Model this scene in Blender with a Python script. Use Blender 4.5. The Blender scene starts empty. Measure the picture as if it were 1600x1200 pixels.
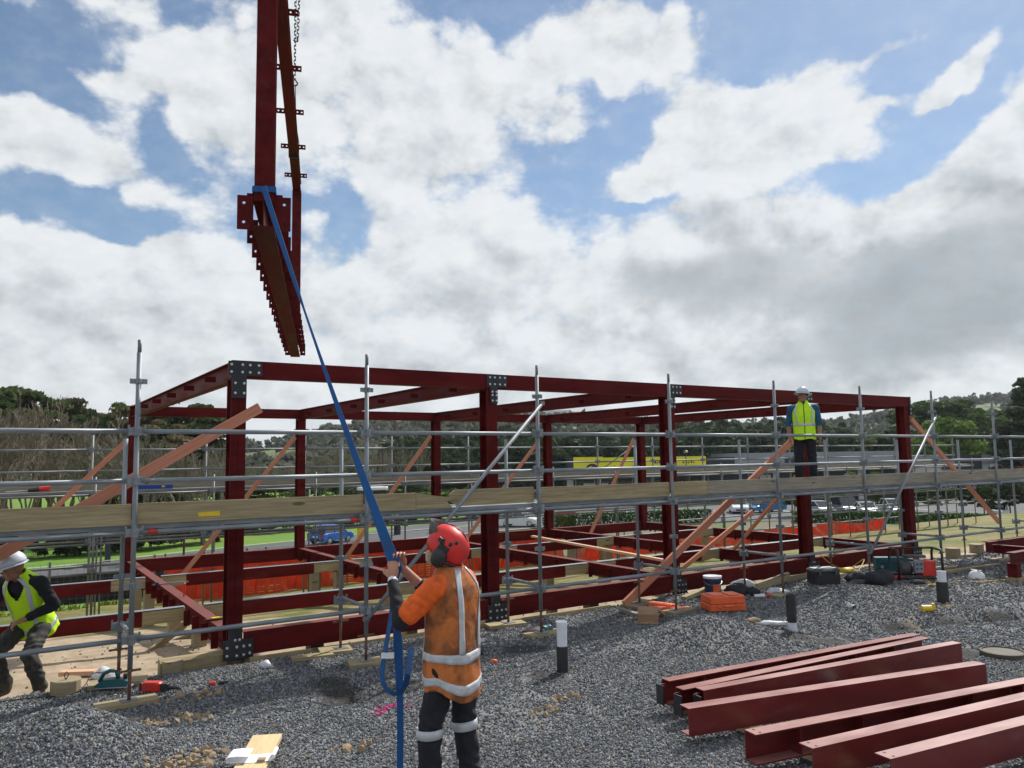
import bpy, bmesh, math, random
import numpy as np
from mathutils import Vector, Matrix, Euler
random.seed(7); RNG = np.random.default_rng(7)
SC = bpy.context.scene
COL = SC.collection

# ------------------------------------------------------------------ camera
CAM = Vector((-2.4334, -9.7125, 2.3000))
YAW, PITCH, ROLL, FPX = 0.5816043, 0.0953074, -0.0150428, 1225.7      # FPX: focal length in photo pixels (1600 wide)
FW = Vector((math.sin(YAW)*math.cos(PITCH), math.cos(YAW)*math.cos(PITCH), math.sin(PITCH)))
_rt = Vector((math.cos(YAW), -math.sin(YAW), 0)); _up = _rt.cross(FW)
RT = _rt*math.cos(ROLL) + _up*math.sin(ROLL); UP = _up*math.cos(ROLL) - _rt*math.sin(ROLL)
cd = bpy.data.cameras.new('camera'); cam = bpy.data.objects.new('camera', cd); COL.objects.link(cam)
cd.sensor_width = 36; cd.lens = FPX/1600*36; cd.clip_start = 0.05; cd.clip_end = 6000
cam.matrix_world = Matrix((( RT.x, UP.x, -FW.x, CAM.x), (RT.y, UP.y, -FW.y, CAM.y), (RT.z, UP.z, -FW.z, CAM.z), (0,0,0,1)))
SC.camera = cam
SC.render.resolution_x = 1024; SC.render.resolution_y = 768

# ------------------------------------------------------------------ light + exposure
SUN_AZ, SUN_EL, SUN_STRENGTH = math.radians(66), math.radians(45), 5.0
SKY_STRENGTH = 0.1
SC.view_settings.view_transform = 'Standard'; SC.view_settings.look = 'None'
SC.view_settings.gamma = 1.0; SC.view_settings.use_curve_mapping = False
SC.view_settings.exposure = 0.0
sd = bpy.data.lights.new('sun', 'SUN'); sun = bpy.data.objects.new('sun', sd); COL.objects.link(sun)
sd.energy = SUN_STRENGTH; sd.angle = math.radians(0.9); sd.color = (1.0, 0.955, 0.89)
_sv = Vector((math.sin(SUN_AZ)*math.cos(SUN_EL), math.cos(SUN_AZ)*math.cos(SUN_EL), math.sin(SUN_EL)))
sun.rotation_euler = _sv.to_track_quat('Z', 'Y').to_euler(); sun.location = (0, 0, 60)

# pixel helpers: a photo pixel is a direction, the distance comes from the surface it lies on
def ray(x, y):
    d = FW*FPX + RT*(x-800) - UP*(y-600); return d/d.dot(FW)
def at_z(x, y, z=0.0): d = ray(x, y); return CAM + d*((z-CAM.z)/d.z)
def at_y(x, y, Y): d = ray(x, y); return CAM + d*((Y-CAM.y)/d.y)
def at_x(x, y, X): d = ray(x, y); return CAM + d*((X-CAM.x)/d.x)
def at_d(x, y, D): return CAM + ray(x, y)*D

# ------------------------------------------------------------------ node helper
class G:
    def __init__(s, tree): s.t = tree; s.x = 0
    def n(s, typ, ins=None, **props):
        nd = s.t.nodes.new(typ); s.x += 40; nd.location = (s.x, 0)
        for k, v in props.items(): setattr(nd, k, v)
        for k, v in (ins or {}).items(): s.put(nd.inputs[k], v)
        return nd
    def put(s, sock, v):
        if isinstance(v, bpy.types.NodeSocket): s.t.links.new(v, sock)
        elif isinstance(v, bpy.types.Node): s.t.links.new(v.outputs[0], sock)
        else: sock.default_value = v
    def m(s, op, a, b=0.0, c=0.0, clamp=False):
        nd = s.n('ShaderNodeMath', operation=op, use_clamp=clamp)
        s.put(nd.inputs[0], a); s.put(nd.inputs[1], b); s.put(nd.inputs[2], c)
        return nd.outputs[0]
    def mr(s, v, a, b, c=0.0, d=1.0, smooth=True):
        nd = s.n('ShaderNodeMapRange', interpolation_type='SMOOTHSTEP' if smooth else 'LINEAR')
        for k, q in zip(('Value', 'From Min', 'From Max', 'To Min', 'To Max'), (v, a, b, c, d)): s.put(nd.inputs[k], q)
        return nd.outputs[0]
    def mix(s, f, a, b, blend='MIX'):
        nd = s.n('ShaderNodeMix', data_type='RGBA', blend_type=blend)
        s.put(nd.inputs[0], f)
        for i, q in ((6, a), (7, b)):
            if isinstance(q, (tuple, list)) and len(q) == 3: q = (*q, 1)
            s.put(nd.inputs[i], q)
        return nd.outputs[2]
    def noise(s, vec, scale, detail=3, rough=.55, out=0, **kw):
        nd = s.n('ShaderNodeTexNoise', {'Vector': vec, 'Scale': scale, 'Detail': detail, 'Roughness': rough}, **kw)
        return nd.outputs[out]
    def vm(s, op, a, b=None):
        nd = s.n('ShaderNodeVectorMath', operation=op); s.put(nd.inputs[0], a)
        if b is not None: s.put(nd.inputs[3] if op == 'SCALE' else nd.inputs[1], b)
        return nd.outputs[1] if op in ('LENGTH', 'DISTANCE', 'DOT_PRODUCT') else nd.outputs[0]

# ------------------------------------------------------------------ world: Nishita sky under broken cumulus
W = bpy.data.worlds.new('World'); SC.world = W; W.use_nodes = True
for nd in list(W.node_tree.nodes): W.node_tree.nodes.remove(nd)
g = G(W.node_tree)
sky = g.n('ShaderNodeTexSky', sky_type='NISHITA', sun_disc=False, sun_elevation=SUN_EL, sun_rotation=SUN_AZ,
          altitude=50.0, air_density=1.0, dust_density=.35, ozone_density=1.4)
dirv = g.n('ShaderNodeTexCoord').outputs['Generated']
sep = g.n('ShaderNodeSeparateXYZ', {0: dirv})
az = g.m('ARCTAN2', sep.outputs[0], sep.outputs[1]); el = g.m('ARCSINE', sep.outputs[2])
P0 = g.n('ShaderNodeCombineXYZ', {0: az, 1: el, 2: 0.0}).outputs[0]
def warp(P, scale, amt, detail=2):
    c = g.noise(P, scale, detail, .5, out=1, noise_dimensions='3D')
    return g.vm('ADD', P, g.vm('SCALE', g.vm('SUBTRACT', c, (.5, .5, .5)), amt))
P1 = warp(warp(P0, 6.0, .075), 19.0, .040, 6)
def azel(px, py):
    d = ray(px, py).normalized(); return math.atan2(d.x, d.y), math.asin(d.z)
def blob(px, py, rx, ry, rot=0.0, inner=0.0):
    a, e = azel(px, py); k = 1/math.cos(e)
    q = g.n('ShaderNodeMapping', {'Vector': P1, 'Location': (a, e, 0), 'Rotation': (0, 0, math.radians(rot)),
            'Scale': (rx/FPX*k, ry/FPX, 1)}, vector_type='TEXTURE')
    return g.mr(g.vm('LENGTH', q.outputs[0]), 1.0, inner, 0.0, 1.0)
def total(lst):
    s = None
    for w, b in lst:
        v = g.m('MULTIPLY', b, w); s = v if s is None else g.m('ADD', s, v)
    return s
PS = g.n('ShaderNodeMapping', {'Vector': P0, 'Scale': (1, 1.35, 1)}).outputs[0]
PW = warp(PS, 14.0, .018, 3)
def fbm(P): return g.noise(P, 4.2, 10, .56)
def billow(P):          # rounded heads of cumulus
    v = g.n('ShaderNodeTexVoronoi', {'Vector': P, 'Scale': 8.0, 'Detail': 3.0, 'Roughness': .5, 'Lacunarity': 2.4}, feature='F1', normalize=True, voronoi_dimensions='2D')
    return g.m('SUBTRACT', 1.0, v.outputs['Distance'])
SO = (.016, .030, 0)
F0 = g.m('MULTIPLY_ADD', billow(PW), .55, g.m('MULTIPLY', fbm(PS), .62)); F1 = g.m('MULTIPLY_ADD', billow(g.vm('ADD', PW, SO)), .55, g.m('MULTIPLY', fbm(g.vm('ADD', PS, SO)), .62))
F0 = g.m('SUBTRACT', F0, .16); F1 = g.m('SUBTRACT', F1, .16)
wisp = g.noise(g.n('ShaderNodeMapping', {'Vector': P0, 'Scale': (1, 1.6, 1)}).outputs[0], 26.0, 8, .62)
# gaps of blue (negative) and bodies of cloud (positive), read off the photograph as directions
cover = total([
    (-.62, blob(20, 50, 190, 90, 8)), (-.60, blob(110, 322, 240, 45, -6)), (-.45, blob(255, 215, 50, 100, 20)), (-.22, blob(300, 10, 160, 50, -20)),
    (-.25, blob(60, 150, 200, 25, 4)), (-.45, blob(545, 350, 55, 95, 15)), (-.30, blob(480, 300, 110, 30)), (-.60, blob(955, 205, 130, 70, 28)), (-.40, blob(905, 130, 60, 60)),
    (-.62, blob(1190, 50, 170, 110, 10)), (-.58, blob(1450, 70, 250, 120, 0)), (-.60, blob(1420, 225, 160, 50, 26)), (-.40, blob(1300, 270, 90, 40)), (-.60, blob(700, -50, 230, 60)), (-.6, blob(1300, -70, 600, 130)),
    (-.45, blob(915, 285, 85, 45, 0)), (-.34, blob(925, 470, 34, 55, 25)), (-.25, blob(1530, 487, 70, 12)), (-.38, blob(1010, 300, 110, 20, 6)), (-.22, blob(790, 40, 60, 60)),
    (.36, blob(690, 170, 250, 190, 5)), (.66, blob(975, 60, 190, 85, -8, .2)), (.62, blob(1200, 185, 270, 90, 14, .3)), (.48, blob(1040, 262, 150, 34, 6)),
    (.42, blob(80, 225, 200, 55, -14)), (.42, blob(330, 130, 190, 120, 0)), (.50, blob(200, 480, 460, 150, 4, .2)), (.45, blob(760, 430, 260, 130, 0)),
    (.95, blob(1540, 400, 420, 165, 27, .45)), (.60, blob(1150, 430, 330, 125, 0, .35)), (.42, blob(1500, 105, 85, 26, 24)), (.4, blob(1000, 570, 900, 80)), (.34, blob(1540, 90, 80, 30, 30)), (.30, blob(1390, 150, 60, 16, 14)), (.45, blob(1250, 55, 45, 45, 60)), (.40, blob(1390, 60, 110, 25, 12)), (.45, blob(1480, 140, 60, 18, 20)), (.35, blob(330, 60, 100, 60, 30)), (.3, blob(150, 110, 120, 25, 0)),
])
C0 = g.m('ADD', g.m('MULTIPLY_ADD', g.m('SUBTRACT', F0, .5), 1.9, .45), cover)
C0 = g.m('MULTIPLY_ADD', g.m('SUBTRACT', wisp, .5), .38, C0)
horizon = g.mr(el, .22, .02, 0, .35)
C0 = g.m('ADD', C0, horizon)
mask = g.m('MULTIPLY_ADD', g.mr(C0, .30, .62), .86, g.m('MULTIPLY', g.mr(C0, -.6, .30, .35, 1), g.mr(wisp, .36, .66, .05, .14)))
relief = g.m('MULTIPLY', g.m('SUBTRACT', F0, F1), 4.6)
gray = total([(.92, blob(1530, 430, 370, 125, 22, .35)), (.82, blob(1140, 440, 280, 85, 0, .3)), (.55, blob(1130, 330, 110, 55, 0)), (.40, blob(700, 260, 190, 60)), (.25, blob(1230, 200, 160, 40, 12)), (.25, blob(930, 110, 130, 45)),
              (.45, blob(760, 450, 190, 90)), (.22, blob(250, 530, 420, 80)), (.25, blob(800, 570, 1100, 60)), (.1, blob(100, 440, 300, 100)), (.2, blob(100, 240, 160, 35))])
relief = g.m('MULTIPLY', relief, g.mr(gray, .2, .9, 1.0, .25)); thick = g.mr(C0, .70, 1.6, 0, .30)
mott = g.m('MULTIPLY_ADD', g.m('SUBTRACT', g.noise(PS, 8.0, 8, .6), .5), 1.3, g.mr(el, .27, .06, -.05, .12))
shade = g.m('ADD', g.m('ADD', g.m('ADD', gray, thick), mott), g.m('MULTIPLY', relief, -1.1))
shade = g.mr(shade, -.40, 1.75)
K = 1/SKY_STRENGTH
ccol = g.mix(shade, (.86*K, .885*K, .905*K), (.35*K, .39*K, .415*K))
blue = g.mix(1.0, sky.outputs[0], (.84, .94, .99), 'MULTIPLY')
skycol = g.mix(mask, blue, ccol)
bg = g.n('ShaderNodeBackground', {0: skycol, 1: SKY_STRENGTH})
out = g.n('ShaderNodeOutputWorld', {0: bg.outputs[0]})
W.cycles.sampling_method = 'MANUAL'; W.cycles.sample_map_resolution = 512

# ------------------------------------------------------------------ mesh + object helpers
class MB:
    """collects geometry for ONE mesh object (local coordinates)"""
    def __init__(s): s.v = []; s.f = []; s.mi = []; s.cur = 0
    def add(s, vs, fs):
        b = len(s.v); s.v.extend([tuple(q) for q in vs]); s.f.extend([tuple(b+i for i in f) for f in fs]); s.mi.extend([s.cur]*len(fs)); return s
    def box(s, c, d, rz=0.0, M=None):
        hx, hy, hz = d[0]/2, d[1]/2, d[2]/2
        vs = [Vector((x, y, z)) for x in (-hx, hx) for y in (-hy, hy) for z in (-hz, hz)]
        R = M if M is not None else Matrix.Rotation(rz, 3, 'Z')
        vs = [R @ q + Vector(c) for q in vs]
        return s.add(vs, [(0,1,3,2), (4,6,7,5), (0,4,5,1), (2,3,7,6), (0,2,6,4), (1,5,7,3)])
    def span(s, a, b):      # box from corner to corner
        return s.box([(a[i]+b[i])/2 for i in range(3)], [abs(b[i]-a[i]) for i in range(3)])
    def bar(s, p0, p1, w, h, up=(0,0,1)):
        p0, p1 = Vector(p0), Vector(p1); x = (p1-p0); L = x.length; x.normalize()
        y = Vector(up).cross(x)
        if y.length < 1e-4: y = Vector((1, 0, 0)).cross(x)
        y.normalize(); z = x.cross(y)
        M = Matrix((x, y, z)).transposed()
        return s.box((p0+p1)/2, (L, w, h), M=M)
    def ring(s, c, x, y, rx, ry, n, ph=0.0):
        return [Vector(c)+x*(rx*math.cos(2*math.pi*i/n+ph))+y*(ry*math.sin(2*math.pi*i/n+ph)) for i in range(n)]
    def loft(s, rings, cap=True, closed=True):
        n = len(rings[0]); vs = [q for r in rings for q in r]; fs = []
        for k in range(len(rings)-1):
            for i in range(n if closed else n-1):
                j = (i+1) % n; fs.append((k*n+i, k*n+j, (k+1)*n+j, (k+1)*n+i))
        if cap and closed:
            fs.append(tuple(reversed(range(n)))); fs.append(tuple((len(rings)-1)*n+i for i in range(n)))
        return s.add(vs, fs)
    def tube(s, pts, r, n=8, cap=True):
        pts = [Vector(p) for p in pts]; rs = r if isinstance(r, (list, tuple)) else [r]*len(pts)
        rings = []; ref = None
        for k, p in enumerate(pts):
            d = (pts[min(k+1, len(pts)-1)]-pts[max(k-1, 0)]).normalized()
            if ref is None: ref = Vector((0,0,1)) if abs(d.z) < .9 else Vector((1,0,0))
            x = ref.cross(d)
            if x.length < 1e-5: x = Vector((0,1,0)).cross(d)
            x.normalize(); y = d.cross(x); ref = y
            rings.append(s.ring(p, x, y, rs[k], rs[k], n))
        return s.loft(rings, cap)
    def lathe(s, prof, n=16, c=(0,0,0), axis='z'):
        ax = {'z': (Vector((1,0,0)), Vector((0,1,0)), Vector((0,0,1))), 'x': (Vector((0,1,0)), Vector((0,0,1)), Vector((1,0,0))), 'y': (Vector((0,0,1)), Vector((1,0,0)), Vector((0,1,0)))}[axis]
        return s.loft([s.ring(Vector(c)+ax[2]*z, ax[0], ax[1], max(r, 1e-4), max(r, 1e-4), n) for r, z in prof])
    def prism(s, poly, a, b):     # poly: list of 3D points; extruded by vector a->b offset
        n = len(poly); p0 = [Vector(q)+Vector(a) for q in poly]; p1 = [Vector(q)+Vector(b) for q in poly]
        return s.add(p0+p1, [tuple(reversed(range(n))), tuple(range(n, 2*n))] + [(i, (i+1) % n, n+(i+1) % n, n+i) for i in range(n)])
    def ell(s, c, r, n=12, m=8, M=None):
        rings = []
        for k in range(m+1):
            t = math.pi*k/m; rr = max(math.sin(t), .02)
            ring = [Vector((r[0]*rr*math.cos(2*math.pi*i/n), r[1]*rr*math.sin(2*math.pi*i/n), -r[2]*math.cos(t))) for i in range(n)]
            rings.append([(M @ q if M is not None else q)+Vector(c) for q in ring])
        return s.loft(rings)
    def ibeam(s, L, d, b, tf=.011, tw=.008, x0=0.0):     # along local +X, z up, centred on y and with the TOP at z=0
        s.box((x0+L/2, 0, -tf/2), (L, b, tf)); s.box((x0+L/2, 0, -d+tf/2), (L, b, tf)); s.box((x0+L/2, 0, -d/2), (L, tw, d-2*tf))
        return s
    def channel(s, L, d, b, back=-1, tf=.011, tw=.009):  # along local +X, top at z=0, web on the side y = back*b/2
        s.box((L/2, 0, -tf/2), (L, b, tf)); s.box((L/2, 0, -d+tf/2), (L, b, tf)); s.box((L/2, back*(b/2-tw/2), -d/2), (L, tw, d-2*tf))
        return s
    def mesh(s, name, smooth=False):
        me = bpy.data.meshes.new(name); me.from_pydata(s.v, [], s.f)
        if any(s.mi): me.polygons.foreach_set('material_index', s.mi)
        if smooth: me.polygons.foreach_set('use_smooth', [True]*len(me.polygons))
        me.update(); return me
    def build(s, name, mat, parent=None, loc=None, smooth=False, M=None):
        me = s.mesh(name, smooth)
        return put(name, me, mat, parent, loc, M)

LOCM = {}
def put(name, me, mat, parent=None, loc=None, M=None):
    if mat is not None and len(me.materials) == 0:
        for q in (mat if isinstance(mat, (list, tuple)) else [mat]): me.materials.append(q)
    o = bpy.data.objects.new(name, me); COL.objects.link(o)
    if parent is not None: o.parent = parent
    if M is not None: LOCM[o.name] = M; o.matrix_local = M
    elif loc is not None: o.location = loc
    return o
def tag(o, label, cat, group=None):
    o['label'] = label; o['category'] = cat
    if group: o['group'] = group
    return o
def thing(name, label, cat, loc=(0,0,0), rotz=0.0, group=None):
    o = bpy.data.objects.new(name, None); COL.objects.link(o); o.empty_display_size = .2
    o.location = loc; o.rotation_euler = (0, 0, rotz)
    return tag(o, label, cat, group)
def structure(o): o['kind'] = 'structure'; return o
def stuff(o): o['kind'] = 'stuff'; return o
def dup(o, parent=None, **kw):
    c = o.copy(); COL.objects.link(c); c.parent = parent
    for ch in o.children: dup(ch, c)
    return c
def axis_matrix(p0, p1, up=(0,0,1), off=(0,0,0)):
    p0, p1 = Vector(p0), Vector(p1); x = (p1-p0); L = x.length; x.normalize()
    y = Vector(up).cross(x)
    if y.length < 1e-4: y = Vector((0, 1, 0))
    y.normalize(); z = x.cross(y); p0 = p0 - Vector(off)
    return Matrix(((x.x, y.x, z.x, p0.x), (x.y, y.y, z.y, p0.y), (x.z, y.z, z.z, p0.z), (0,0,0,1))), L
_cache = {}
def cached(key, fn):
    if key not in _cache: _cache[key] = fn()
    return _cache[key]
def stick(name, p0, p1, w, h, mat, parent=None, up=(0,0,1), off=None):
    """rectangular timber / plate along its own local X (so grain follows the piece)"""
    off = off if off is not None else (parent.location if parent else (0,0,0))
    M, L = axis_matrix(p0, p1, up, off); L = round(L, 3)
    def mk():
        m = MB().box((L/2, 0, 0), (L, w, h)).mesh(name); m.materials.append(mat); return m
    return put(name, cached((name, L, round(w,4), round(h,4), mat.name), mk), mat, parent, M=M)
def pipe(name, p0, p1, r, mat, parent=None, n=10, off=None):
    off = off if off is not None else (parent.location if parent else (0,0,0))
    M, L = axis_matrix(p0, p1, (0,0,1), off); L = round(L, 3)
    def mk():
        b = MB(); X, Y = Vector((0,1,0)), Vector((0,0,1))
        b.loft([b.ring((0,0,0), X, Y, r, r, n), b.ring((L,0,0), X, Y, r, r, n)])
        m = b.mesh(name, True); m.materials.append(mat); return m
    return put(name, cached((name, L, r, n, mat.name), mk), mat, parent, M=M)
def ibeam_obj(name, p0, p1, d, b, mat, parent=None, up=(0,0,1), off=None, tf=.011, tw=.008):
    off = off if off is not None else (parent.location if parent else (0,0,0))
    M, L = axis_matrix(p0, p1, up, off); L = round(L, 3)
    def mk():
        m = MB().ibeam(L, d, b, tf, tw).mesh(name); m.materials.append(mat); return m
    return put(name, cached((name, L, d, b, mat.name), mk), mat, parent, M=M)

def channel_obj(name, p0, p1, d, b, mat, parent, back=-1):
    M, L = axis_matrix(p0, p1, (0,0,1), parent.location); L = round(L, 3)
    def mk():
        m = MB().channel(L, d, b, back).mesh(name); m.materials.append(mat); return m
    return put(name, cached((name, 'channel', L, d, b, mat.name, back), mk), mat, parent, M=M)

# ------------------------------------------------------------------ materials
def mat(name, col, rough=.6, metal=0.0, var=.2, scale=6.0, bump=0.0, bscale=60.0, dirt=None, dirt_amt=.5, dirt_scale=3.0, stretch=(1,1,1), coord='Object', spec=.5, col2=None, detail=4, dlo=.5, dhi=.72, top_sheen=None, sheen_amt=.6):
    m = bpy.data.materials.new(name); m.use_nodes = True; t = m.node_tree
    g = G(t); b = t.nodes['Principled BSDF']
    tc = g.n('ShaderNodeTexCoord'); src = tc.outputs['Object']
    if coord == 'World': src = g.n('ShaderNodeNewGeometry').outputs['Position']
    rnd = g.n('ShaderNodeObjectInfo').outputs['Random']
    src = g.n('ShaderNodeMapping', {'Vector': src, 'Scale': stretch, 'Location': (0,0,0)}).outputs[0]
    if coord != 'World': src = g.vm('ADD', src, g.n('ShaderNodeCombineXYZ', {0: g.m('MULTIPLY', rnd, 37.0), 1: g.m('MULTIPLY', rnd, 11.0), 2: 0.0}).outputs[0])
    n = g.noise(src, scale, detail, .6)
    c2 = col2 if col2 else tuple(q*(1-var) for q in col); c1 = col if col2 else tuple(min(1, q*(1+var)) for q in col)
    c = g.mix(g.mr(n, .3, .7), c2, c1)
    if dirt:
        dn = g.noise(src, dirt_scale, 5, .65)
        c = g.mix(g.m('MULTIPLY', g.mr(dn, dlo, dhi), dirt_amt), c, dirt)
    if top_sheen:                                        # sun and sky sheen painted as a paler colour on upward faces
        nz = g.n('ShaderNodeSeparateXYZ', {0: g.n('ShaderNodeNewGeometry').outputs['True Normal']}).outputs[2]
        c = g.mix(g.m('MULTIPLY', g.mr(nz, .7, .95), g.mr(n, .2, .8, sheen_amt*.7, sheen_amt)), c, top_sheen)
    t.links.new(c, b.inputs['Base Color'])
    b.inputs['Roughness'].default_value = rough; b.inputs['Metallic'].default_value = metal
    if rough > .05: g.put(b.inputs['Roughness'], g.mr(n, .25, .75, max(0, rough-.1), min(1, rough+.1)))
    b.inputs['Specular IOR Level'].default_value = spec
    if bump:
        bn = g.noise(src, bscale, 4, .6)
        bp = g.n('ShaderNodeBump', {'Height': bn, 'Strength': bump, 'Distance': .01})
        t.links.new(bp.outputs[0], b.inputs['Normal'])
    return m
def wood(name, c1, c2, rough=.75, knot=True, grey=None):
    m = bpy.data.materials.new(name); m.use_nodes = True; t = m.node_tree; g = G(t); b = t.nodes['Principled BSDF']
    tc = g.n('ShaderNodeTexCoord'); rnd = g.n('ShaderNodeObjectInfo').outputs['Random']
    src = g.vm('ADD', tc.outputs['Object'], g.n('ShaderNodeCombineXYZ', {0: g.m('MULTIPLY', rnd, 53.0), 1: rnd, 2: rnd}).outputs[0])
    st = g.n('ShaderNodeMapping', {'Vector': src, 'Scale': (1.2, 26, 26)}).outputs[0]
    n = g.noise(st, 1.7, 8, .68)
    c = g.mix(g.mr(n, .3, .7), c1, c2)
    big = g.noise(g.n('ShaderNodeMapping', {'Vector': src, 'Scale': (.6, 2, 2)}).outputs[0], 2.0, 4, .6)
    c = g.mix(g.mr(big, .45, .75, 0, .45), c, grey if grey else tuple(q*.62 for q in c1))
    if knot:
        v = g.n('ShaderNodeTexVoronoi', {'Vector': g.n('ShaderNodeMapping', {'Vector': src, 'Scale': (1.4, 5, 5)}).outputs[0], 'Scale': 1.0})
        c = g.mix(g.mr(v.outputs[0], .13, .07, 0, .75), c, tuple(q*.25 for q in c1))
    t.links.new(c, b.inputs['Base Color']); b.inputs['Roughness'].default_value = rough; b.inputs['Specular IOR Level'].default_value = .25
    bp = g.n('ShaderNodeBump', {'Height': n, 'Strength': .25, 'Distance': .004}); t.links.new(bp.outputs[0], b.inputs['Normal'])
    return m
M_ = {}
M_['oxide'] = mat('red_oxide_primer', (.100, .0108, .0115), .50, 0, .25, 1.6, .05, 90, dirt=(.115, .034, .032), dirt_amt=.45, dirt_scale=2.6, stretch=(.6, 3, 3), spec=.05, top_sheen=(.27, .12, .105), sheen_amt=.55)
M_['oxide_dust_sheen'] = mat('red_oxide_primer_dust_sheen', (.135, .0125, .0130), .36, 0, .2, 1.4, .05, 90, dirt=(.19, .055, .05), dirt_amt=.55, dirt_scale=3.2, stretch=(.7, 3, 3), spec=.5, top_sheen=(.38, .18, .155), sheen_amt=.75)  # pale pink top colour paints the sheen of sun and sky
M_['plate'] = mat('black_steel_plate', (.018, .021, .026), .5, .1, .3, 9, .05, 60, dirt=(.05, .055, .06), dirt_amt=.5)
M_['zinc'] = mat('zinc_bolt', (.55, .57, .60), .35, .8, .1, 30)
M_['galv'] = mat('galvanised_steel', (.235, .262, .285), .52, .25, .22, 7, .04, 120, dirt=(.14, .15, .16), dirt_amt=.6, dirt_scale=2.5, stretch=(.5, 3, 3))
M_['galv_old'] = mat('weathered_galvanised_steel', (.20, .213, .222), .55, .25, .25, 7, .05, 120, dirt=(.16, .13, .10), dirt_amt=.6, dirt_scale=2.2, stretch=(.5, 3, 3))
M_['rust'] = mat('rusty_jack', (.16, .085, .055), .75, .2, .35, 18, .1, 80, dirt=(.25, .24, .23), dirt_amt=.6, dirt_scale=6)
M_['pine'] = wood('treated_pine', (.25, .195, .105), (.43, .355, .21), grey=(.24, .205, .14))
M_['pine_grey'] = wood('weathered_pine', (.21, .185, .14), (.36, .325, .255), grey=(.17, .15, .12))
M_['pine_fresh'] = wood('fresh_pine', (.60, .46, .25), (.70, .56, .33), grey=(.52, .39, .20))
M_['stain'] = wood('pink_stained_timber', (.47, .185, .115), (.60, .265, .17), grey=(.40, .155, .095), knot=False)
M_['stain_pale'] = wood('pale_pink_timber', (.58, .34, .22), (.68, .43, .29), grey=(.50, .27, .17), knot=False)
M_['pile'] = wood('timber_pile', (.30, .245, .15), (.38, .31, .20), grey=(.20, .165, .11))
M_['pile_dark'] = wood('wet_timber', (.085, .075, .055), (.12, .10, .075), grey=(.06, .052, .042))
M_['rubber'] = mat('black_rubber', (.018, .018, .02), .7, 0, .3, 20)
M_['black'] = mat('black_plastic', (.022, .023, .026), .45, 0, .3, 14)
M_['dark'] = mat('dark_grey_plastic', (.06, .063, .07), .5, 0, .25, 10)
M_['white_plastic'] = mat('white_plastic', (.78, .80, .83), .35, 0, .06, 9, dirt=(.50, .50, .48), dirt_amt=.3)
M_['pvc'] = mat('white_pvc', (.70, .74, .80), .3, 0, .05, 9, dirt=(.45, .45, .45), dirt_amt=.3)
M_['orange_plastic'] = mat('orange_plastic', (.78, .13, .035), .45, 0, .12, 9, dirt=(.45, .16, .09), dirt_amt=.4)
M_['red_plastic'] = mat('red_plastic', (.60, .03, .018), .4, 0, .12, 9, dirt=(.2, .05, .04), dirt_amt=.4)
M_['yellow_plastic'] = mat('yellow_plastic', (.80, .52, .015), .45, 0, .1, 9)
M_['teal'] = mat('teal_plastic', (.012, .10, .115), .42, 0, .2, 9)
M_['navy'] = mat('navy_plastic', (.02, .03, .085), .35, 0, .15, 9)
M_['blue_web'] = mat('blue_webbing', (.007, .085, .27), .75, 0, .2, 40, .35, 300, dirt=(.015, .06, .15), dirt_amt=.5, dirt_scale=5)
M_['green_web'] = mat('dark_green_webbing', (.008, .06, .05), .75, 0, .2, 40)
M_['chain'] = mat('dark_chain_steel', (.045, .05, .06), .45, .7, .3, 30)
M_['cardboard'] = mat('brown_cardboard', (.33, .21, .13), .85, 0, .15, 9, dirt=(.22, .15, .1), dirt_amt=.4)
M_['paper'] = mat('white_paper', (.80, .81, .84), .7, 0, .04, 9)
M_['bag'] = mat('clear_plastic_bag', (.62, .64, .67), .25, 0, .15, 12, .5, 25)
M_['rag'] = mat('dark_fabric', (.03, .032, .04), .9, 0, .4, 14, .5, 60)
M_['rag2'] = mat('dusty_fabric', (.14, .11, .12), .9, 0, .5, 9, .5, 60)
M_['copper_cord'] = mat('yellow_cable', (.62, .40, .02), .5, 0, .1, 9)
M_['black_cord'] = mat('black_cable', (.02, .02, .022), .5, 0, .1, 9)
M_['glass'] = mat('dark_window_glass', (.02, .025, .03), .06, 0, .2, 3, spec=.9)
M_['tape_red'] = mat('red_tape', (.55, .03, .03), .5, 0, .1, 9)
M_['tag_yellow'] = mat('yellow_tag', (.75, .50, .02), .5, 0, .1, 9)
M_['level_blue'] = mat('blue_aluminium', (.01, .06, .33), .4, .2, .1, 9)
# ================================================================== GROUND
def sst(a, b, x):
    t = np.clip((x-a)/(b-a), 0, 1); return t*t*(3-2*t)
_pw = np.random.default_rng(3)
_waves = [(_pw.uniform(-1, 1), _pw.uniform(-1, 1), _pw.uniform(0, 6.28)) for _ in range(24)]
def wav(x, y, f, i0=0, n=8):
    s = 0
    for (a, b, p) in _waves[i0:i0+n]: s = s + np.sin(f*(a*x+b*y)*2+p)
    return s/n
def bump2(x, y, c, r, h, r2=None, ang=0.0):
    dx, dy = x-c[0], y-c[1]; ca, sa = math.cos(ang), math.sin(ang)
    u, v = dx*ca+dy*sa, -dx*sa+dy*ca
    return h*np.exp(-((u/r)**2+(v/(r2 or r))**2))
MOUND_A = at_z(75, 1165, .12); MOUND_B = at_z(1095, 985, .10); MOUND_C = at_z(1335, 925, .1); PIT = at_z(545, 1092, -.05)
TR0, TR1 = at_z(1330, 985, 0), at_z(1600, 960, 0); MOUND_D = at_z(1390, 940, .05)
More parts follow.
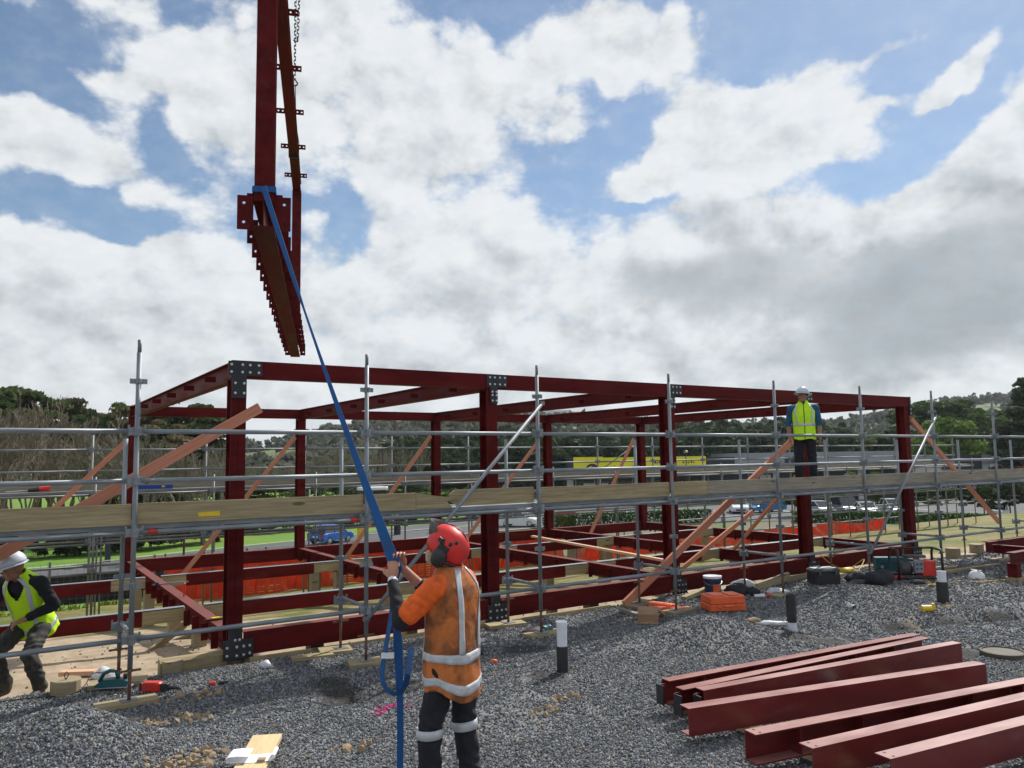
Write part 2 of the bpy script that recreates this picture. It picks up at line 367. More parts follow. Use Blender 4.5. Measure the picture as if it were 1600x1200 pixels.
def gh(x, y):
    x = np.asarray(x, float); y = np.asarray(y, float)
    yy = y + .15*wav(x, y, .6)
    z = -.16*sst(-.35, .55, yy) - .95*sst(.5, 12.0, yy) - 3.40*sst(11.5, 24.0, yy)
    near = sst(60, 20, np.abs(y))*sst(80, 30, np.abs(x))
    z = z + near*(.028*wav(x, y, 1.3, 0, 8) + .016*wav(x, y, 4.5, 8, 8) + .008*wav(x, y, 13, 16, 8))
    z = z + bump2(x, y, MOUND_A+Vector((.1, -.15, 0)), .6, .40, .40)+bump2(x, y, MOUND_A+Vector((-.7, -.1, 0)), .5, .16, .35) + bump2(x, y, MOUND_B, .75, .27, .38, -.2) + bump2(x, y, MOUND_C, .8, .18, .5) + bump2(x, y, MOUND_D, .6, .08, .5)
    z = z + bump2(x, y, PIT, .34, -.15, .24, .4) + bump2(x, y, PIT+Vector((.55, -.1, 0)), .3, -.07, .2) + bump2(x, y, PIT+Vector((.1, .5, 0)), .5, .06, .2)
    td = Vector(TR1-TR0); tl = td.length; ux, uy = td.x/tl, td.y/tl
    s = (x-TR0.x)*ux+(y-TR0.y)*uy; d = -(x-TR0.x)*uy+(y-TR0.y)*ux
    z = z - .13*np.exp(-(d/.16)**2)*sst(-.2, .5, s)*sst(tl+4, tl+3, s) + .05*np.exp(-((d-.45)/.22)**2)*sst(-.2, .5, s)*sst(tl+4, tl+3, s)
    return z
def gz(x, y): return float(gh(np.array([x]), np.array([y]))[0])

def line(a, b, fine, lo, hi, grow=1.16, big=4000):
    core = list(np.arange(a, b+1e-6, fine)); st = fine; q = b
    while q < hi: st *= grow; q += st; core.append(q)
    st = fine; q = a
    while q > lo: st *= grow; q -= st; core.insert(0, q)
    return np.array(core)
gx = line(-6.5, 14, .06, -2500, 2500); gy = line(-7.2, 1.2, .06, -900, 3500)
GX, GY = np.meshgrid(gx, gy); GZ = gh(GX, GY)
nx, ny = len(gx), len(gy)
V = np.stack([GX.ravel(), GY.ravel(), GZ.ravel()], 1)
ii = (np.arange(ny-1)[:, None]*nx + np.arange(nx-1)[None]).ravel()
Fq = np.stack([ii, ii+1, ii+nx+1, ii+nx], 1)
def np_mesh(name, V, F, smooth=False):
    me = bpy.data.meshes.new(name); k = F.shape[1]
    me.vertices.add(len(V)); me.vertices.foreach_set('co', np.ascontiguousarray(V, np.float32).ravel())
    me.loops.add(F.size); me.loops.foreach_set('vertex_index', np.ascontiguousarray(F, np.int32).ravel())
    me.polygons.add(len(F)); me.polygons.foreach_set('loop_start', np.arange(0, F.size, k, dtype=np.int32)); me.polygons.foreach_set('loop_total', np.full(len(F), k, np.int32))
    if smooth: me.polygons.foreach_set('use_smooth', np.ones(len(F), bool))
    me.update(calc_edges=True); return me

SOIL_SHADE = [(PIT, .42), (PIT+Vector((.5, -.05, 0)), .38), (PIT+Vector((-.05, .35, 0)), .3), (at_z(850, 1058, 0), .30), (at_z(1245, 995, 0), .35), (at_z(1300, 1003, 0), .3), (TR0.lerp(TR1, .3), .4), (TR0.lerp(TR1, .6), .4), (TR0.lerp(TR1, .9), .4), (TR0.lerp(TR1, 1.2), .4), (at_z(1300, 925, 0), .5), (at_z(820, 1015, 0), .4), (at_z(1500, 1020, 0), .35)]  # damp dark spots; the one left of the white pipe paints its shadow
def ground_material():
    m = bpy.data.materials.new('site_ground'); m.use_nodes = True; t = m.node_tree; g = G(t); b = t.nodes['Principled BSDF']
    P = g.n('ShaderNodeNewGeometry').outputs['Position']; s = g.n('ShaderNodeSeparateXYZ', {0: P}); X, Y = s.outputs[0], s.outputs[1]
    n1 = g.noise(P, .7, 5, .6); n2 = g.noise(P, 4.0, 5, .65); n3 = g.noise(P, 40, 3, .6)
    # crushed rock
    vo = g.n('ShaderNodeTexVoronoi', {'Vector': P, 'Scale': 52.0}); vc = g.n('ShaderNodeSeparateColor', {0: vo.outputs['Color']})
    gr = g.mix(g.mr(vc.outputs[0], .1, .95), (.088, .095, .105), (.29, .304, .32))
    gr = g.mix(g.mr(vc.outputs[1], .80, .92), gr, (.29, .245, .195))
    gr = g.mix(g.mr(vo.outputs['Distance'], .5, .8, 0, .75), gr, (.022, .022, .024))
    patch = g.mr(g.noise(P, 1.05, 6, .62), .57, .68)
    gr = g.mix(g.m('MULTIPLY', patch, g.mr(n2, .42, .6, 0, .75)), gr, (.27, .205, .135))
    soil_shade = None                                   # damp dark earth round pit, pipes and trench; white pipe's shadow painted in
    for (c_, r_) in SOIL_SHADE:
        d_ = g.vm('DISTANCE', P, (c_[0], c_[1], 0)); q_ = g.mr(g.m('ADD', d_, g.m('MULTIPLY_ADD', n2, .5, -.25)), r_, r_*.45); soil_shade = q_ if soil_shade is None else g.m('MAXIMUM', soil_shade, q_)
    gr = g.mix(g.m('MULTIPLY', soil_shade, .85), gr, g.mix(g.mr(n3, .35, .65), (.020, .019, .018), (.045, .042, .038)))
    # sand and clay
    sa = g.mix(g.mr(n2, .3, .7), (.31, .235, .155), (.45, .36, .255)); sa = g.mix(g.mr(n1, .5, .7, 0, .55), sa, (.24, .18, .12)); sa = g.mix(g.mr(n3, .55, .75, 0, .4), sa, (.17, .13, .09))
    # turf, dry and green
    dry = g.mix(g.mr(n2, .35, .65), (.16, .135, .045), (.24, .20, .085)); dry = g.mix(g.mr(n1, .45, .62), dry, (.10, .13, .025))
    green = g.mix(g.mr(n2, .3, .7), (.085, .185, .02), (.14, .27, .036)); green = g.mix(g.mr(g.noise(P, .08, 4, .6), .4, .65), green, (.16, .24, .035))
    yw = g.m('ADD', Y, g.m('MULTIPLY_ADD', n1, 2.2, -1.1)); yf = g.m('ADD', yw, g.m('MULTIPLY_ADD', n2, .5, -.25))
    c = g.mix(g.mr(yf, -.15, .15), gr, sa)
    xs = g.m('ADD', Y, g.m('MULTIPLY', X, .55))
    c = g.mix(g.m('MULTIPLY', g.mr(g.m('ADD', xs, g.m('MULTIPLY_ADD', n1, 5, -2.5)), 4.6, 6.2), g.mr(yf, .6, 1.3)), c, dry)
    side = g.m('SUBTRACT', g.m('MULTIPLY', X, math.cos(YAW)), g.m('MULTIPLY', Y, math.sin(YAW)))      # metres to the right of the line of sight
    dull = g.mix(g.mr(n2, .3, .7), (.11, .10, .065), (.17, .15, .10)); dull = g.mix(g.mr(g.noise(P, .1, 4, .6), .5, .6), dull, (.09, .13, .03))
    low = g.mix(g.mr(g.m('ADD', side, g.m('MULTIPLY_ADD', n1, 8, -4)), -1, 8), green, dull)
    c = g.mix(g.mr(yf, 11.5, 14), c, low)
    t.links.new(c, b.inputs['Base Color']); b.inputs['Roughness'].default_value = .9; b.inputs['Specular IOR Level'].default_value = .25
    h = g.m('ADD', g.m('MULTIPLY', g.m('SUBTRACT', 1.0, vo.outputs['Distance']), g.mr(yf, .3, -.2, 0, .7)), g.m('MULTIPLY', g.noise(P, 14, 6, .7), .9))
    bp = g.n('ShaderNodeBump', {'Height': h, 'Strength': .9, 'Distance': .018}); t.links.new(bp.outputs[0], b.inputs['Normal'])
    return m
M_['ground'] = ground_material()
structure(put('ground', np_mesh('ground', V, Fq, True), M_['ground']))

# loose crushed stone lying on the ground (nobody could count it)
def pebble_material():
    m = bpy.data.materials.new('crushed_stone'); m.use_nodes = True; t = m.node_tree; g = G(t); b = t.nodes['Principled BSDF']
    r = g.n('ShaderNodeObjectInfo').outputs['Random']
    cr = g.n('ShaderNodeValToRGB', {0: r}); e = cr.color_ramp.elements
    e[0].position = 0; e[0].color = (.075, .083, .094, 1); e[1].position = 1; e[1].color = (.27, .21, .145, 1)
    for p, c in ((.30, (.142, .154, .17, 1)), (.55, (.225, .24, .257, 1)), (.78, (.315, .33, .347, 1)), (.90, (.43, .44, .45, 1)), (.93, (.21, .17, .13, 1))):
        q = e.new(p); q.color = c
    P = g.n('ShaderNodeNewGeometry').outputs['Position']
    c = g.mix(g.mr(g.noise(P, 90, 3, .6), .35, .65, 0, .35), cr.outputs[0], (.03, .03, .032))
    t.links.new(c, b.inputs['Base Color']); b.inputs['Roughness'].default_value = .8; b.inputs['Specular IOR Level'].default_value = .3
    return m
M_['stone'] = pebble_material()
def scatter_points():
    pts, scl = [], []
    R = np.random.default_rng(11)
    for (d0, d1, dens, r0, r1) in ((5.2, 7.2, 3700, .0062, .0142), (7.2, 9.5, 2500, .007, .016), (9.5, 12.5, 1200, .009, .019), (12.5, 17, 420, .012, .026), (17, 24, 120, .016, .032)):
        half = .70*d1; n = int(dens*(d1-d0)*2*half)
        dd = R.uniform(d0, d1, n); ss = R.uniform(-half, half, n); keep = np.abs(ss) < .70*dd+.4
        dd, ss = dd[keep], ss[keep]
        x = CAM.x + math.sin(YAW)*dd + math.cos(YAW)*ss; y = CAM.y + math.cos(YAW)*dd - math.sin(YAW)*ss
        edge = .15 + .5*wav(x, y, 1.1, 4, 8)
        k = y < edge
        # thinner where bare clay shows through
        cl = wav(x, y, 1.9, 2, 9) + .5*wav(x, y, 5.0, 6, 8)
        k &= ~((cl > .30) & (R.random(len(x)) < .55))
        for (c_, r_) in SOIL_SHADE: k &= ~((np.hypot(x-c_[0], y-c_[1])+.2*wav(x, y, 6, 3, 8) < r_*.8) & (R.random(len(x)) < .93))
        x, y = x[k], y[k]; z = gh(x, y)
        r = r0 + (r1-r0)*R.random(len(x))**1.7
        pts.append(np.stack([x, y, z+r*.35], 1)); scl.append(r)
    n = 800                                                    # stray stones and clods on the bare clay
    x = R.uniform(-5, 14, n); y = R.uniform(.1, 3.5, n); pts.append(np.stack([x, y, gh(x, y)+.004], 1)); scl.append(R.uniform(.006, .02, n))
    return np.concatenate(pts), np.concatenate(scl)
def stone_cloud(name, pts, scl, material, seed=1):
    me = bpy.data.meshes.new(name); me.vertices.add(len(pts)); me.vertices.foreach_set('co', np.ascontiguousarray(pts, np.float32).ravel())
    at = me.attributes.new('rad', 'FLOAT', 'POINT'); at.data.foreach_set('value', np.ascontiguousarray(scl, np.float32))
    me.materials.append(material)
    o = bpy.data.objects.new(name, me); COL.objects.link(o)
    ng = bpy.data.node_groups.new(name+'_nodes', 'GeometryNodeTree'); ng.interface.new_socket('Geometry', in_out='INPUT', socket_type='NodeSocketGeometry'); ng.interface.new_socket('Geometry', in_out='OUTPUT', socket_type='NodeSocketGeometry')
    N = ng.nodes; L = ng.links
    gi = N.new('NodeGroupInput'); go = N.new('NodeGroupOutput'); ip = N.new('GeometryNodeInstanceOnPoints')
    ico = N.new('GeometryNodeMeshIcoSphere'); ico.inputs['Subdivisions'].default_value = 1; ico.inputs['Radius'].default_value = 1
    # chip the stone: jitter its corners
    sp = N.new('GeometryNodeSetPosition'); rv = N.new('FunctionNodeRandomValue'); rv.data_type = 'FLOAT_VECTOR'
    rv.inputs[0].default_value = (-.33, -.33, -.33); rv.inputs[1].default_value = (.33, .33, .33); rv.inputs['Seed'].default_value = seed
    L.new(ico.outputs['Mesh'], sp.inputs['Geometry']); L.new(rv.outputs[0], sp.inputs['Offset'])
    sm = N.new('GeometryNodeSetMaterial'); sm.inputs['Material'].default_value = material; L.new(sp.outputs[0], sm.inputs[0])
    rot = N.new('FunctionNodeRandomValue'); rot.data_type = 'FLOAT_VECTOR'; rot.inputs[0].default_value = (0, 0, 0); rot.inputs[1].default_value = (6.28, 6.28, 6.28)
    na = N.new('GeometryNodeInputNamedAttribute'); na.data_type = 'FLOAT'; na.inputs['Name'].default_value = 'rad'
    sc = N.new('FunctionNodeRandomValue'); sc.data_type = 'FLOAT_VECTOR'; sc.inputs[0].default_value = (.75, .6, .5); sc.inputs[1].default_value = (1.3, 1.15, .9); sc.inputs['Seed'].default_value = 5
    vm = N.new('ShaderNodeVectorMath'); vm.operation = 'SCALE'; L.new(sc.outputs[0], vm.inputs[0]); L.new(na.outputs[0], vm.inputs[3])
    mp = N.new('GeometryNodeMeshToPoints'); L.new(gi.outputs[0], mp.inputs[0]); L.new(mp.outputs[0], ip.inputs['Points'])
    L.new(sm.outputs[0], ip.inputs['Instance']); L.new(rot.outputs[0], ip.inputs['Rotation']); L.new(vm.outputs[0], ip.inputs['Scale']); L.new(ip.outputs[0], go.inputs[0])
    md = o.modifiers.new('scatter', 'NODES'); md.node_group = ng
    return o
_p, _s = scatter_points()
stuff(stone_cloud('gravel', _p, _s, M_['stone']))['label'] = 'loose grey crushed stone covering the foreground of the site'
# beige clods in the left foreground
_R = np.random.default_rng(5); _c = []
for (px_, py_, sp_, n_) in ((305, 1186, .17, 70), (250, 1128, .2, 40), (300, 1122, .12, 25), (545, 1165, .1, 14), (850, 1108, .1, 14), (1480, 950, .2, 30), (880, 1090, .1, 14), (300, 1085, .2, 30)):
    c = at_z(px_, py_, 0.02); x = c.x+_R.normal(0, sp_, n_); y = c.y+_R.normal(0, sp_*.5, n_); _c.append(np.stack([x, y, gh(x, y)+.006], 1))
_c = np.concatenate(_c)
M_['clod'] = mat('dry_clay_clod', (.36, .27, .17), .95, 0, .35, 20, .5, 60)
stuff(stone_cloud('clay_clods', _c, _R.uniform(.012, .045, len(_c)), M_['clod'], 3))['label'] = 'crumbled beige clay clods strewn over the gravel'
# ================================================================== STEEL BUILDING FRAME
BAY, WID, ZT, ZF = 3.6045, 8.744, 3.5416, .3137
RD, RB = .215, .134          # roof beams: depth, flange
FD, FB = .27, .15            # floor beams
CD, CB = .21, .18            # columns: depth (in y), flange width (in x)
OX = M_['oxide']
F_ = thing('steel_building_frame', 'dark red steel building skeleton of five bays of columns behind the scaffold', 'steel frame', (0, 0, 0))
def bolt_mesh():
    b = MB(); Xv, Yv = Vector((1,0,0)), Vector((0,0,1))
    b.loft([b.ring((0, 0, 0), Xv, Yv, .017, .017, 6), b.ring((0, -.014, 0), Xv, Yv, .017, .017, 6), b.ring((0, -.016, 0), Xv, Yv, .008, .008, 6)]); m = b.mesh('bolt'); m.materials.append(M_['zinc']); return m
BOLT = bolt_mesh()
def bolt(parent, x, y, z, off=(0,0,0)):
    o = put('bolt', BOLT, None, parent, loc=(x-off[0], y-off[1], z-off[2])); return o
def column(x, y, parent, z0, z1, groove=True, off=(0,0,0)):
    b = MB(); tf = .014
    for s in (-1, 1):
        yy = y+s*(CD/2-tf/2)
        if groove:
            for q in (-1, 1): b.box((x+q*(CB/4+.0015), yy, (z0+z1)/2), (CB/2-.003, tf, z1-z0))
            b.box((x, yy+.002*(-s), (z0+z1)/2), (.01, tf-.006, z1-z0-.002))
        else: b.box((x, yy, (z0+z1)/2), (CB, tf, z1-z0))
    b.box((x, y, (z0+z1)/2), (.010, CD-2*tf, z1-z0))
    b.v = [(p[0]-off[0], p[1]-off[1], p[2]-off[2]) for p in b.v]
    return b.build('column', OX, parent)
y0c, y1c = CD/2+.012, WID-CD/2
for i in range(5):
    for y in (y0c, y1c): column(i*BAY, y, F_, ZF-FD, ZT-RD-.002 if y == y1c else ZT-RD-.002)
# longitudinal roof beams (front, rear), one piece per bay
for i in range(4):
    for y in (RB/2, WID-RB/2):
        channel_obj('roof_beam', (i*BAY+(-.09 if i == 0 else .002), y, ZT), ((i+1)*BAY+(.09 if i == 3 else -.002), y, ZT), RD, RB, OX, F_)
# transverse roof beams with purlin cleats
def cleat(name, p, size, parent, material=None): return MB().box((0,0,0), size).build(name, material or OX, parent, loc=p)
for i in range(5):
    x = i*BAY; ibeam_obj('cross_beam', (x, RB+.004, ZT-.003), (x, WID-RB-.004, ZT-.003), RD+.02, RB, OX, F_)
    for k in range(6):
        y = .95+k*1.36
        for s in (-1, 1): cleat('cleat', (x+s*(RB/2+.065), y, ZT-.15), (.14, .011, .075), F_)
# floor: edge beams, transverse beams with joist cleats, joists with timber nibs
for i in range(4):
    for y in (FB/2+.001, WID-FB/2):
        channel_obj('floor_beam', (i*BAY+.10, y, ZF), ((i+1)*BAY-.10, y, ZF), FD, FB, OX, F_)
for i in range(5):
    x = i*BAY; ibeam_obj('cross_beam', (x, FB+.10, ZF-.004), (x, WID-FB-.10, ZF-.004), FD-.04, FB, OX, F_)
    for k in range(15):
        y = .52+k*.55
        for s in (-1, 1): cleat('cleat', (x+s*(FB/2+.035), y, ZF-.155), (.085, .011, .215), F_)
JY = (2.25, 5.72)
for i in range(-1, 4):
    for y in JY:
        xa, xb = i*BAY+.13, (i+1)*BAY-.13
        if i == -1: xa = -6.2
        channel_obj('joist', (xa+.42, y, ZF-.012), (xb-.55, y, ZF-.012), .20, .10, OX, F_)
        stick('timber_nib', (xa, y-.004, ZF-.107), (xa+.42-.004, y-.004, ZF-.107), .075, .176, M_['pine'], F_)
        stick('timber_nib', (xb-.55+.004, y-.004, ZF-.107), (xb, y-.004, ZF-.107), .075, .176, M_['pine'], F_)
        stick('top_strip', (xa, y+.012, ZF-.004), (xb, y+.012, ZF-.004), .12, .005, M_['galv'], F_)  # thin pale grey strip along the joist top
# bolted splice plates on the front face
def tplate(x, kind):
    z = ZT
    b = MB()
    if kind == 'corner':
        b.span((x-.135, -.016, z-.185), (x+.27, -.003, z-.012)); b.span((x-.085, -.0158, z-.46), (x+.085, -.0032, z-.186))
        pts = [(x+dx, z-dz) for dz in (.055, .145) for dx in (-.10, .03, .12, .225)]+[(x+dx, z-dz) for dz in (.28, .40) for dx in (-.052, .052)]
    elif kind == 'mid':
        b.span((x-.10, -.016, z-.19), (x+.25, -.003, z-.012)); b.span((x-.04, -.0158, z-.43), (x+.085, -.0032, z-.191))
        pts = [(x+dx, z-dz) for dz in (.05, .15) for dx in (-.05, .03, .12, .205)]+[(x+dx, z-dz) for dz in (.26, .31, .39) for dx in (-.012, .058)]
    else:
        b.span((x+.085, -.016, z-.42), (x+.145, .20, z+.004)); pts = [(x+.115, z-d) for d in (.06, .15, .27, .37)]
    o = b.build('splice_plate', M_['plate'], F_)
    for (px_, pz_) in pts: bolt(o, px_, -.016, pz_)
    # base plate at the floor beam
    zb = ZF-FD+.02
    b = MB().span((x-.13, -.016, zb-.055), (x+.215, -.003, ZF-.075)); b.span((x-.075, -.0162, ZF-.0748), (x+.085, -.0028, ZF+.055))
    o = b.build('base_plate', M_['plate'], F_)
    for (dx, dz) in [(-.09, .04), (-.09, .13), (.02, .03), (.02, .13), (.10, .03), (.10, .13), (.17, .04), (.17, .13), (.0, .21), (.05, .21)]: bolt(o, x+dx, -.0165, zb+dz-.04)
    return o
for i, k in enumerate(('corner', 'mid', 'mid', 'mid', 'end')): tplate(i*BAY, k)

# ---- short steel floor frame waiting at the right edge
qf = at_z(1585, 905, .05)
R_ = thing('steel_floor_frame', 'dark red steel floor frame on a timber block at the right edge', 'steel frame', (qf.x, qf.y, 0))
ibeam_obj('floor_beam', (qf.x-.1, qf.y, .52), (qf.x+3.4, qf.y, .52), .2, .14, OX, R_)
ibeam_obj('floor_beam', (qf.x+.62, qf.y+.75, .60), (qf.x+3.4, qf.y+.75, .60), .2, .14, OX, R_)
ibeam_obj('cross_beam', (qf.x+.72, qf.y+.1, .555), (qf.x+.72, qf.y+.66, .555), .16, .13, OX, R_)
column_b = MB().box((.02, 0, .20), (.16, .16, .24)); column_b.build('stub_column', OX, R_)
MB().box((.75, .02, .22), (.12, .12, .20)).build('stub_column', OX, R_)
stick('timber_block', (qf.x-.08, qf.y, .02), (qf.x+.3, qf.y, .02), .22, .13, M_['pine'], R_)

# ================================================================== HOISTED FRAME
HN = at_d(411, 352, 6.7); HF = at_d(462, 561, 15.2)
hd = Vector((HF.x-HN.x, HF.y-HN.y, 0)).normalized(); HL = 8.6; HZ = (HN.z+HF.z)/2; HH = 3.42
H_ = thing('hoisted_steel_frame', 'dark red steel portal frame hanging from a crane above the site', 'steel frame', (HN.x, HN.y, HZ), math.atan2(hd.y, hd.x))
# local X runs along the frame
FBh = .175
ib = MB(); ib.ibeam(HL, .24, FBh, .012, .008); ib.v = [(a, b, c+.24) for a, b, c in ib.v]; ib.build('bottom_beam', OX, H_)
ib = MB(); ib.ibeam(HL, .22, .15, .011, .008); ib.v = [(a, b, c+HH) for a, b, c in ib.v]; ib.build('top_beam', OX, H_)
for x in (.16, HL-.16):
    b = MB()
    for s in (-1, 1): b.box((x+s*.08, 0, (HH-.22+.24)/2), (.013, .165, HH-.46))
    b.box((x, 0, (HH-.22+.24)/2), (.146, .009, HH-.464)); b.build('column', OX, H_)
    MB().box((x, 0, .29), (.012, .30, .10)).build('gusset', OX, H_) if x < 1 else None
HOLE = mat('bolt_hole_light', (.62, .66, .70), .8, 0, .02)
def cleat_with_holes(x, y0, y1, z0, z1, holes):
    """plate across the beam with real round holes punched through"""
    bm = bmesh.new(); n = 8; t = .011
    # rectangular plate cut into cells, one octagonal hole in each cell that has one
    cells = []; ys = sorted(set([y0, y1]+[h[2] for h in holes]+[h[3] for h in holes])); 
    me = MB()
    def quad_hole(ya, yb, za, zb, yc, zc, r):
        outer = []; inner = []
        for k in range(8):
            a = math.pi/4*k; c, s = math.cos(a), math.sin(a); m_ = max(abs(c), abs(s))
            outer.append((yc+(yb-yc if c > 0 else yc-ya)*c/m_, zc+(zb-zc if s > 0 else zc-za)*s/m_)); inner.append((yc+r*c, zc+r*s))
        vs = []; fs = []
        for xx in (x-t/2, x+t/2): vs += [(xx, p[0], p[1]) for p in outer]+[(xx, p[0], p[1]) for p in inner]
        for k in range(8):
            j = (k+1) % 8
            fs += [(k, 8+k, 8+j, j), (16+k, 16+j, 24+j, 24+k), (8+k, 24+k, 24+j, 8+j), (k, j, 16+j, 16+k)]
        me.add(vs, fs)
    bm.free()
    for (yc, zc, ya, yb, za, zb, r) in holes: quad_hole(ya, yb, za, zb, yc, zc, r)
    return me
for k in range(17):                                    # joist cleats hang down both sides of the bottom beam
    x = .10+k*(HL-.2)/16; big = (k == 0)
    for s in (-1, 1):
        wy = .135 if big else .098; z0, z1 = (-.0, .30) if big else (.02, .245)
        ya, yb = (FBh/2+.001, FBh/2+wy) if s > 0 else (-FBh/2-wy, -FBh/2-.001)
        zm = (z0+z1)/2; yc = (ya+yb)/2+s*.012
        me = cleat_with_holes(x, ya, yb, z0, z1, [(yc, z0+.065, ya, yb, z0, zm, .014), (yc, z1-.065, ya, yb, zm, z1, .014)])
        me.build('cleat', OX, H_)
for k in range(6):                                     # purlin cleats under the top beam
    x = .9+k*1.36
    for s in (-1, 1):
        ya, yb = (.076, .20) if s > 0 else (-.20, -.076); ym = (ya+yb)/2; z0, z1 = HH-.20, HH-.12; zc = (z0+z1)/2
        me = cleat_with_holes(x, ya, yb, z0, z1, [((ya+ym)/2, zc, ya, ym, z0, z1, .014), ((ym+yb)/2, zc, ym, yb, z0, z1, .014)])
        me.build('cleat', OX, H_)

# lifting sling and chain
D0 = 13.4
base = at_d(462, 262, D0)
sx = (Vector((base.x, base.y, 0))-Vector((HN.x, HN.y, 0))).dot(hd); c0 = Vector((HN.x, HN.y, 0))+hd*sx
zb0 = HZ+HH
perp = Vector((-hd.y, hd.x, 0))
hook_z = at_d(464, 126, D0).z
S_ = thing('lifting_sling', 'dark green lifting sling choked round the top beam of the hoisted frame', 'sling', (c0.x, c0.y, zb0))
lp = [Vector((0, 0, 0))+perp*q+Vector((0, 0, z)) for q, z in ((.08, -.235), (.085, .01), (.03, .35), (.012, hook_z-zb0-.02))]
lp2 = [Vector((0, 0, 0))+perp*q+Vector((0, 0, z)) for q, z in ((-.08, -.235), (-.085, .01), (-.03, .35), (-.012, hook_z-zb0-.02))]
b = MB()
for L_ in (lp, lp2):
    for k in range(3): b.bar(L_[k], L_[k+1], .05, .012, up=perp)
b.bar(lp[0]-Vector((0,0,.006)), lp2[0]-Vector((0,0,.006)), .05, .012, up=(0,0,1)); b.build('webbing', M_['green_web'], S_)
K_ = thing('crane_chain', 'dark crane chain and hook holding the lifting sling', 'chain', (c0.x, c0.y, hook_z))
b = MB(); b.tube([(.05*math.cos(t)*(.6 if math.sin(t) > 0 else 1), 0, .055*math.sin(t)+.03) for t in np.linspace(-math.pi*.5, math.pi*1.5, 17)], .012, 6); b.build('hook', M_['chain'], K_, M=Matrix.Rotation(-.3, 4, 'Z'))
def link_mesh():
    b = MB(); pts = [(.018*math.cos(t), 0, .018*math.sin(t)+(.022 if math.sin(t) >= 0 else -.022)) for t in np.linspace(0, 2*math.pi, 13)]
    b.tube(pts, .0075, 5, cap=False); m = b.mesh('chain_link', True); m.materials.append(M_['chain']); return m
LINK = link_mesh()
for k in range(60):
    z = .14+k*.066
    put('chain_link', LINK, None, K_, M=Matrix.Translation((0, 0, z)) @ Matrix.Rotation((k % 2)*math.pi/2+.4, 4, 'Z'))
for k in range(38):                                    # shortened second leg hanging beside it
    z = .85+k*.066; put('chain_link', LINK, None, K_, M=Matrix.Translation((.05+.0016*k, .02, z)) @ Matrix.Rotation((k % 2)*math.pi/2+.7, 4, 'Z'))
b = MB(); b.tube([(-.03, 0, .80), (.0, .0, .78), (.05, .02, .80), (.05, .02, .86)], .014, 6); b.build('shortening_hook', M_['chain'], K_)

# ================================================================== FRONT + REAR SCAFFOLD
GA = M_['galv']; GO = M_['galv_old']
SX0, SPAN = -1.265, 2.437; YO, YI = -1.13, -.34
LV = (.61, 1.635, 2.14, 2.63)
def coupler_mesh(n=8):
    b = MB(); b.lathe([(.038, -.045), (.038, .045)], 10)
    for a in range(4):
        t = a*math.pi/2; c, s = math.cos(t), math.sin(t)
        b.box((c*.055, s*.055, 0), (.05 if c else .022, .05 if s else .022, .075))
        b.box((c*.075, s*.075, .01), (.018, .018, .11))
    m = b.mesh('coupler', False); m.materials.append(GA); return m
COUP = coupler_mesh()
def pressing_mesh():
    b = MB(); b.box((.055, 0, 0), (.05, .012, .05)); b.box((-.055, 0, 0), (.05, .012, .05)); b.box((0, .055, 0), (.012, .05, .05)); b.box((0, -.055, 0), (.012, .05, .05)); b.lathe([(.0275, -.03), (.031, -.025), (.031, .025), (.0275, .03)], 10)
    m = b.mesh('pressing', False); m.materials.append(GA); return m
PRESS = pressing_mesh()
FS = thing('front_scaffold', 'galvanised tube scaffold with timber toe boards in front of the red frame', 'scaffold', (0, 0, 0))
r_ = .0242
SB = {}
for k in range(-1, 9):
    x = SX0+k*SPAN
    for y, ztop in ((YO, 3.55), (YI, 2.58)):
        zg = gz(x, y)
        jb = .36 if y == YO else .40
        st = pipe('standard', (x, y, zg+.05+jb-.08), (x, y, ztop-(.13 if y == YO else 0)), r_, GA, FS, 12)
        Mi = LOCM[st.name].inverted()
        if y == YO: pipe('spigot', (x, y, ztop-.135), (x, y, ztop), .0195, GO, FS, 10)
        for z in ((.11+.0, .61, 1.12, 1.635, 2.14, 2.63, 3.13) if y == YO else (.61, 1.12, 1.635, 2.14)):
            if z < zg+.45: continue
            full = z in LV and not (y == YI and z > 1.7)
            o = put('coupler' if full else 'pressing', COUP if full else PRESS, None, st, M=Mi @ Matrix.Translation((x, y, z)))
        jk = pipe('screw_jack', (x, y, zg+.05), (x, y, zg+.05+jb), .017, M_['rust'], FS, 8)
        b = MB().box((0, 0, 0), (.15, .15, .006)); b.build('base_plate', M_['galv_old'], FS, loc=(x, y, zg+.051))
        b = MB().box((0, 0, 0), (.20, .014, .02)); b.lathe([(.03, -.012), (.03, .012)], 8); b.build('jack_nut', M_['rust'], FS, loc=(x, y, zg+.05+jb-.085))
        rz = random.uniform(-.25, .25); L = .55 if k != 1 else .38; wd = .225 if k != 1 else .30
        sb = MB().box((0, 0, 0), (L, wd, .045)).build('sole_board', M_['pine'], FS, loc=(x+random.uniform(-.08, .08), y, zg+.025)); sb.rotation_euler = (0, 0, rz)
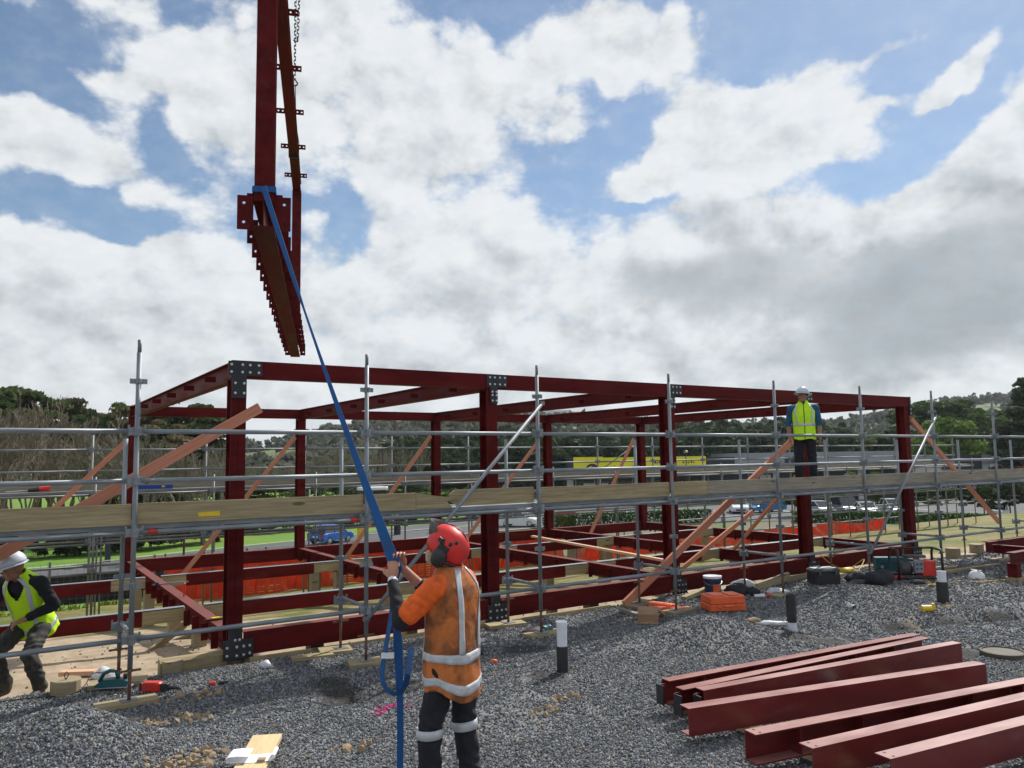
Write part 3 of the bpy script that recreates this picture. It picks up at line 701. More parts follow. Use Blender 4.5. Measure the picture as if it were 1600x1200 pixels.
# ledgers, transoms
for k in range(-1, 8):
    xa, xb = SX0+k*SPAN+.055, SX0+(k+1)*SPAN-.055
    for z in LV: pipe('ledger', (xa, YO, z), (xb, YO, z), r_, GA, FS, 12)
    pipe('ledger', (xa, YI, 1.635), (xb, YI, 1.635), r_, GA, FS, 10)
    # steel deck planks between, timber toe board outside
    for q in range(3):
        yq = YO+.17+q*.215
        stick('deck_plank', (xa-.02, yq, 1.685), (xb+.02, yq, 1.685), .205, .05, GA, FS)
    grey = k >= 3
    tb = M_['pine_grey'] if grey else M_['pine']
    xs_, xe_ = xa-.03, xb+.03
    if k == 1:                                       # the board split beside the second standard
        stick('toe_board', (xs_, YO+.045, 1.812), (xs_+.62, YO+.045, 1.812), .036, .20, tb, FS)
        b = MB(); b.prism([(0, 0, -.1), (.50, 0, -.1), (.42, 0, -.02), (.60, 0, .012), (.25, 0, .055), (0, 0, .1)], (0, -.018, 0), (0, .018, 0)); b.build('toe_board', tb, FS, loc=(xs_+.624, YO+.045, 1.812))
        b = MB(); b.prism([(.62, 0, -.1), (1.76, 0, -.1), (1.76, 0, .1), (.56, 0, .1), (.49, 0, .05), (.50, 0, -.04)], (0, -.018, 0), (0, .018, 0)); b.build('toe_board', tb, FS, loc=(xs_+.62, YO+.084, 1.825))
    elif k == 2: 
        stick('toe_board', (xs_, YO+.045, 1.815), (xe_, YO+.045, 1.815), .036, .205, tb, FS)
    elif k == 3:
        stick('toe_board', (xs_, YO+.045, 1.815), (xs_+.75, YO+.045, 1.815), .036, .205, M_['pine'], FS); stick('toe_board', (xs_+.755, YO+.047, 1.812), (xe_, YO+.047, 1.812), .036, .20, tb, FS)
    else: stick('toe_board', (xs_, YO+.045, 1.812+random.uniform(-.004, .004)), (xe_, YO+.045, 1.812+random.uniform(-.004, .004)), .036, .205, tb, FS)
for k in range(-1, 9):
    x = SX0+k*SPAN
    for z in (.64, 1.60): pipe('transom', (x+.01, YO+.05, z), (x+.01, YI-.05, z), .0215, GA, FS, 10)
for (ka, kb) in ((1, 2), (5, 6)):                     # diagonal face braces
    xa, xb = SX0+ka*SPAN-.03, SX0+kb*SPAN+.03
    p0 = Vector((xa, YO-.055, .50)); p1 = Vector((xb, YO-.055, 3.02))
    br = pipe('face_brace', p0, p1, r_, GA, FS, 12)
    for p in (p0, p1): MB().box((0, 0, 0), (.06, .07, .06)).build('brace_clamp', GO, FS, loc=tuple(p+Vector((.02, .03, .02))))
for (px_, py_, k) in ((238, 826, 0), (553, 803, 0)):
    p = at_y(px_, py_, YO); pipe('marking_tape', (p.x-.045, YO, 1.635), (p.x+.045, YO, 1.635), .0252, M_['tape_red'], FS, 12)
p = at_y(327, 803, YO+.02); MB().box((0, 0, 0), (.215, .004, .045)).build('inspection_tag', M_['tag_yellow'], FS, loc=(p.x, YO+.024, p.z))

RS = thing('rear_scaffold', 'galvanised tube scaffold with boarded walkway standing beyond the red frame', 'scaffold', (0, 0, 0))
RX0, RYI, RYO = -.61, 9.45, 10.3
for k in range(-5, 16):
    x = RX0+k*2.44
    for y, zt in ((RYO, 2.98), (RYI, 2.05)):
        zg = gz(x, y); st = pipe('standard', (x, y, zg), (x, y, zt), r_, GO, RS, 8)
        Mi = LOCM[st.name].inverted()
        for z in (.07, .62, 1.68, 2.17, 2.645):
            if z < zt-.05: put('coupler', COUP, None, st, M=Mi @ Matrix.Translation((x, y, z)))
        if k % 2 == 0: pipe('puncheon', (x+.16, y+.1, zg), (x+.16, y+.1, 1.6), .021, GO, RS, 6)
    if k == 15: break
    xa, xb = x+.05, x+2.39
    for z in (-.5, .07, .62, .70, 1.68, 2.17, 2.645): pipe('ledger', (xa, RYO, z), (xb, RYO, z), r_, GO, RS, 8)
    for z in (.0, .62, 1.66): pipe('ledger', (xa, RYI, z), (xb, RYI, z), r_, GO, RS, 8)
    for q in range(2): stick('deck_plank', (xa-.04, RYI+.2+q*.30, 1.725), (xb+.04, RYI+.2+q*.30, 1.725), .27, .045, GO, RS)
    stick('toe_board', (xa-.04, RYO-.05, 1.86), (xb+.04, RYO-.05, 1.86), .036, .215, M_['pine_grey'], RS)
    pipe('transom', (x, RYI+.04, 1.63), (x, RYO-.04, 1.63), .0215, GO, RS, 8)
pipe('face_brace', (RX0+6*2.44, RYO+.05, 1.8), (RX0+7*2.44-.4, RYO+.05, 2.9), .02, GO, RS, 8)
# ================================================================== TIMBER BRACES
def brace(label, p0, p1, w=.045, h=.095, m='stain', up=(0, 1, 0), name='timber_brace'):
    M, L = axis_matrix(p0, p1, up); b = MB().box((L/2, 0, 0), (L, h, w)).build(name, M_[m], None, M=M)
    return tag(b, label, 'timber brace', 'diagonal timber braces')
def extend(p0, p1, z):      # carry the line p0->p1 on to height z
    p0, p1 = Vector(p0), Vector(p1); d = p1-p0; return p0+d*((z-p0.z)/d.z)
yb_ = -.045
a = at_y(406, 637, yb_); q = at_y(0, 866, yb_); brace('long wide pink timber brace fixed across the nearest left column', a, extend(a, q, .12), .045, .125)
yr = WID-CD-.06
a = at_y(197, 690, yr); q = at_y(90, 790, yr); brace('pink timber brace leaning on the rear left corner column', a, extend(a, q, -.35), .045, .10)
for (pa, pb, lab) in (((461, 683), (300, 880), 'pink timber brace leaning on the second rear column'), ((673, 681), (545, 865), 'pink timber brace leaning on the third rear column'),
                      ((838, 694), (768, 788), 'pink timber brace leaning on the fourth rear column'), ((990, 686), (938, 800), 'pink timber brace leaning on the fifth rear column')):
    a = at_y(*pa, yr); q = at_y(*pb, yr); brace(lab, a, extend(a, q, -.45), .045, .09)
a = at_y(1238, 688, -.05); q = at_y(985, 935, -.28); brace('long pink timber brace running from ground to fourth front column', a, extend(a, q, gz(q.x, q.y)+.05), .05, .12)
a = at_x(1243, 775, 3*BAY-.13); q = at_x(1192, 819, 3*BAY-.13); brace('pink timber brace behind the round-shouldered fourth column below the deck', (3*BAY-.13, .15, a.z+.4), extend(a, q, ZF+.02), .045, .09)
a = at_y(1176, 799, 2.0); q = at_y(1113, 850, 2.0); brace('short bright orange timber brace with a free upper end', a, extend(a, q, .02), .045, .09)
a = at_y(1424, 655, -.04); q = at_y(1590, 850, -.04); brace('orange timber brace sloping right from the last front column', a, extend(a, q, .60), .045, .11)
a = at_z(832, 838, ZF+.03); q = at_z(1040, 876, ZF+.03)
M, L = axis_matrix(a, q); tag(MB().box((L/2, 0, 0), (L, .095, .045)).build('timber_length', M_['stain_pale'], None, M=M), 'pale pink timber length lying across the floor beams', 'timber')

# ================================================================== PILES + EDGE TIMBERS UNDER THE FLOOR
def pile(x, y, ztop, r, label, square=False, m='pile'):
    zg = gz(x, y)-.12
    b = MB()
    if square: b.box((0, 0, (ztop-zg)/2), (r*2, r*2, ztop-zg))
    else: b.lathe([(r, 0), (r*.98, ztop-zg-.006), (r*.94, ztop-zg)], 16)
    o = b.build('timber_pile', M_[m], None, (x, y, zg), smooth=False); return tag(o, label, 'timber pile', 'timber piles under the floor')
ord_ = ('first', 'second', 'third', 'fourth', 'fifth')
for i in range(5):
    for y in (1.9, 3.7, 6.1, 7.6):
        pile(i*BAY, y, ZF-FD+.03, .085, {1.9: 'square timber pile nearest the front beam under %s cross beam', 3.7: 'square timber pile near the middle of %s cross beam', 6.1: 'square timber pile behind the middle of %s cross beam', 7.6: 'square timber pile near the rear beam under %s cross beam'}[y] % ord_[i], True)
    pile(i*BAY+.03, .11, ZF-FD-.05, .12, 'dark timber pile under the %s front column' % ord_[i], False, 'pile_dark')
for n, (px_, py_, w, lab) in enumerate(((640, 965, .10, 'square timber pile under front beam beside the worker in orange'), (492, 985, .11, 'dark square pile under the front beam near the second standard'), (862, 945, .08, 'pale timber pile under front beam beside white pipe'), (923, 935, .11, 'dark square pile under front beam behind the white pipe'))):
    p = at_y(px_, py_, .22); pile(p.x, .22, ZF-FD-.012, w*.8, lab, True, 'pile_dark' if 'dark' in lab else 'pile')
a = at_y(250, 1043, .05)
E_ = thing('edge_timber', 'half round treated timber edging beside the left front column', 'timber edging', (a.x, .05, 0))
b = MB(); b.prism([(0, .0, -.15), (0, 0, .07), (0, .05, .10), (0, .14, .10), (0, .16, -.15)], (0, 0, 0), (1.02, 0, 0)); b.build('board', M_['pine'], E_)
b = MB(); b.prism([(.11*math.cos(t), .11*math.sin(t)-.03, -.15) for t in np.linspace(-math.pi, 0, 9)], (.13, .02, 0), (.13, .02, .245)); b.build('half_log', M_['pile'], E_)
for (xa, xb, y, z, lab) in ((.15, 3.4, -.10, -.03, 'long flat edge board along the gravel below the first front beam'), (3.8, 5.6, -.16, -.02, 'flat edge board lying behind the second sole board')):
    o = stick('edge_board', (xa, y, gz(xa, y)+.015), (xb, y, gz(xb, y)+.015), .03, .10, M_['pine'], None); tag(o, lab, 'board')
for (px_, py_, r, h, lab) in ((102, 1090, .14, .17, 'short sawn log stub with wire loop beside the planer'), (1490, 880, .15, .24, 'short round log post in the grass beyond the generator'), (1527, 872, .15, .24, 'short round log post nearest the right steel frame')):
    zg = -.05 if px_ < 200 else -.12; p = at_z(px_, py_, zg)
    b = MB(); b.lathe([(r, 0), (r, h-.01), (r*.95, h)], 14); T = b.build('log_stub', M_['pile'], None, (p.x, p.y, gz(p.x, p.y)-.02)); tag(T, lab, 'log')
    if px_ < 200:
        w = MB(); w.tube([(.0, -.02, h), (.02, -.03, h+.05), (.0, -.04, h+.08), (-.02, -.03, h+.05), (-.005, -.02, h)], .005, 5); w.build('wire_loop', M_['black'], T)
# timbers leaning / lying around on the clay
def lying(name, label, pa, pb, z0, z1, w, h, m='pine', cat='timber'):
    a, b_ = at_z(*pa, z0), at_z(*pb, z1); M, L = axis_matrix(a, b_); return tag(MB().box((L/2, 0, 0), (L, w, h)).build(name, M_[m], None, M=M), label, cat)
lying('timber_prop', 'timber prop sloping between two piles on the sand', (220, 1030), (290, 975), -.28, -.02, .045, .09)
lying('timber_prop', 'thin timber offcut leaning behind the left piles', (240, 1015), (318, 985), -.38, -.15, .04, .07)
lying('timber_offcut', 'timber offcut under the planer', (150, 1088), (205, 1080), -.02, -.02, .12, .05)
lying('timber_offcut', 'long pale board lying right of the last column', (1470, 895), (1560, 882), .02, .02, .10, .05)
lying('timber_offcut', 'square board lying in front of the log posts', (1470, 880), (1508, 874), -.02, -.02, .25, .04, 'pine_grey')
lying('timber_offcut', 'grey timber offcut left of the cardboard box', (972, 953), (1003, 962), .03, .03, .09, .04, 'pine_grey')
lying('timber_offcut', 'pale broken board behind the cardboard box', (985, 947), (1030, 955), .02, .02, .12, .03, 'pine_grey')
lying('timber_offcut', 'pale timber wedge between paint bucket and front beam', (1068, 935), (1105, 920), .04, .10, .10, .06)
lying('timber_offcut', 'brown boards leaning below the beam near the fifth standard', (1182, 918), (1232, 900), .05, .12, .05, .14, 'pile')
lying('timber_offcut', 'brown board leaning below the beam left of black toolbox', (1195, 914), (1262, 900), .03, .05, .03, .12, 'pile')
lying('timber_offcut', 'broken timber slab on the sand behind the first standard', (95, 1052), (150, 1050), -.12, -.12, .12, .05, 'stain_pale')
lying('timber_offcut', 'plank stub lying on gravel beside the second inner standard', (455, 1030), (520, 1022), .02, .02, .16, .035)

# ================================================================== STACK OF STEEL BEAMS
BZ = .305
BEAMS = [((1040, 1062), (1431, 990), 'rearmost of the red steel beams stacked on bearers'), ((1062, 1075.5), (1446, 995.5), 'second red steel beam from the rear in the stack'),
         ((1093, 1076.5), (1495, 1003), 'third red steel beam from the rear in the stack'), ((1069, 1104), (1531, 1035), 'fourth red beam, with a broad plain web facing the gap'),
         ((1172, 1144), (1600, 1063), 'red beam with stiffener plates in its web beyond the gap'), ((1259, 1165), (1600, 1087), 'second nearest red steel beam of the stack'), ((1379, 1181), (1600, 1125), 'nearest red steel beam at the lower right corner')]
OD = M_['oxide_dust_sheen']; dirs = []
for i, (pa, pb, lab) in enumerate(BEAMS):
    a, q = at_z(*pa, BZ), at_z(*pb, BZ); d = (q-a).normalized(); L = (q-a).length if i < 4 else 3.5
    wB = .105 if i < 3 else .125
    T = thing('steel_beam', lab, 'steel beam', tuple(a), math.atan2(d.y, d.x), 'stacked steel beams'); dirs.append((a, d, L))
    opn = i in (0, 1, 4)
    MB().channel(L, .215, wB, 1 if opn else -1).build('channel_section', OD, T)
    if i < 3:
        MB().box((-.05, -.03 if i else .02, -.125), (.012, .10, .17)).build('end_plate', M_['plate'], T)
        MB().box((-.024, 0, -.12), (.05, .010, .18)).build('fin_plate', OD, T)
    for k in range(5):
        x = .42+k*.62
        if x < L-.1:
            MB().box((x, -.006 if opn else .006, -.108), (.008, wB-.022, .19)).build('stiffener', OD, T)
    if i >= 4:
        for s in (-1, 1): MB().lathe([(.011, 0), (.011, .002)], 8, c=(.06, s*.035, 0.0005)).build('bolt_hole', M_['plate'], T)
def bearer(px0, px1, zz, lab, w=.10, h=.07):
    a, q = at_z(*px0, zz), at_z(*px1, zz); M, L = axis_matrix(a, q); tag(MB().box((L/2, 0, 0), (L, w, h)).build('timber_bearer', M_['pine_fresh'], None, M=M), lab, 'timber')
zb_ = BZ-.215-.036
for (pa, pb, lab) in (((2.95, -4.22), (2.72, -6.75), 'fresh pine bearer under the near ends of the steel beams'), ((5.25, -4.45), (4.95, -6.95), 'fresh pine bearer under the far ends of steel beams')):
    M, L = axis_matrix((*pa, zb_), (*pb, zb_)); tag(MB().box((L/2, 0, 0), (L, .10, .07)).build('timber_bearer', M_['pine_fresh'], None, M=M), lab, 'timber')

# ================================================================== PIPES IN THE GROUND, MANHOLE
def riser(px_, py_, parts, r, label, cut=None):
    p = at_z(px_, py_, 0); T = thing('pipe_riser', label, 'pipe', (p.x, p.y, gz(p.x, p.y)-.03), 0, 'drain pipes standing in the gravel')
    for (nm, z0, z1, rr, m) in parts:
        b = MB(); b.lathe([(rr, z0), (rr, z1), (rr-.006, z1), (rr-.006, max(z0, z1-.06))], 20); b.build(nm, M_[m], T, smooth=False)
    return T
riser(879, 1050, (('black_sleeve', 0, .30, .062, 'black'), ('white_pipe', .301, .47, .056, 'pvc'), ('socket', .471, .56, .058, 'pvc')), .06, 'white drain pipe in a black sleeve beside the worker')
riser(1238, 986, (('white_pipe', 0, .14, .060, 'pvc'), ('black_sleeve', .141, .50, .063, 'black')), .06, 'black drain pipe with white foot beside the gravel mound')
riser(1474, 944, (('black_sleeve', 0, .36, .085, 'black'), ('grey_pipe', .361, .52, .066, 'pvc')), .06, 'black drain pipe with pale grey top near the generator')
p = at_z(1567, 1022, .02); T = thing('manhole_cover', 'round concrete manhole cover with black rim in the gravel', 'manhole', (p.x, p.y, gz(p.x, p.y)))
MB().lathe([(.23, -.05), (.23, .055), (.205, .06), (.205, .04)], 28).build('rim', M_['pile_dark'], T)
M_['conc'] = mat('concrete', (.17, .155, .135), .9, 0, .3, 12, .4, 60)
MB().lathe([(.203, .0), (.203, .048)], 28).build('lid', M_['conc'], T)
p = at_z(757, 1018, .04); T = MB(); T.lathe([(.052, 0), (.052, .22), (.045, .22), (.045, .02)], 18, axis='x'); T = T.build('pipe_offcut', M_['dark'], None, (p.x-.02, p.y, gz(p.x, p.y)+.055)); T.rotation_euler = (0, 0, 2.4); tag(T, 'grey pipe offcut lying on gravel right of the worker', 'pipe')

# ================================================================== TOOLS AND CLUTTER
def place(px_, py_, z=0.0): p = at_z(px_, py_, z); return (p.x, p.y, gz(p.x, p.y))
def rbox(b, c, d, r=.02, n=3):       # box with rounded plan corners and eased top
    pts = []
    for (sx, sy, a0) in ((1, 1, 0), (-1, 1, 90), (-1, -1, 180), (1, -1, 270)):
        for k in range(n+1):
            t = math.radians(a0+90*k/n); pts.append((sx*(d[0]/2-r)+r*math.cos(t), sy*(d[1]/2-r)+r*math.sin(t)))
    def ringz(z, s): return [Vector((c[0]+x*(1-s/d[0]*2), c[1]+y*(1-s/d[1]*2), c[2]+z)) for x, y in pts]
    h = d[2]/2
    return b.loft([ringz(-h, r*.4), ringz(-h+r*.4, 0), ringz(h-r*.4, 0), ringz(h, r*.4)])
VIEW = -YAW      # rotation that turns local +Y away from the camera
# plank with papers
p = at_z(418, 1152, .03); q = at_z(385, 1215, .03); M, L = axis_matrix(p, q); zz = gz(p.x, p.y)+.03
o = MB().box((.45, 0, 0), (.9, .235, .036)).build('pine_plank', M_['pine_fresh'], None, M=M); o.location.z = zz+.01; tag(o, 'pale pine plank lying on gravel in the foreground', 'plank')
pp = at_z(386, 1185, .06); T = thing('paper_plans', 'folded white paper plans resting on the pine plank', 'papers', (pp.x, pp.y, zz+.03), VIEW+.1)
b = MB(); 
def sheet(b, prof, w, t=.002):
    top = [(x, -w/2, z) for x, z in prof]; n = len(prof)
    vs = [(x, s*w/2, z+k) for k in (0, t) for s in (-1, 1) for x, z in prof]
    fs = []
    for i in range(n-1):
        fs += [(i, n+i, n+i+1, i+1), (2*n+i, 2*n+i+1, 3*n+i+1, 3*n+i), (i, i+1, 2*n+i+1, 2*n+i), (n+i, 3*n+i, 3*n+i+1, n+i+1)]
    return b.add(vs, fs)
sheet(b, [(.16, .0), (0, .0), (-.10, .002), (-.135, .012), (-.14, .03), (-.12, .045), (-.06, .05), (.03, .045)], .17); b.build('sheet', M_['paper'], T)
b = MB(); sheet(b, [(.10, .003), (.19, .006), (.215, .02), (.22, .045), (.20, .055)], .16); b.build('sheet', M_['paper'], T)
MB().box((.12, -.06, .012), (.055, .05, .016)).build('tape_block', M_['cardboard'], T)
# electric planer with cord
T = thing('electric_planer', 'teal electric planer lying on a timber offcut', 'power tool', (*place(176, 1080, 0)[:2], place(176, 1080)[2]+.05), VIEW+.15)
b = MB(); b.prism([(-.16, 0, 0), (.15, 0, 0), (.16, 0, .05), (.10, 0, .075), (-.02, 0, .08), (-.10, 0, .07), (-.16, 0, .025)], (0, -.05, 0), (0, .05, 0)); b.build('body', M_['teal'], T)
b = MB(); b.tube([(-.13, 0, .05), (-.09, 0, .13), (-.03, 0, .155), (.03, 0, .145), (.05, 0, .07)], .02, 8); b.build('handle', M_['teal'], T, smooth=True)
b = MB(); b.lathe([(.014, 0), (.02, .03), (.026, .045), (.02, .06)], 10, c=(.12, 0, .06)); b.build('depth_knob', M_['black'], T)
MB().box((.02, 0, -.004), (.34, .095, .012)).build('sole', M_['zinc'], T)
def cord(name, label, pts, r, m, cat='cable'):
    P = [Vector(p) for p in pts]; out = []
    for i in range(len(P)-1):
        p0, p1, p2, p3 = P[max(i-1, 0)], P[i], P[i+1], P[min(i+2, len(P)-1)]
        for k in range(8):
            t = k/8; out.append(.5*((2*p1)+(p2-p0)*t+(2*p0-5*p1+4*p2-p3)*t*t+(3*p1-p0-3*p2+p3)*t**3))
    out.append(P[-1]); b = MB().tube(out, r, 6); return tag(b.build(name, M_[m], None, smooth=True), label, cat)
def gpt(px_, py_, dz=.01, z=0.0): p = at_z(px_, py_, z); return (p.x, p.y, gz(p.x, p.y)+dz)
cord('power_cord', 'black power cord trailing left from the planer', [gpt(158, 1064, .13), gpt(143, 1060, .14), gpt(132, 1078, .05), gpt(110, 1086), gpt(60, 1090), gpt(10, 1096), gpt(-40, 1102)], .006, 'black_cord')
cord('power_cord', 'thin black wire lying on gravel by the first sole board', [gpt(100, 1103), gpt(130, 1105), gpt(150, 1109), gpt(172, 1106)], .004, 'black_cord')
# red cordless tool
x, y, z = place(238, 1082, 0); T = thing('cordless_tool', 'red and black cordless tool lying on gravel by first standard', 'power tool', (x, y, z+.01), VIEW-.08)
b = MB(); rbox(b, (0, 0, .05), (.20, .10, .095), .03); b.build('body', M_['red_plastic'], T)
b = MB(); rbox(b, (.135, 0, .045), (.08, .08, .08), .02); b.build('head', M_['black'], T); b = MB(); b.tube([(.16, 0, .04), (.24, .01, .035), (.30, 0, .03)], [.025, .015, .006], 8); b.build('nozzle', M_['black'], T); b = MB(); rbox(b, (-.11, 0, .05), (.03, .07, .08), .012); b.build('battery', M_['black'], T)
# orange folded stools / barrier feet
x, y, z = place(1045, 950, .03); T = thing('orange_trestle', 'orange folded plastic trestle lying beside the fourth standard', 'trestle', (x, y, z), VIEW)
for (c, L, rz) in (((.05, -.12, .035), .55, .05), ((-.1, .1, .06), .36, -.55), ((-.05, .16, .05), .36, -.45)):
    b = MB(); b.box((0, 0, 0), (L, .10, .06)); b.box((0, 0, .032), (L*.9, .04, .012)); o = b.build('leg', M_['orange_plastic'], T, loc=c); o.rotation_euler = (0, .05, rz)
# orange case
x, y, z = place(1130, 952, .03); T = thing('orange_case', 'orange plastic carry case lying closed on the gravel', 'tool case', (x, y, z+.02), VIEW+.18)
b = MB(); rbox(b, (0, 0, .055), (.57, .38, .10), .035, 5); b.build('base', M_['orange_plastic'], T); b = MB(); rbox(b, (0, 0, .165), (.56, .37, .115), .035, 5); rbox(b, (-.13, .0, .229), (.20, .28, .016), .02); rbox(b, (.13, .0, .229), (.20, .28, .016), .02); b.build('lid', M_['orange_plastic'], T)
for s in (-1, 1): MB().box((s*.14, -.19, .088), (.06, .02, .05)).build('latch', M_['orange_plastic'], T)
b = MB(); b.tube([(-.07, -.18, .085), (-.07, -.22, .085), (.07, -.22, .085), (.07, -.18, .085)], .012, 6); b.build('handle', M_['orange_plastic'], T)
# paint bucket
x, y, z = place(1114, 929, .03); T = thing('paint_bucket', 'navy paint bucket with white lid below the front beam', 'bucket', (x, y, z))
b = MB(); b.lathe([(.125, 0), (.14, .27), (.145, .275), (.145, .285)], 24); b.build('pail', M_['navy'], T, smooth=False)
b = MB(); b.lathe([(.152, .285), (.152, .32), (.13, .325), (.13, .318)], 24); b.build('lid', M_['white_plastic'], T)
b = MB(); a0 = VIEW-math.pi/2
ang = np.linspace(a0-.2, a0+.75, 8); b.loft([[Vector((.1375*math.cos(t), .1375*math.sin(t), .08)) for t in ang], [Vector((.1445*math.cos(t), .1445*math.sin(t), .2)) for t in ang]], cap=False, closed=False); b.build('label_panel', M_['orange_plastic'], T)
b = MB(); b.tube([(.148*math.cos(t), .148*math.sin(t), .24-.10*math.sin((t-a0+1.57)/1)*0 - .06*math.cos(t-a0)) for t in np.linspace(a0-1.5, a0+1.5, 12)], .004, 5); b.build('handle', M_['zinc'], T)
# cardboard box on its side
x, y, z = place(1014, 968, .03); T = thing('cardboard_box', 'open brown cardboard box lying crushed on the gravel', 'box', (x, y, z), VIEW-.15)
b = MB(); t_ = .006
b.loft([[Vector((xx, yy, zz)) for (yy, zz) in ((-.13, .0), (-.14, .12), (-.10, .175), (.06, .19), (.12, .16), (.13, .01))] for xx in (-.15, .0, .13)], cap=True); b.build('carton', M_['cardboard'], T)
b = MB(); b.box((.17, -.03, .15), (.09, .24, t_), M=Euler((.1, .7, .2)).to_matrix()); b.build('flap', M_['cardboard'], T); b = MB(); b.box((-.04, -.17, .012), (.34, .12, t_), M=Euler((.08, 0, 0)).to_matrix()); b.build('flap', M_['cardboard'], T); b = MB(); b.box((.19, .05, .08), (.10, .18, t_), M=Euler((.0, -.9, .3)).to_matrix()); b.build('flap', M_['cardboard'], T)
def heap(name, label, cat, px_, py_, pieces, zoff=0.0, rz=0.0):
    """soft crumpled item: several lumpy pieces"""
    x, y, z = place(px_, py_, .02); T = thing(name, label, cat, (x, y, z+zoff), VIEW+rz)
    for (nm, c, r, m, sd) in pieces:
        b = MB(); b.ell((0, 0, 0), r, 16, 10); R = random.Random(sd); ph = [R.uniform(0, 6.28) for _ in range(6)]
        vv = []
        for q in b.v:
            k = 1+.16*math.sin(q[0]/r[0]*3+ph[0])*math.cos(q[1]/r[1]*3.3+ph[1])+.10*math.sin(q[2]/r[2]*4+q[0]/r[0]*5+ph[2]); vv.append((q[0]*k, q[1]*k, max(q[2]*k, -r[2]*.75)))
        b.v = vv; b.build(nm, M_[m], T, loc=(c[0], c[1], c[2]+r[2]*.72), smooth=True)
    return T
heap('clothing_heap', 'crumpled dusty clothing beside the third standard foot', 'clothing', 836, 988, (('sleeve', (0, 0, 0), (.17, .10, .055), 'rag2', 1), ('collar', (.14, .06, .01), (.10, .07, .06), 'teal', 2)))
T = heap('tool_bag', 'black tool bag with looped handles behind the orange case', 'bag', 1152, 929, (('pouch', (0, 0, 0), (.19, .12, .11), 'rag', 3), ('pouch', (.24, -.02, 0), (.15, .10, .08), 'rag', 4)))
b = MB(); b.tube([(-.1, 0, .14), (-.05, -.02, .2), (.08, -.02, .2), (.15, 0, .14), (.24, -.06, .07), (.22, -.10, .02)], .012, 7); b.build('handle', M_['black'], T, smooth=True)
heap('plastic_sheet', 'crumpled white plastic sheet behind the black tool bag', 'plastic', 1163, 918, (('fold', (0, .0, 0), (.22, .06, .10), 'bag', 5),))
heap('plastic_sheet', 'crumpled white wrapping beside the fifth standard foot', 'plastic', 1212, 926, (('fold', (0, 0, 0), (.17, .12, .06), 'bag', 8), ('fold', (.1, -.05, 0), (.12, .08, .045), 'bag', 9)))
heap('plastic_wrap', 'long white plastic wrap lying on the gravel mound', 'plastic', 1210, 982, (('fold', (0, 0, .0), (.26, .05, .035), 'bag', 11), ('fold', (-.25, .02, .02), (.09, .05, .04), 'clod', 12)), .03, -.25)
heap('plastic_bag', 'clear plastic bag between the stacked steel beams', 'plastic', 1368, 1098, (('fold', (0, 0, .03), (.13, .09, .09), 'bag', 14), ('fold', (.1, .0, 0), (.12, .06, .05), 'bag', 15)), 0, -.2)
T = heap('plastic_bag', 'clear plastic bag of fixings on the sand behind first standard', 'plastic', 166, 1034, (('sack', (0, 0, 0), (.13, .10, .10), 'bag', 17), ('fold', (-.08, 0, .02), (.08, .06, .06), 'bag', 18)), -.05)
heap('rag', 'small crumpled rag on gravel beside the second sole board', 'cloth', 415, 1040, (('fold', (0, 0, 0), (.06, .04, .05), 'bag', 21),))
heap('glove', 'small pink and black glove on the gravel left of the pit', 'glove', 332, 1066, (('palm', (0, 0, 0), (.04, .03, .025), 'red_plastic', 22), ('cuff', (.10, .04, 0), (.05, .03, .02), 'rag', 23)))
heap('crushed_tin', 'small black and silver crushed tin on the gravel', 'litter', 1328, 951, (('shell', (0, 0, 0), (.05, .04, .04), 'bag', 25), ('base', (.05, -.01, 0), (.04, .03, .03), 'black', 26)))
heap('orange_litter', 'scrap of orange wrapper on gravel right of the worker', 'litter', 772, 1033, (('scrap', (0, 0, 0), (.045, .03, .025), 'orange_plastic', 27),))
# caulking tube
x, y, z = place(1192, 932, .03); T = thing('sealant_tube', 'white and red sealant tube lying on the gravel', 'tube', (x, y, z+.03), VIEW+.05)
MB().lathe([(.027, 0), (.027, .17)], 14, c=(-.14, 0, 0), axis='x').build('barrel', M_['white_plastic'], T); MB().lathe([(.0275, 0), (.0275, .09), (.01, .10), (.006, .15)], 14, c=(.031, 0, 0), axis='x').build('nozzle', M_['red_plastic'], T)
# black toolbox
x, y, z = place(1287, 910, .03); T = thing('black_toolbox', 'black plastic toolbox with grey lid below the fourth column', 'toolbox', (x, y, z), VIEW+.2)
b = MB(); rbox(b, (0, 0, .11), (.50, .28, .22), .03); b.build('body', M_['black'], T); b = MB(); rbox(b, (0, 0, .252), (.52, .30, .06), .04); b.build('lid', M_['dark'], T); b = MB(); rbox(b, (0, 0, .29), (.46, .24, .018), .03); b.build('tray', M_['white_plastic'] if False else M_['galv'], T)
for s in (-1, 1): MB().box((s*.16, -.152, .215), (.05, .016, .07)).build('latch', M_['dark'], T)
# teal case
x, y, z = place(1392, 893, 0); T = thing('teal_tool_case', 'long teal tool case left of the generator', 'tool case', (x, y, z), VIEW-.12)
b = MB(); rbox(b, (0, 0, .14), (.60, .20, .27), .03); b.build('case', M_['teal'], T)
for s in (-1, 1): MB().lathe([(.03, 0), (.03, .02)], 12, c=(s*.17-.02, -.118, .10), axis='y').build('latch', M_['zinc'], T)
MB().box((0, -.101, .17), (.58, .006, .015)).build('seam', M_['black'], T)
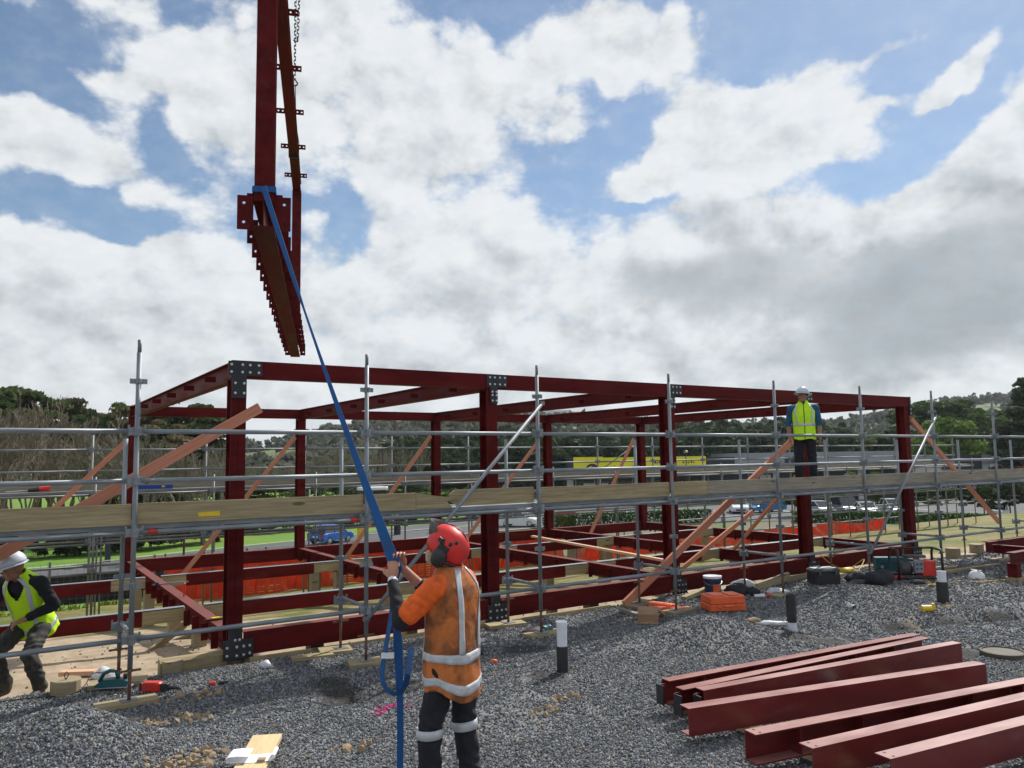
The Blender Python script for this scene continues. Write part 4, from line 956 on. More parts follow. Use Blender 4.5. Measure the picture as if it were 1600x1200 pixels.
# bags in front
heap('kit_bag', 'black rounded kit bag lying in front of the teal case', 'bag', 1374, 912, (('sack', (0, 0, 0), (.25, .15, .15), 'rag', 31), ('strap', (.1, -.1, 0), (.12, .05, .03), 'rag', 32)))
heap('kit_bag', 'open grey kit bag with dusty straps left of the rounded bag', 'bag', 1341, 909, (('sack', (0, .05, 0), (.20, .12, .10), 'rag', 33), ('strap', (-.05, -.12, 0), (.16, .06, .05), 'rag2', 34), ('flap', (.10, -.1, 0), (.14, .06, .045), 'rag2', 35)))
heap('red_pouch', 'red pouch lying between the kit bag and generator', 'pouch', 1406, 905, (('pouch', (0, 0, 0), (.16, .06, .045), 'red_plastic', 36),))
heap('tarp_bundle', 'crumpled yellow sheet under the front beam near the toolbox', 'cloth', 1318, 892, (('fold', (0, 0, 0), (.22, .1, .07), 'tag_yellow', 41), ('fold', (.2, .1, -.02), (.16, .09, .05), 'clod', 42)), -.02)
# ---- generator
x, y, z = place(1432, 905, 0); T = thing('generator', 'portable petrol generator in a black tubular frame with red tank', 'generator', (x, y, z), VIEW-.10)
for s in (-1, 1):
    b = MB(); X_ = s*.38; b.tube([(X_, -.22, .03), (X_, -.22, .46), (X_, -.17, .54), (X_, .17, .54), (X_, .22, .46), (X_, .22, .03), (X_, .0, .025), (X_, -.22, .03)], .024, 8); b.build('frame_hoop', M_['black'], T, smooth=True)
for yy in (-.22, .22):
    b = MB(); b.tube([(-.38, yy, .05), (.38, yy, .05)], .02, 8); b.build('frame_rail', M_['black'], T)
b = MB(); b.tube([(-.38, .17, .54), (.38, .17, .54)], .02, 8); b.build('frame_rail', M_['black'], T)
b = MB(); rbox(b, (.17, .02, .20), (.26, .36, .28), .04); b.build('fuel_tank', M_['red_plastic'], T)
b = MB(); b.lathe([(.12, 0), (.13, .04), (.13, .14), (.10, .17), (.05, .18)], 18, c=(-.27, 0, .19), axis='x'); b.build('engine', M_['dark'], T); b = MB(); b.lathe([(.09, 0), (.09, .20)], 16, c=(-.08, .03, .20), axis='x'); b.build('alternator', M_['zinc'], T)
b = MB(); rbox(b, (-.02, -.17, .24), (.16, .09, .22), .015); b.build('control_panel', M_['galv'], T)
for (dx, dz) in ((-.035, .05), (.035, .05), (-.035, -.03), (.035, -.03)): MB().lathe([(.018, 0), (.018, -.006)], 10, c=(-.02+dx, -.216, .24+dz), axis='y').build('socket', M_['navy'], T)
b = MB(); rbox(b, (.0, .06, .40), (.36, .20, .05), .02); b.build('air_filter', M_['dark'], T); MB().lathe([(.035, 0), (.035, .03)], 12, c=(.06, -.12, .36)).build('filler_cap', M_['white_plastic'], T)
cord('extension_lead', 'yellow extension lead coiled from the generator socket', [gpt(1441, 876, .10), gpt(1443, 893, .06), gpt(1447, 908, .03), gpt(1455, 913), gpt(1440, 908), gpt(1452, 903), gpt(1466, 911), gpt(1450, 916), gpt(1480, 914), gpt(1500, 909), gpt(1530, 909), gpt(1560, 907), gpt(1576, 906)], .011, 'copper_cord')
cord('extension_lead', 'thin yellow lead hanging along the front beam near the toolbox', [tuple(at_y(1280, 865, -.1)), tuple(at_y(1300, 882, -.1)), tuple(at_y(1325, 888, -.1)), tuple(at_y(1350, 874, -.1)), gpt(1338, 900, .03)], .007, 'copper_cord')
cord('extension_lead', 'pale yellow lead lying loose in front of the kit bags', [gpt(1336, 916), gpt(1360, 914), gpt(1385, 918), gpt(1392, 912), gpt(1410, 920), gpt(1440, 920)], .006, 'copper_cord')
MBb = heap('black_pouch', 'small black pouch in front of the generator', 'pouch', 1434, 912, (('pouch', (0, 0, 0), (.13, .07, .05), 'rag', 44),))
# spare white hard hat on the ground
x, y, z = place(1526, 903, 0); T = thing('hard_hat', 'spare white hard hat lying on the dark gravel', 'helmet', (x, y, z), VIEW+.4)
def helmet_mesh(b, rx, ry, rz, n=20, brim=.02, visor=.05):
    rings = []
    for k in range(8):
        t = math.pi/2*k/7; s = math.cos(t); rings.append([Vector((rx*s*math.cos(a), ry*s*math.sin(a), rz*math.sin(t))) for a in [2*math.pi*i/n for i in range(n)]])
    rings[-1] = [q*1.0 for q in rings[-1]]
    b.loft(rings, cap=False)
    inner = [Vector((q.x*.93, q.y*.93, q.z)) for q in rings[0]]; outer = []
    for q in rings[0]:
        a = math.atan2(q.y/ry, q.x/rx); ex = brim+visor*max(0, math.sin(a))**3; outer.append(Vector((q.x*(1+ex/rx), q.y*(1+ex/ry), -.012-.25*visor*max(0, math.sin(a))**3)))
    b.loft([outer, rings[0]], cap=False); b.loft([inner, outer], cap=False)
    return b
b = MB(); helmet_mesh(b, .125, .15, .15); b.build('shell', M_['white_plastic'], T, smooth=True)
b = MB(); b.box((0, 0, .149), (.035, .20, .010)); b.build('ridge', M_['white_plastic'], T)
x, y, z = place(1451, 962, 0); T = thing('yellow_fitting', 'small yellow plastic fitting lying on open gravel', 'fitting', (x, y, z), VIEW)
b = MB(); b.lathe([(.045, 0), (.045, .14)], 12, c=(-.09, 0, .045), axis='x'); b.build('barrel', M_['yellow_plastic'], T); b = MB(); b.box((.07, 0, .07), (.025, .05, .09)); b.box((-.08, 0, .03), (.03, .07, .06)); b.build('lug', M_['yellow_plastic'], T)
# pink marking paint on the gravel
M_['pink'] = mat('pink_marking_paint', (.62, .05, .22), .8, 0, .2, 30)
_R2 = np.random.default_rng(9); pk = []
for (px_, py_, sp_, n_) in ((606, 1112, .06, 34), (597, 1122, .05, 14), (628, 1112, .04, 10)):
    c = at_z(px_, py_, -.03); x = c.x+_R2.normal(0, sp_, n_); y = c.y+_R2.normal(0, sp_*.6, n_); pk.append(np.stack([x, y, gh(x, y)+.013], 1))
pk = np.concatenate(pk); stuff(stone_cloud('painted_stones', pk, _R2.uniform(.008, .014, len(pk)), M_['pink'], 4))['label'] = 'gravel stones sprayed with pink marking paint'
# items on the scaffold decks
p = at_y(582, 772, -.85); T = thing('site_radio', 'white and black site radio on the scaffold deck at second standard', 'radio', (p.x, -.85, 1.711), 0.0)
b = MB(); rbox(b, (0, 0, .16), (.30, .18, .16), .02); b.build('body', M_['black'], T); b = MB(); rbox(b, (0, 0, .262), (.33, .20, .04), .02); b.build('lid', M_['white_plastic'], T); b = MB(); rbox(b, (0, 0, .04), (.32, .19, .078), .02); b.build('base', M_['white_plastic'], T)
for s in (-1, 1): MB().lathe([(.045, 0), (.045, -.006)], 14, c=(s*.08, -.091, .16), axis='y').build('speaker', M_['dark'], T)
p = at_y(240, 762, RYI+.2); T = thing('spirit_level', 'long blue spirit level lying on the rear scaffold walkway', 'spirit level', (p.x, RYI+.2, 1.748))
MB().box((0, 0, .045), (.80, .03, .09)).build('body', M_['level_blue'], T); MB().box((.2, -.016, .055), (.07, .004, .04)).build('vial', M_['yellow_plastic'], T)
p = at_y(52, 770, RYI+.2); T = thing('hand_drill', 'red and black handled tool lying on the rear walkway at left', 'hand tool', (p.x, RYI+.2, 1.748))
b = MB(); b.tube([(-.5, 0, .03), (-.1, 0, .05)], .012, 6); b.build('shaft', M_['zinc'], T); b = MB(); b.tube([(-.1, 0, .05), (.05, 0, .06), (.1, 0, .07)], [.04, .05, .05], 8); b.build('collar', M_['black'], T); b = MB(); b.tube([(.1, 0, .07), (.3, 0, .08)], .055, 8); b.build('grip', M_['red_plastic'], T)
# clamp and tools left on the nearest floor beam
p = Vector((0, .95, ZF-.004)); T = thing('bar_clamp', 'black bar clamp with yellow pad on the left floor beam', 'clamp', tuple(p))
MB().box((0, 0, .012), (.26, .03, .02)).build('bar', M_['black'], T); MB().box((0, 0, .03), (.10, .06, .014)).build('pad', M_['tag_yellow'], T); MB().box((.12, 0, .0), (.03, .05, .06)).build('jaw', M_['dark'], T)
p = Vector((0, 4.6, ZF-.004)); T = thing('bar_clamp', 'steel bar clamp with red handle further along the left floor beam', 'clamp', tuple(p))
MB().box((.1, 0, .012), (.55, .025, .02)).build('bar', M_['galv'], T); MB().box((-.12, 0, .02), (.05, .06, .05)).build('jaw', M_['black'], T)
p = Vector((.02, 3.1, ZF-.004)); T = thing('red_marker', 'red upright tool standing on the left floor beam', 'hand tool', tuple(p)); b = MB(); b.lathe([(.012, 0), (.012, .06), (.022, .07), (.022, .20), (.01, .21)], 8); b.build('handle', M_['red_plastic'], T)
# ================================================================== LOWER GROUND: ROADS, CAR PARK
ZL = gz(0, 300)
M_['asphalt'] = mat('asphalt', (.085, .088, .095), .9, 0, .2, .4, .1, 20, coord='World', dirt=(.12, .12, .12), dirt_amt=.5, dirt_scale=.1)
M_['kerb'] = mat('kerb_concrete', (.34, .335, .32), .9, 0, .15, 2, coord='World')
M_['paint'] = mat('road_paint', (.72, .72, .70), .8, 0, .1, 3, coord='World')
def strip(name, cl, w, m, dz, off=0.0):
    """flat ribbon along a centre line on the lower ground"""
    P = [Vector(q) for q in cl]; dense = []
    for i in range(len(P)-1):
        p0, p1, p2, p3 = P[max(i-1, 0)], P[i], P[i+1], P[min(i+2, len(P)-1)]
        for k in range(10):
            t = k/10; dense.append(.5*((2*p1)+(p2-p0)*t+(2*p0-5*p1+4*p2-p3)*t*t+(3*p1-p0-3*p2+p3)*t**3))
    dense.append(P[-1]); b = MB(); L_, R_2 = [], []
    for i, p in enumerate(dense):
        d = (dense[min(i+1, len(dense)-1)]-dense[max(i-1, 0)]); n = Vector((-d.y, d.x, 0)).normalized()
        for q, lst in ((p+n*(off+w/2), L_), (p+n*(off-w/2), R_2)): lst.append(Vector((q.x, q.y, ZL+dz)))
    b.loft([L_, R_2], cap=False, closed=False); return structure(b.build(name, M_[m], None))
RC = [at_z(*q, ZL) for q in ((-700, 985), (-250, 932), (0, 904), (150, 890), (330, 868), (517, 848), (690, 832), (860, 818))]
strip('road', RC, 6.5, 'asphalt', .03)
for s in (-1, 1): strip('kerb', RC, .35, 'kerb', .10, s*3.45)
RC2 = [at_z(*q, ZL) for q in ((560, 843), (650, 826), (730, 818), (800, 815), (870, 812), (1000, 808))]
strip('side_road', RC2, 5.0, 'asphalt', .036)
cp = [at_z(*q, ZL) for q in ((790, 822), (1000, 815), (1750, 826))]
b = MB(); ex = Vector((math.cos(YAW), -math.sin(YAW), 0)); ey = Vector((math.sin(YAW), math.cos(YAW), 0))
def VW(s, d, z=0.0): return CAM.x+ex.x*s+ey.x*d, CAM.y+ex.y*s+ey.y*d, z      # sideways, forward of the camera position
b.add([VW(-6, 82, ZL+.042), VW(110, 82, ZL+.042), VW(110, 112, ZL+.042), VW(-6, 112, ZL+.042)], [(0, 1, 2, 3)]); structure(b.build('car_park', M_['asphalt'], None))
for k in range(14):
    s0 = 14+k*2.7; b = MB(); b.add([VW(s0, 94, ZL+.047), VW(s0+.12, 94, ZL+.047), VW(s0+.12, 99, ZL+.047), VW(s0, 99, ZL+.047)], [(0, 1, 2, 3)]); structure(b.build('parking_line', M_['paint'], None))

# ================================================================== VEHICLES
def paint(name, c): return mat(name, c, .22, .0, .04, 3, spec=.7)
M_['car_blue'] = paint('blue_car_paint', (.010, .12, .50)); M_['car_white'] = paint('white_car_paint', (.75, .77, .79)); M_['car_silver'] = paint('silver_car_paint', (.42, .44, .47)); M_['car_dark'] = paint('dark_blue_car_paint', (.03, .045, .085)); M_['car_sky'] = paint('light_blue_paint', (.03, .20, .42))
M_['lamp_red'] = mat('tail_lamp', (.40, .01, .01), .2, 0, .05); M_['lamp_clear'] = mat('head_lamp', (.80, .82, .85), .1, 0, .05)
def car(label, loc, head, body, kind='hatch', L=4.1, Wd=1.76, H=1.5):
    T = thing('parked_car' if kind != 'moving' else 'moving_car', label, 'car', loc, head, 'cars in the background')
    suv = kind == 'suv'
    belt = .92 if not suv else 1.05
    if kind == 'van': prof = [(-L/2, .3), (-L/2, 1.0), (-L/2+.05, H-.1), (-L/2+.2, H), (L*.18, H), (L*.36, 1.05), (L*.47, .92), (L/2, .75), (L/2, .3)]
    lower = [(-L/2+.03, .28), (-L/2, .50), (-L/2+.02, belt-.05), (-L*.36, belt), (L*.22, belt), (L*.42, belt-.10), (L/2-.02, belt-.28), (L/2, .50), (L/2-.05, .28)]
    def section(prof, ins):
        b = MB(); n = len(prof); rings = []
        for yy, s in ((-Wd/2, ins), (-Wd/2*.92, 0), (Wd/2*.92, 0), (Wd/2, ins)):
            rings.append([Vector((x*(1-s*.02), yy, .28+(z-.28)*(1-s*.06))) for x, z in prof])
        b.loft(rings); return b
    bo = section(lower, 1).build('body', body, T)
    roofz = H
    cab = [(-L*.44, belt-.01), (-L*.40, roofz-.12), (-L*.34, roofz-.01), (L*.02, roofz), (L*.10, roofz-.06), (L*.27, belt-.01)] if kind in ('hatch', 'moving', 'suv') else [(-L*.30, belt-.01), (-L*.18, roofz-.02), (-L*.10, roofz), (L*.04, roofz), (L*.12, roofz-.06), (L*.28, belt-.01)]
    if kind == 'van': cab = [(-L*.485, belt-.01), (-L*.48, roofz-.05), (-L*.46, roofz), (L*.14, roofz), (L*.20, roofz-.06), (L*.34, belt-.01)]
    b = MB(); rings = []
    for yy, s in ((-Wd*.46, 0), (-Wd*.455, .0), (Wd*.455, 0), (Wd*.46, 0)):
        rings.append([Vector((x, yy*(1-.14*max(0, (z-belt))/(roofz-belt)), z)) for x, z in cab])
    b.loft(rings); gl = b.build('window_band', M_['glass'], T)
    b = MB(); n = len(cab)          # roof skin + pillars
    for i in (2, 3) if n == 6 else (2,):
        (xa, za), (xb, zb2) = cab[i-0], cab[min(i+1, n-1)]
    rw = Wd*.46*.86+.012
    b.span((cab[2][0]-.04, -rw, roofz-.035), (cab[4][0]-.05 if n > 5 else cab[3][0], rw, roofz+.016)); 
    for s in (-1, 1):
        for (i, j) in ((0, 2), (4, 5)):
            (xa, za), (xb, zb2) = cab[i], cab[j]; b.bar((xa, s*Wd*.458, za), (xb, s*(Wd*.46*.88), zb2), .06, .07)
        xm = (cab[2][0]+cab[4][0])/2; b.bar((xm, s*Wd*.463, belt), (xm, s*Wd*.405, roofz), .06, .09)
    if kind == 'van': b.span((cab[0][0]-.012, -Wd*.46, belt-.02), (cab[3][0]-.25, Wd*.46+.0, roofz-.04))
    b.build('roof', body, T)
    for sx in (-.30, .31):
        for s in (-1, 1):
            w = MB(); w.lathe([(.31, -.1), (.33, -.06), (.33, .06), (.31, .1)], 16, axis='y'); ty = w.build('wheel', M_['rubber'], T, loc=(sx*L, s*(Wd/2-.10), .32))
            MB().lathe([(.20, -.105), (.20, .105)], 12, axis='y').build('rim', M_['zinc'], ty)
    for s in (-1, 1):
        MB().box((L/2-.08, s*Wd*.36, .68), (.20, .36, .15)).build('headlight', M_['lamp_clear'], T); MB().box((-L/2+.03, s*Wd*.42, .80), (.10, .20, .26)).build('tail_light', M_['lamp_red'], T)
        MB().box((L*.20, s*(Wd/2+.06), belt+.03), (.12, .16, .12)).build('mirror', body, T)
    MB().box((L/2-.02, 0, .46), (.07, Wd*.6, .18)).build('grille', M_['black'], T); MB().box((-L/2+.01, 0, .42), (.06, Wd*.86, .18)).build('rear_bumper', M_['black'], T); MB().box((-L/2-.012, 0, .66), (.02, .5, .12)).build('number_plate', M_['white_plastic'], T)
    return T
def at_low(px_, py_): p = at_z(px_, py_, ZL+.045); return tuple(p)
p1, p2 = at_z(517, 848, ZL), at_z(600, 840, ZL); hd_road = math.atan2(p2.y-p1.y, p2.x-p1.x)
TOCAM = math.atan2(-math.cos(YAW), -math.sin(YAW))
car('bright blue hatchback driving away on the road', at_low(517, 848), hd_road+.35, M_['car_blue'], 'moving', 4.0, 1.75, 1.5)
car('white four-wheel drive facing the hedge left of the blue van', at_low(1154, 801), TOCAM-.15, M_['car_white'], 'suv', 4.5, 1.85, 1.75)
car('light blue van parked side on in the car park', at_low(1198, 800), TOCAM-1.2, M_['car_sky'], 'van', 4.6, 1.8, 1.9)
car('silver hatchback parked just behind the fourth front column', at_low(1282, 804), TOCAM+.1, M_['car_silver'], 'hatch', 4.1, 1.75, 1.5)
car('dark blue four-wheel drive parked tall beside white cars', at_low(1322, 803), TOCAM-.1, M_['car_dark'], 'suv', 4.7, 1.9, 1.95)
car('white saloon parked right of the dark four-wheel drive', at_low(1352, 805), TOCAM-.1, M_['car_white'], 'saloon', 4.4, 1.78, 1.45)
car('pale silver four-wheel drive parked left of the last column', at_low(1396, 805), TOCAM-.15, M_['car_silver'], 'suv', 4.6, 1.85, 1.75)
car('white saloon parked beneath the street trees at right', at_low(1560, 809), TOCAM-.6, M_['car_white'], 'saloon', 4.5, 1.8, 1.5)
car('white hatchback parked by the grass near the hedge', at_low(812, 822), TOCAM+1.3, M_['car_white'], 'hatch', 4.0, 1.72, 1.48)

# ================================================================== SHOPS
M_['sign_yellow'] = mat('yellow_shop_cladding', (.80, .73, .012), .5, 0, .06, .3)
M_['clad_grey'] = mat('grey_cladding', (.27, .285, .31), .6, 0, .1, .3); M_['clad_dark'] = mat('dark_cladding', (.03, .036, .05), .6, 0, .15, .3); M_['clad_white'] = mat('pale_wall', (.55, .56, .57), .8, 0, .1, .3); M_['soffit'] = mat('canopy_concrete', (.20, .19, .175), .9, 0, .15, .5)
def shop(name, label, x0, x1, ytop, D, depth=22.0):
    a, q = at_d(x0, ytop, D), at_d(x1, ytop, D); w = (Vector((q.x, q.y, 0))-Vector((a.x, a.y, 0))).length
    T = thing(name, label, 'shop', (a.x, a.y, ZL), math.atan2(q.y-a.y, q.x-a.x)); return T, w, a.z-ZL, D/FPX
T, w, h, k = shop('yellow_shop', 'low shop with a broad yellow sign fascia beyond the car park', 896, 1103, 714.5, 115)
def bxp(T, name, m, x0, x1, y0, y1, z0, z1): return MB().span((x0, y0, z0), (x1, y1, z1)).build(name, M_[m], T)
fz = h-23*k
bxp(T, 'wall', 'clad_dark', 0, w, .25, 22, 0, h-.35); bxp(T, 'fascia', 'sign_yellow', 0, 46*k, -.05, .2, fz, h+.0); bxp(T, 'fascia', 'sign_yellow', 46*k+.02, w-.03, -.05, .2, fz, h-.12); bxp(T, 'roof', 'clad_dark', -.2, w, .3, 22.2, h-.34, h-.05)
bxp(T, 'canopy', 'soffit', -1.5, w+2, -2.2, .24, fz-.75, fz-.06)
for j in range(7): bxp(T, 'shop_window', 'glass', .5+j*w/7, .2+(j+1)*w/7, .12, .22, .3, 3.4)
for j in range(8): bxp(T, 'mullion', 'clad_grey', .25+j*w/7.0-.1, .25+j*w/7+.1, .02, .24, 0, fz-.8)
bxp(T, 'window_frame', 'clad_white', 1.4, 3.2, .05, .11, 2.3, 3.1); bxp(T, 'window_frame', 'clad_white', 3.5, 5.0, .05, .11, 2.3, 3.1); bxp(T, 'pillar', 'clad_white', -1.0, -.1, -.2, .2, 0, fz-.8)
b = MB(); cx, cz, rr = 29*k, fz+.15, 9.6*k       # round black emblem with a red centre
pts = [(cx+rr*math.cos(t), -.11, cz+rr*math.sin(t)) for t in np.linspace(-.45, math.pi+.45, 22)]; b.tube(pts, .155, 6); b.build('emblem_ring', M_['clad_dark'], T)
bxp(T, 'emblem_centre', 'red_plastic', cx-.10, cx+.52, -.14, -.055, cz+.35, cz+.95)
for j, (xx, ww) in enumerate(((126, 3), (130, 1.6), (133, 2.6), (137, 2.2), (140.5, 2.5), (170, 3), (175, 1.6), (178, 2.6), (183, 2.2), (187, 1.5))): bxp(T, 'sign_letter', 'clad_dark', xx*k, (xx+ww)*k, -.09, -.052, fz+11.5*k, fz+14.8*k-(.1 if j % 2 else 0))
T, w, h, k = shop('grey_shop', 'long low shop row with grey and dark cladding panels', 1103.5, 1420, 714.5, 118)
bxp(T, 'wall', 'clad_dark', 0, w, .25, 22, 0, h-.4); bxp(T, 'fascia', 'clad_dark', 0, 44*k, -.05, .2, h-18*k, h); bxp(T, 'fascia', 'clad_grey', 44.3*k, 170*k, -.06, .2, h-17*k, h-.06); bxp(T, 'fascia', 'clad_dark', 122*k, 150*k, -.09, -.062, h-17*k, h-.1); bxp(T, 'fascia', 'clad_grey', 170.4*k, w, -.05, .2, h-16*k, h-.12); bxp(T, 'roof', 'clad_grey', 60*k, w, 1.2, 20, h-.35, h+.55)
bxp(T, 'canopy', 'soffit', 0, w, -2.0, .24, h-22*k, h-18.5*k)
for j in range(12): bxp(T, 'shop_window', 'glass', .4+j*w/12, .0+(j+1)*w/12-.5, .12, .22, .3, 2.9); bxp(T, 'wall_panel', 'clad_white' if j in (3, 8) else 'clad_dark', .4+j*w/12, (j+1)*w/12-.5, .10, .24, 3.0, 3.9)
for j in (4, 7, 9): bxp(T, 'pillar', 'clad_white', j*w/12-.3, j*w/12+.4, -.25, .1, 0, h-18*k)
T, w, h, k = shop('far_shop', 'pale grey shop with red and orange signs at the right edge', 1421, 1720, 712, 122)
bxp(T, 'wall', 'clad_white', 0, w, .25, 22, 0, h-.3); bxp(T, 'fascia', 'clad_dark', 50*k, 112*k, -.05, .2, h-22*k, h); bxp(T, 'fascia', 'clad_grey', 112.5*k, w, -.05, .2, h-14*k, h); bxp(T, 'fascia', 'clad_grey', 0, 49.7*k, -.05, .2, h-16*k, h-.1)
bxp(T, 'sign_panel', 'white_plastic', 124*k, 146*k, -.25, -.06, h-23*k, h-14.4*k); bxp(T, 'sign_panel', 'orange_plastic', 164*k, 230*k, -.25, -.06, h-22*k, h-14.6*k)
b = MB(); b.tube([((134+4*math.cos(t))*k, -.28, h-18.5*k+2.4*k*math.sin(t)) for t in np.linspace(0, 4.2, 12)], .09, 5); b.build('sign_mark', M_['red_plastic'], T)
for j in range(9): bxp(T, 'shop_window', 'glass', .4+j*w/9, (j+1)*w/9-.6, .12, .24, .3, 2.9)
p = at_low(840, 824); T = thing('site_hoarding', 'small red and white hoarding beside the clipped hedge', 'hoarding', p, -YAW)
bxp(T, 'panel', 'white_plastic', 0, 2.0, 0, .08, .5, 1.6); bxp(T, 'panel', 'red_plastic', 1.9, 3.8, -.1, -.02, .0, 1.5); bxp(T, 'post', 'galv', .0, .1, .1, .2, 0, 1.6); bxp(T, 'post', 'galv', 3.7, 3.8, .0, .1, 0, 1.6)

# lamp posts and street furniture
M_['lamp_post'] = mat('dark_red_post', (.07, .015, .018), .5, 0, .1)
def lamp(label, px_, ytop, ybase, zg=None):
    p = at_z(px_, ybase, ZL); D = (p-CAM).dot(FW); top = at_d(px_, ytop, D).z
    T = thing('street_lamp', label, 'street lamp', (p.x, p.y, ZL), VIEW, 'street lamps'); H = top-ZL
    b = MB(); b.tube([(0, 0, 0), (0, 0, H*.5), (0, 0, H)], [.09, .07, .05], 8); b.build('post', M_['lamp_post'], T)
    b = MB(); b.lathe([(.05, 0), (.28, .05), (.30, .12), (.10, .22)], 12, c=(0, 0, H-.05)); b.build('lamp_head', M_['lamp_post'], T); MB().lathe([(.2, 0), (.22, .05)], 12, c=(0, 0, H-.10)).build('lens', M_['white_plastic'], T)
lamp('dark red street lamp rising through the bare trees at left', 287, 690, 868); lamp('dark red street lamp left of the third rear column', 598, 690, 842); lamp('dark street lamp standing before the yellow sign', 1075, 706, 806); lamp('dark red street lamp beside the second standard', 617, 645, 836)
for (px_, py_, hh, lab) in ((168, 877, 2.2, 'dark timber bollard post on grass left of the first column'), (688, 832, 1.8, 'dark post on the verge beside the fourth standard'), (622, 836, 1.6, 'blue grey post on the verge near the red lamp')):
    p = at_z(px_, py_, ZL); b = MB(); b.box((0, 0, hh/2), (.35, .35, hh)); b.box((0, 0, hh), (.4, .4, .12)); tag(b.build('verge_post', M_['clad_dark'], None, (p.x, p.y, ZL)), lab, 'post')
p = at_z(566, 846, ZL); T = thing('warning_sign', 'small yellow warning board standing on the road edge', 'sign', (p.x, p.y, ZL), VIEW); bxp(T, 'board', 'tag_yellow', -.45, .45, 0, .05, .35, 1.15); bxp(T, 'leg', 'black', -.3, -.22, .05, .1, 0, .4); bxp(T, 'leg', 'black', .22, .3, .05, .1, 0, .4)
# guard rail along the verge
T = thing('guard_rail', 'galvanised guard rail along the near road verge', 'guard rail', (0, 0, 0))
gr = [at_z(*q, ZL+.6) for q in ((-200, 945), (60, 912), (250, 886), (440, 862))]
for i in range(3): stick('rail', gr[i], gr[i+1], .05, .3, M_['galv_old'], T, off=(0, 0, 0))
for i in range(4):
    for kx in range(4 if i < 3 else 1):
        q = gr[i] if i == 3 else gr[i].lerp(gr[i+1], kx/4); MB().box((q.x, q.y+.1, ZL+.3), (.12, .12, .75)).build('post', M_['galv_old'], T)

# ================================================================== FENCES BEHIND THE FRAME
def mesh_mat():
    m = bpy.data.materials.new('orange_barrier_mesh'); m.use_nodes = True; t = m.node_tree; g = G(t); b = t.nodes['Principled BSDF']
    P = g.n('ShaderNodeTexCoord').outputs['UV']; 
    n = g.noise(g.n('ShaderNodeNewGeometry').outputs['Position'], 2.5, 4, .6); t.links.new(g.mix(g.mr(n, .3, .7), (.72, .05, .015), (.90, .085, .025)), b.inputs['Base Color']); b.inputs['Roughness'].default_value = .5
    return m
M_['barrier'] = mesh_mat()
def barrier(label, pts, z0, hgt, seed):
    """plastic safety mesh slung between stakes: strands and slots are real geometry"""
    T = thing('barrier_mesh', label, 'safety mesh', tuple(pts[0][:2])+(0,), 0, 'orange safety mesh'); R = random.Random(seed); ox, oy = pts[0][0], pts[0][1]
    b = MB()
    for i in range(len(pts)-1):
        a, q = Vector(pts[i][:2]), Vector(pts[i+1][:2]); n = max(4, int((q-a).length/.22)); cols = []
        nd = Vector((-(q-a).y, (q-a).x)).normalized(); ph = R.uniform(0, 6)
        for k in range(n+1):
            t = k/n; p = a.lerp(q, t); zg = gz(p.x, p.y)+z0; sag = .22*math.sin(math.pi*t)*R.uniform(.8, 1.1)
            col = []
            for j in range(15):
                v = j/14; wv = .09*math.sin(t*9+ph+v*2.2)+.05*math.sin(t*23+v*4); col.append(Vector((p.x-ox+nd.x*wv, p.y-oy+nd.y*wv, zg+hgt*v-sag*v)))
            cols.append(col)
        for j in range(0, 15):                      # horizontal strands
            for k in range(n):
                u, v = cols[k][j], cols[k+1][j]; th = hgt/14*.86; b.add([u, v, v+Vector((0, 0, th)), u+Vector((0, 0, th))], [(0, 1, 2, 3)])
        for k in range(n+1):
            for j in range(14):
                u, v = cols[k][j], cols[k][j+1]; d = (Vector((q.x-a.x, q.y-a.y, 0))).normalized()*.03; b.add([u-d, u+d, v+d, v-d], [(0, 1, 2, 3)])
    stuff(b.build('strands', M_['barrier'], T))
    for p in pts: zg = gz(p[0], p[1]); o = MB().box((p[0]-ox, p[1]-oy+.05, zg+.55), (.035, .035, 1.3)).build('stake', M_['galv_old'], T)
    return T
barrier('orange safety mesh slung behind the left bays of the frame', [(1.2, 11.6), (3.6, 11.3), (6.0, 11.7), (8.4, 11.2), (10.8, 11.5), (13.2, 11.3)], .0, 1.0, 1)
barrier('orange safety mesh slung behind the right bays of the frame', [(13.6, 10.9), (16, 11.3), (18.6, 11.0), (21, 11.2), (24, 11.0), (27.5, 11.1), (31, 10.9)], -.05, .60, 2)
T = thing('wire_fence', 'grey wire mesh site fence with black cloth behind the left floor', 'fence', (-6, 13.2, 0))
zg = gz(-3, 13.2)
for i in range(6):
    xa = i*2.4; MB().box((xa, 0, zg+.55), (.05, .05, 1.3)).build('post', M_['galv_old'], T)
    if i < 5:
        b = MB()
        for j in range(17): b.bar((xa+.03+j*.145, 0, zg+.1), (xa+.03+j*.145, 0, zg+1.15), .005, .005)
        for j in range(8): b.bar((xa+.02, .006, zg+.1+j*.15), (xa+2.38, .006, zg+.1+j*.15), .005, .005)
        b.build('wire_panel', M_['galv_old'], T); MB().box((xa+1.2, .05, zg+.48), (2.34, .012, .75)).build('black_cloth', M_['rag'], T)

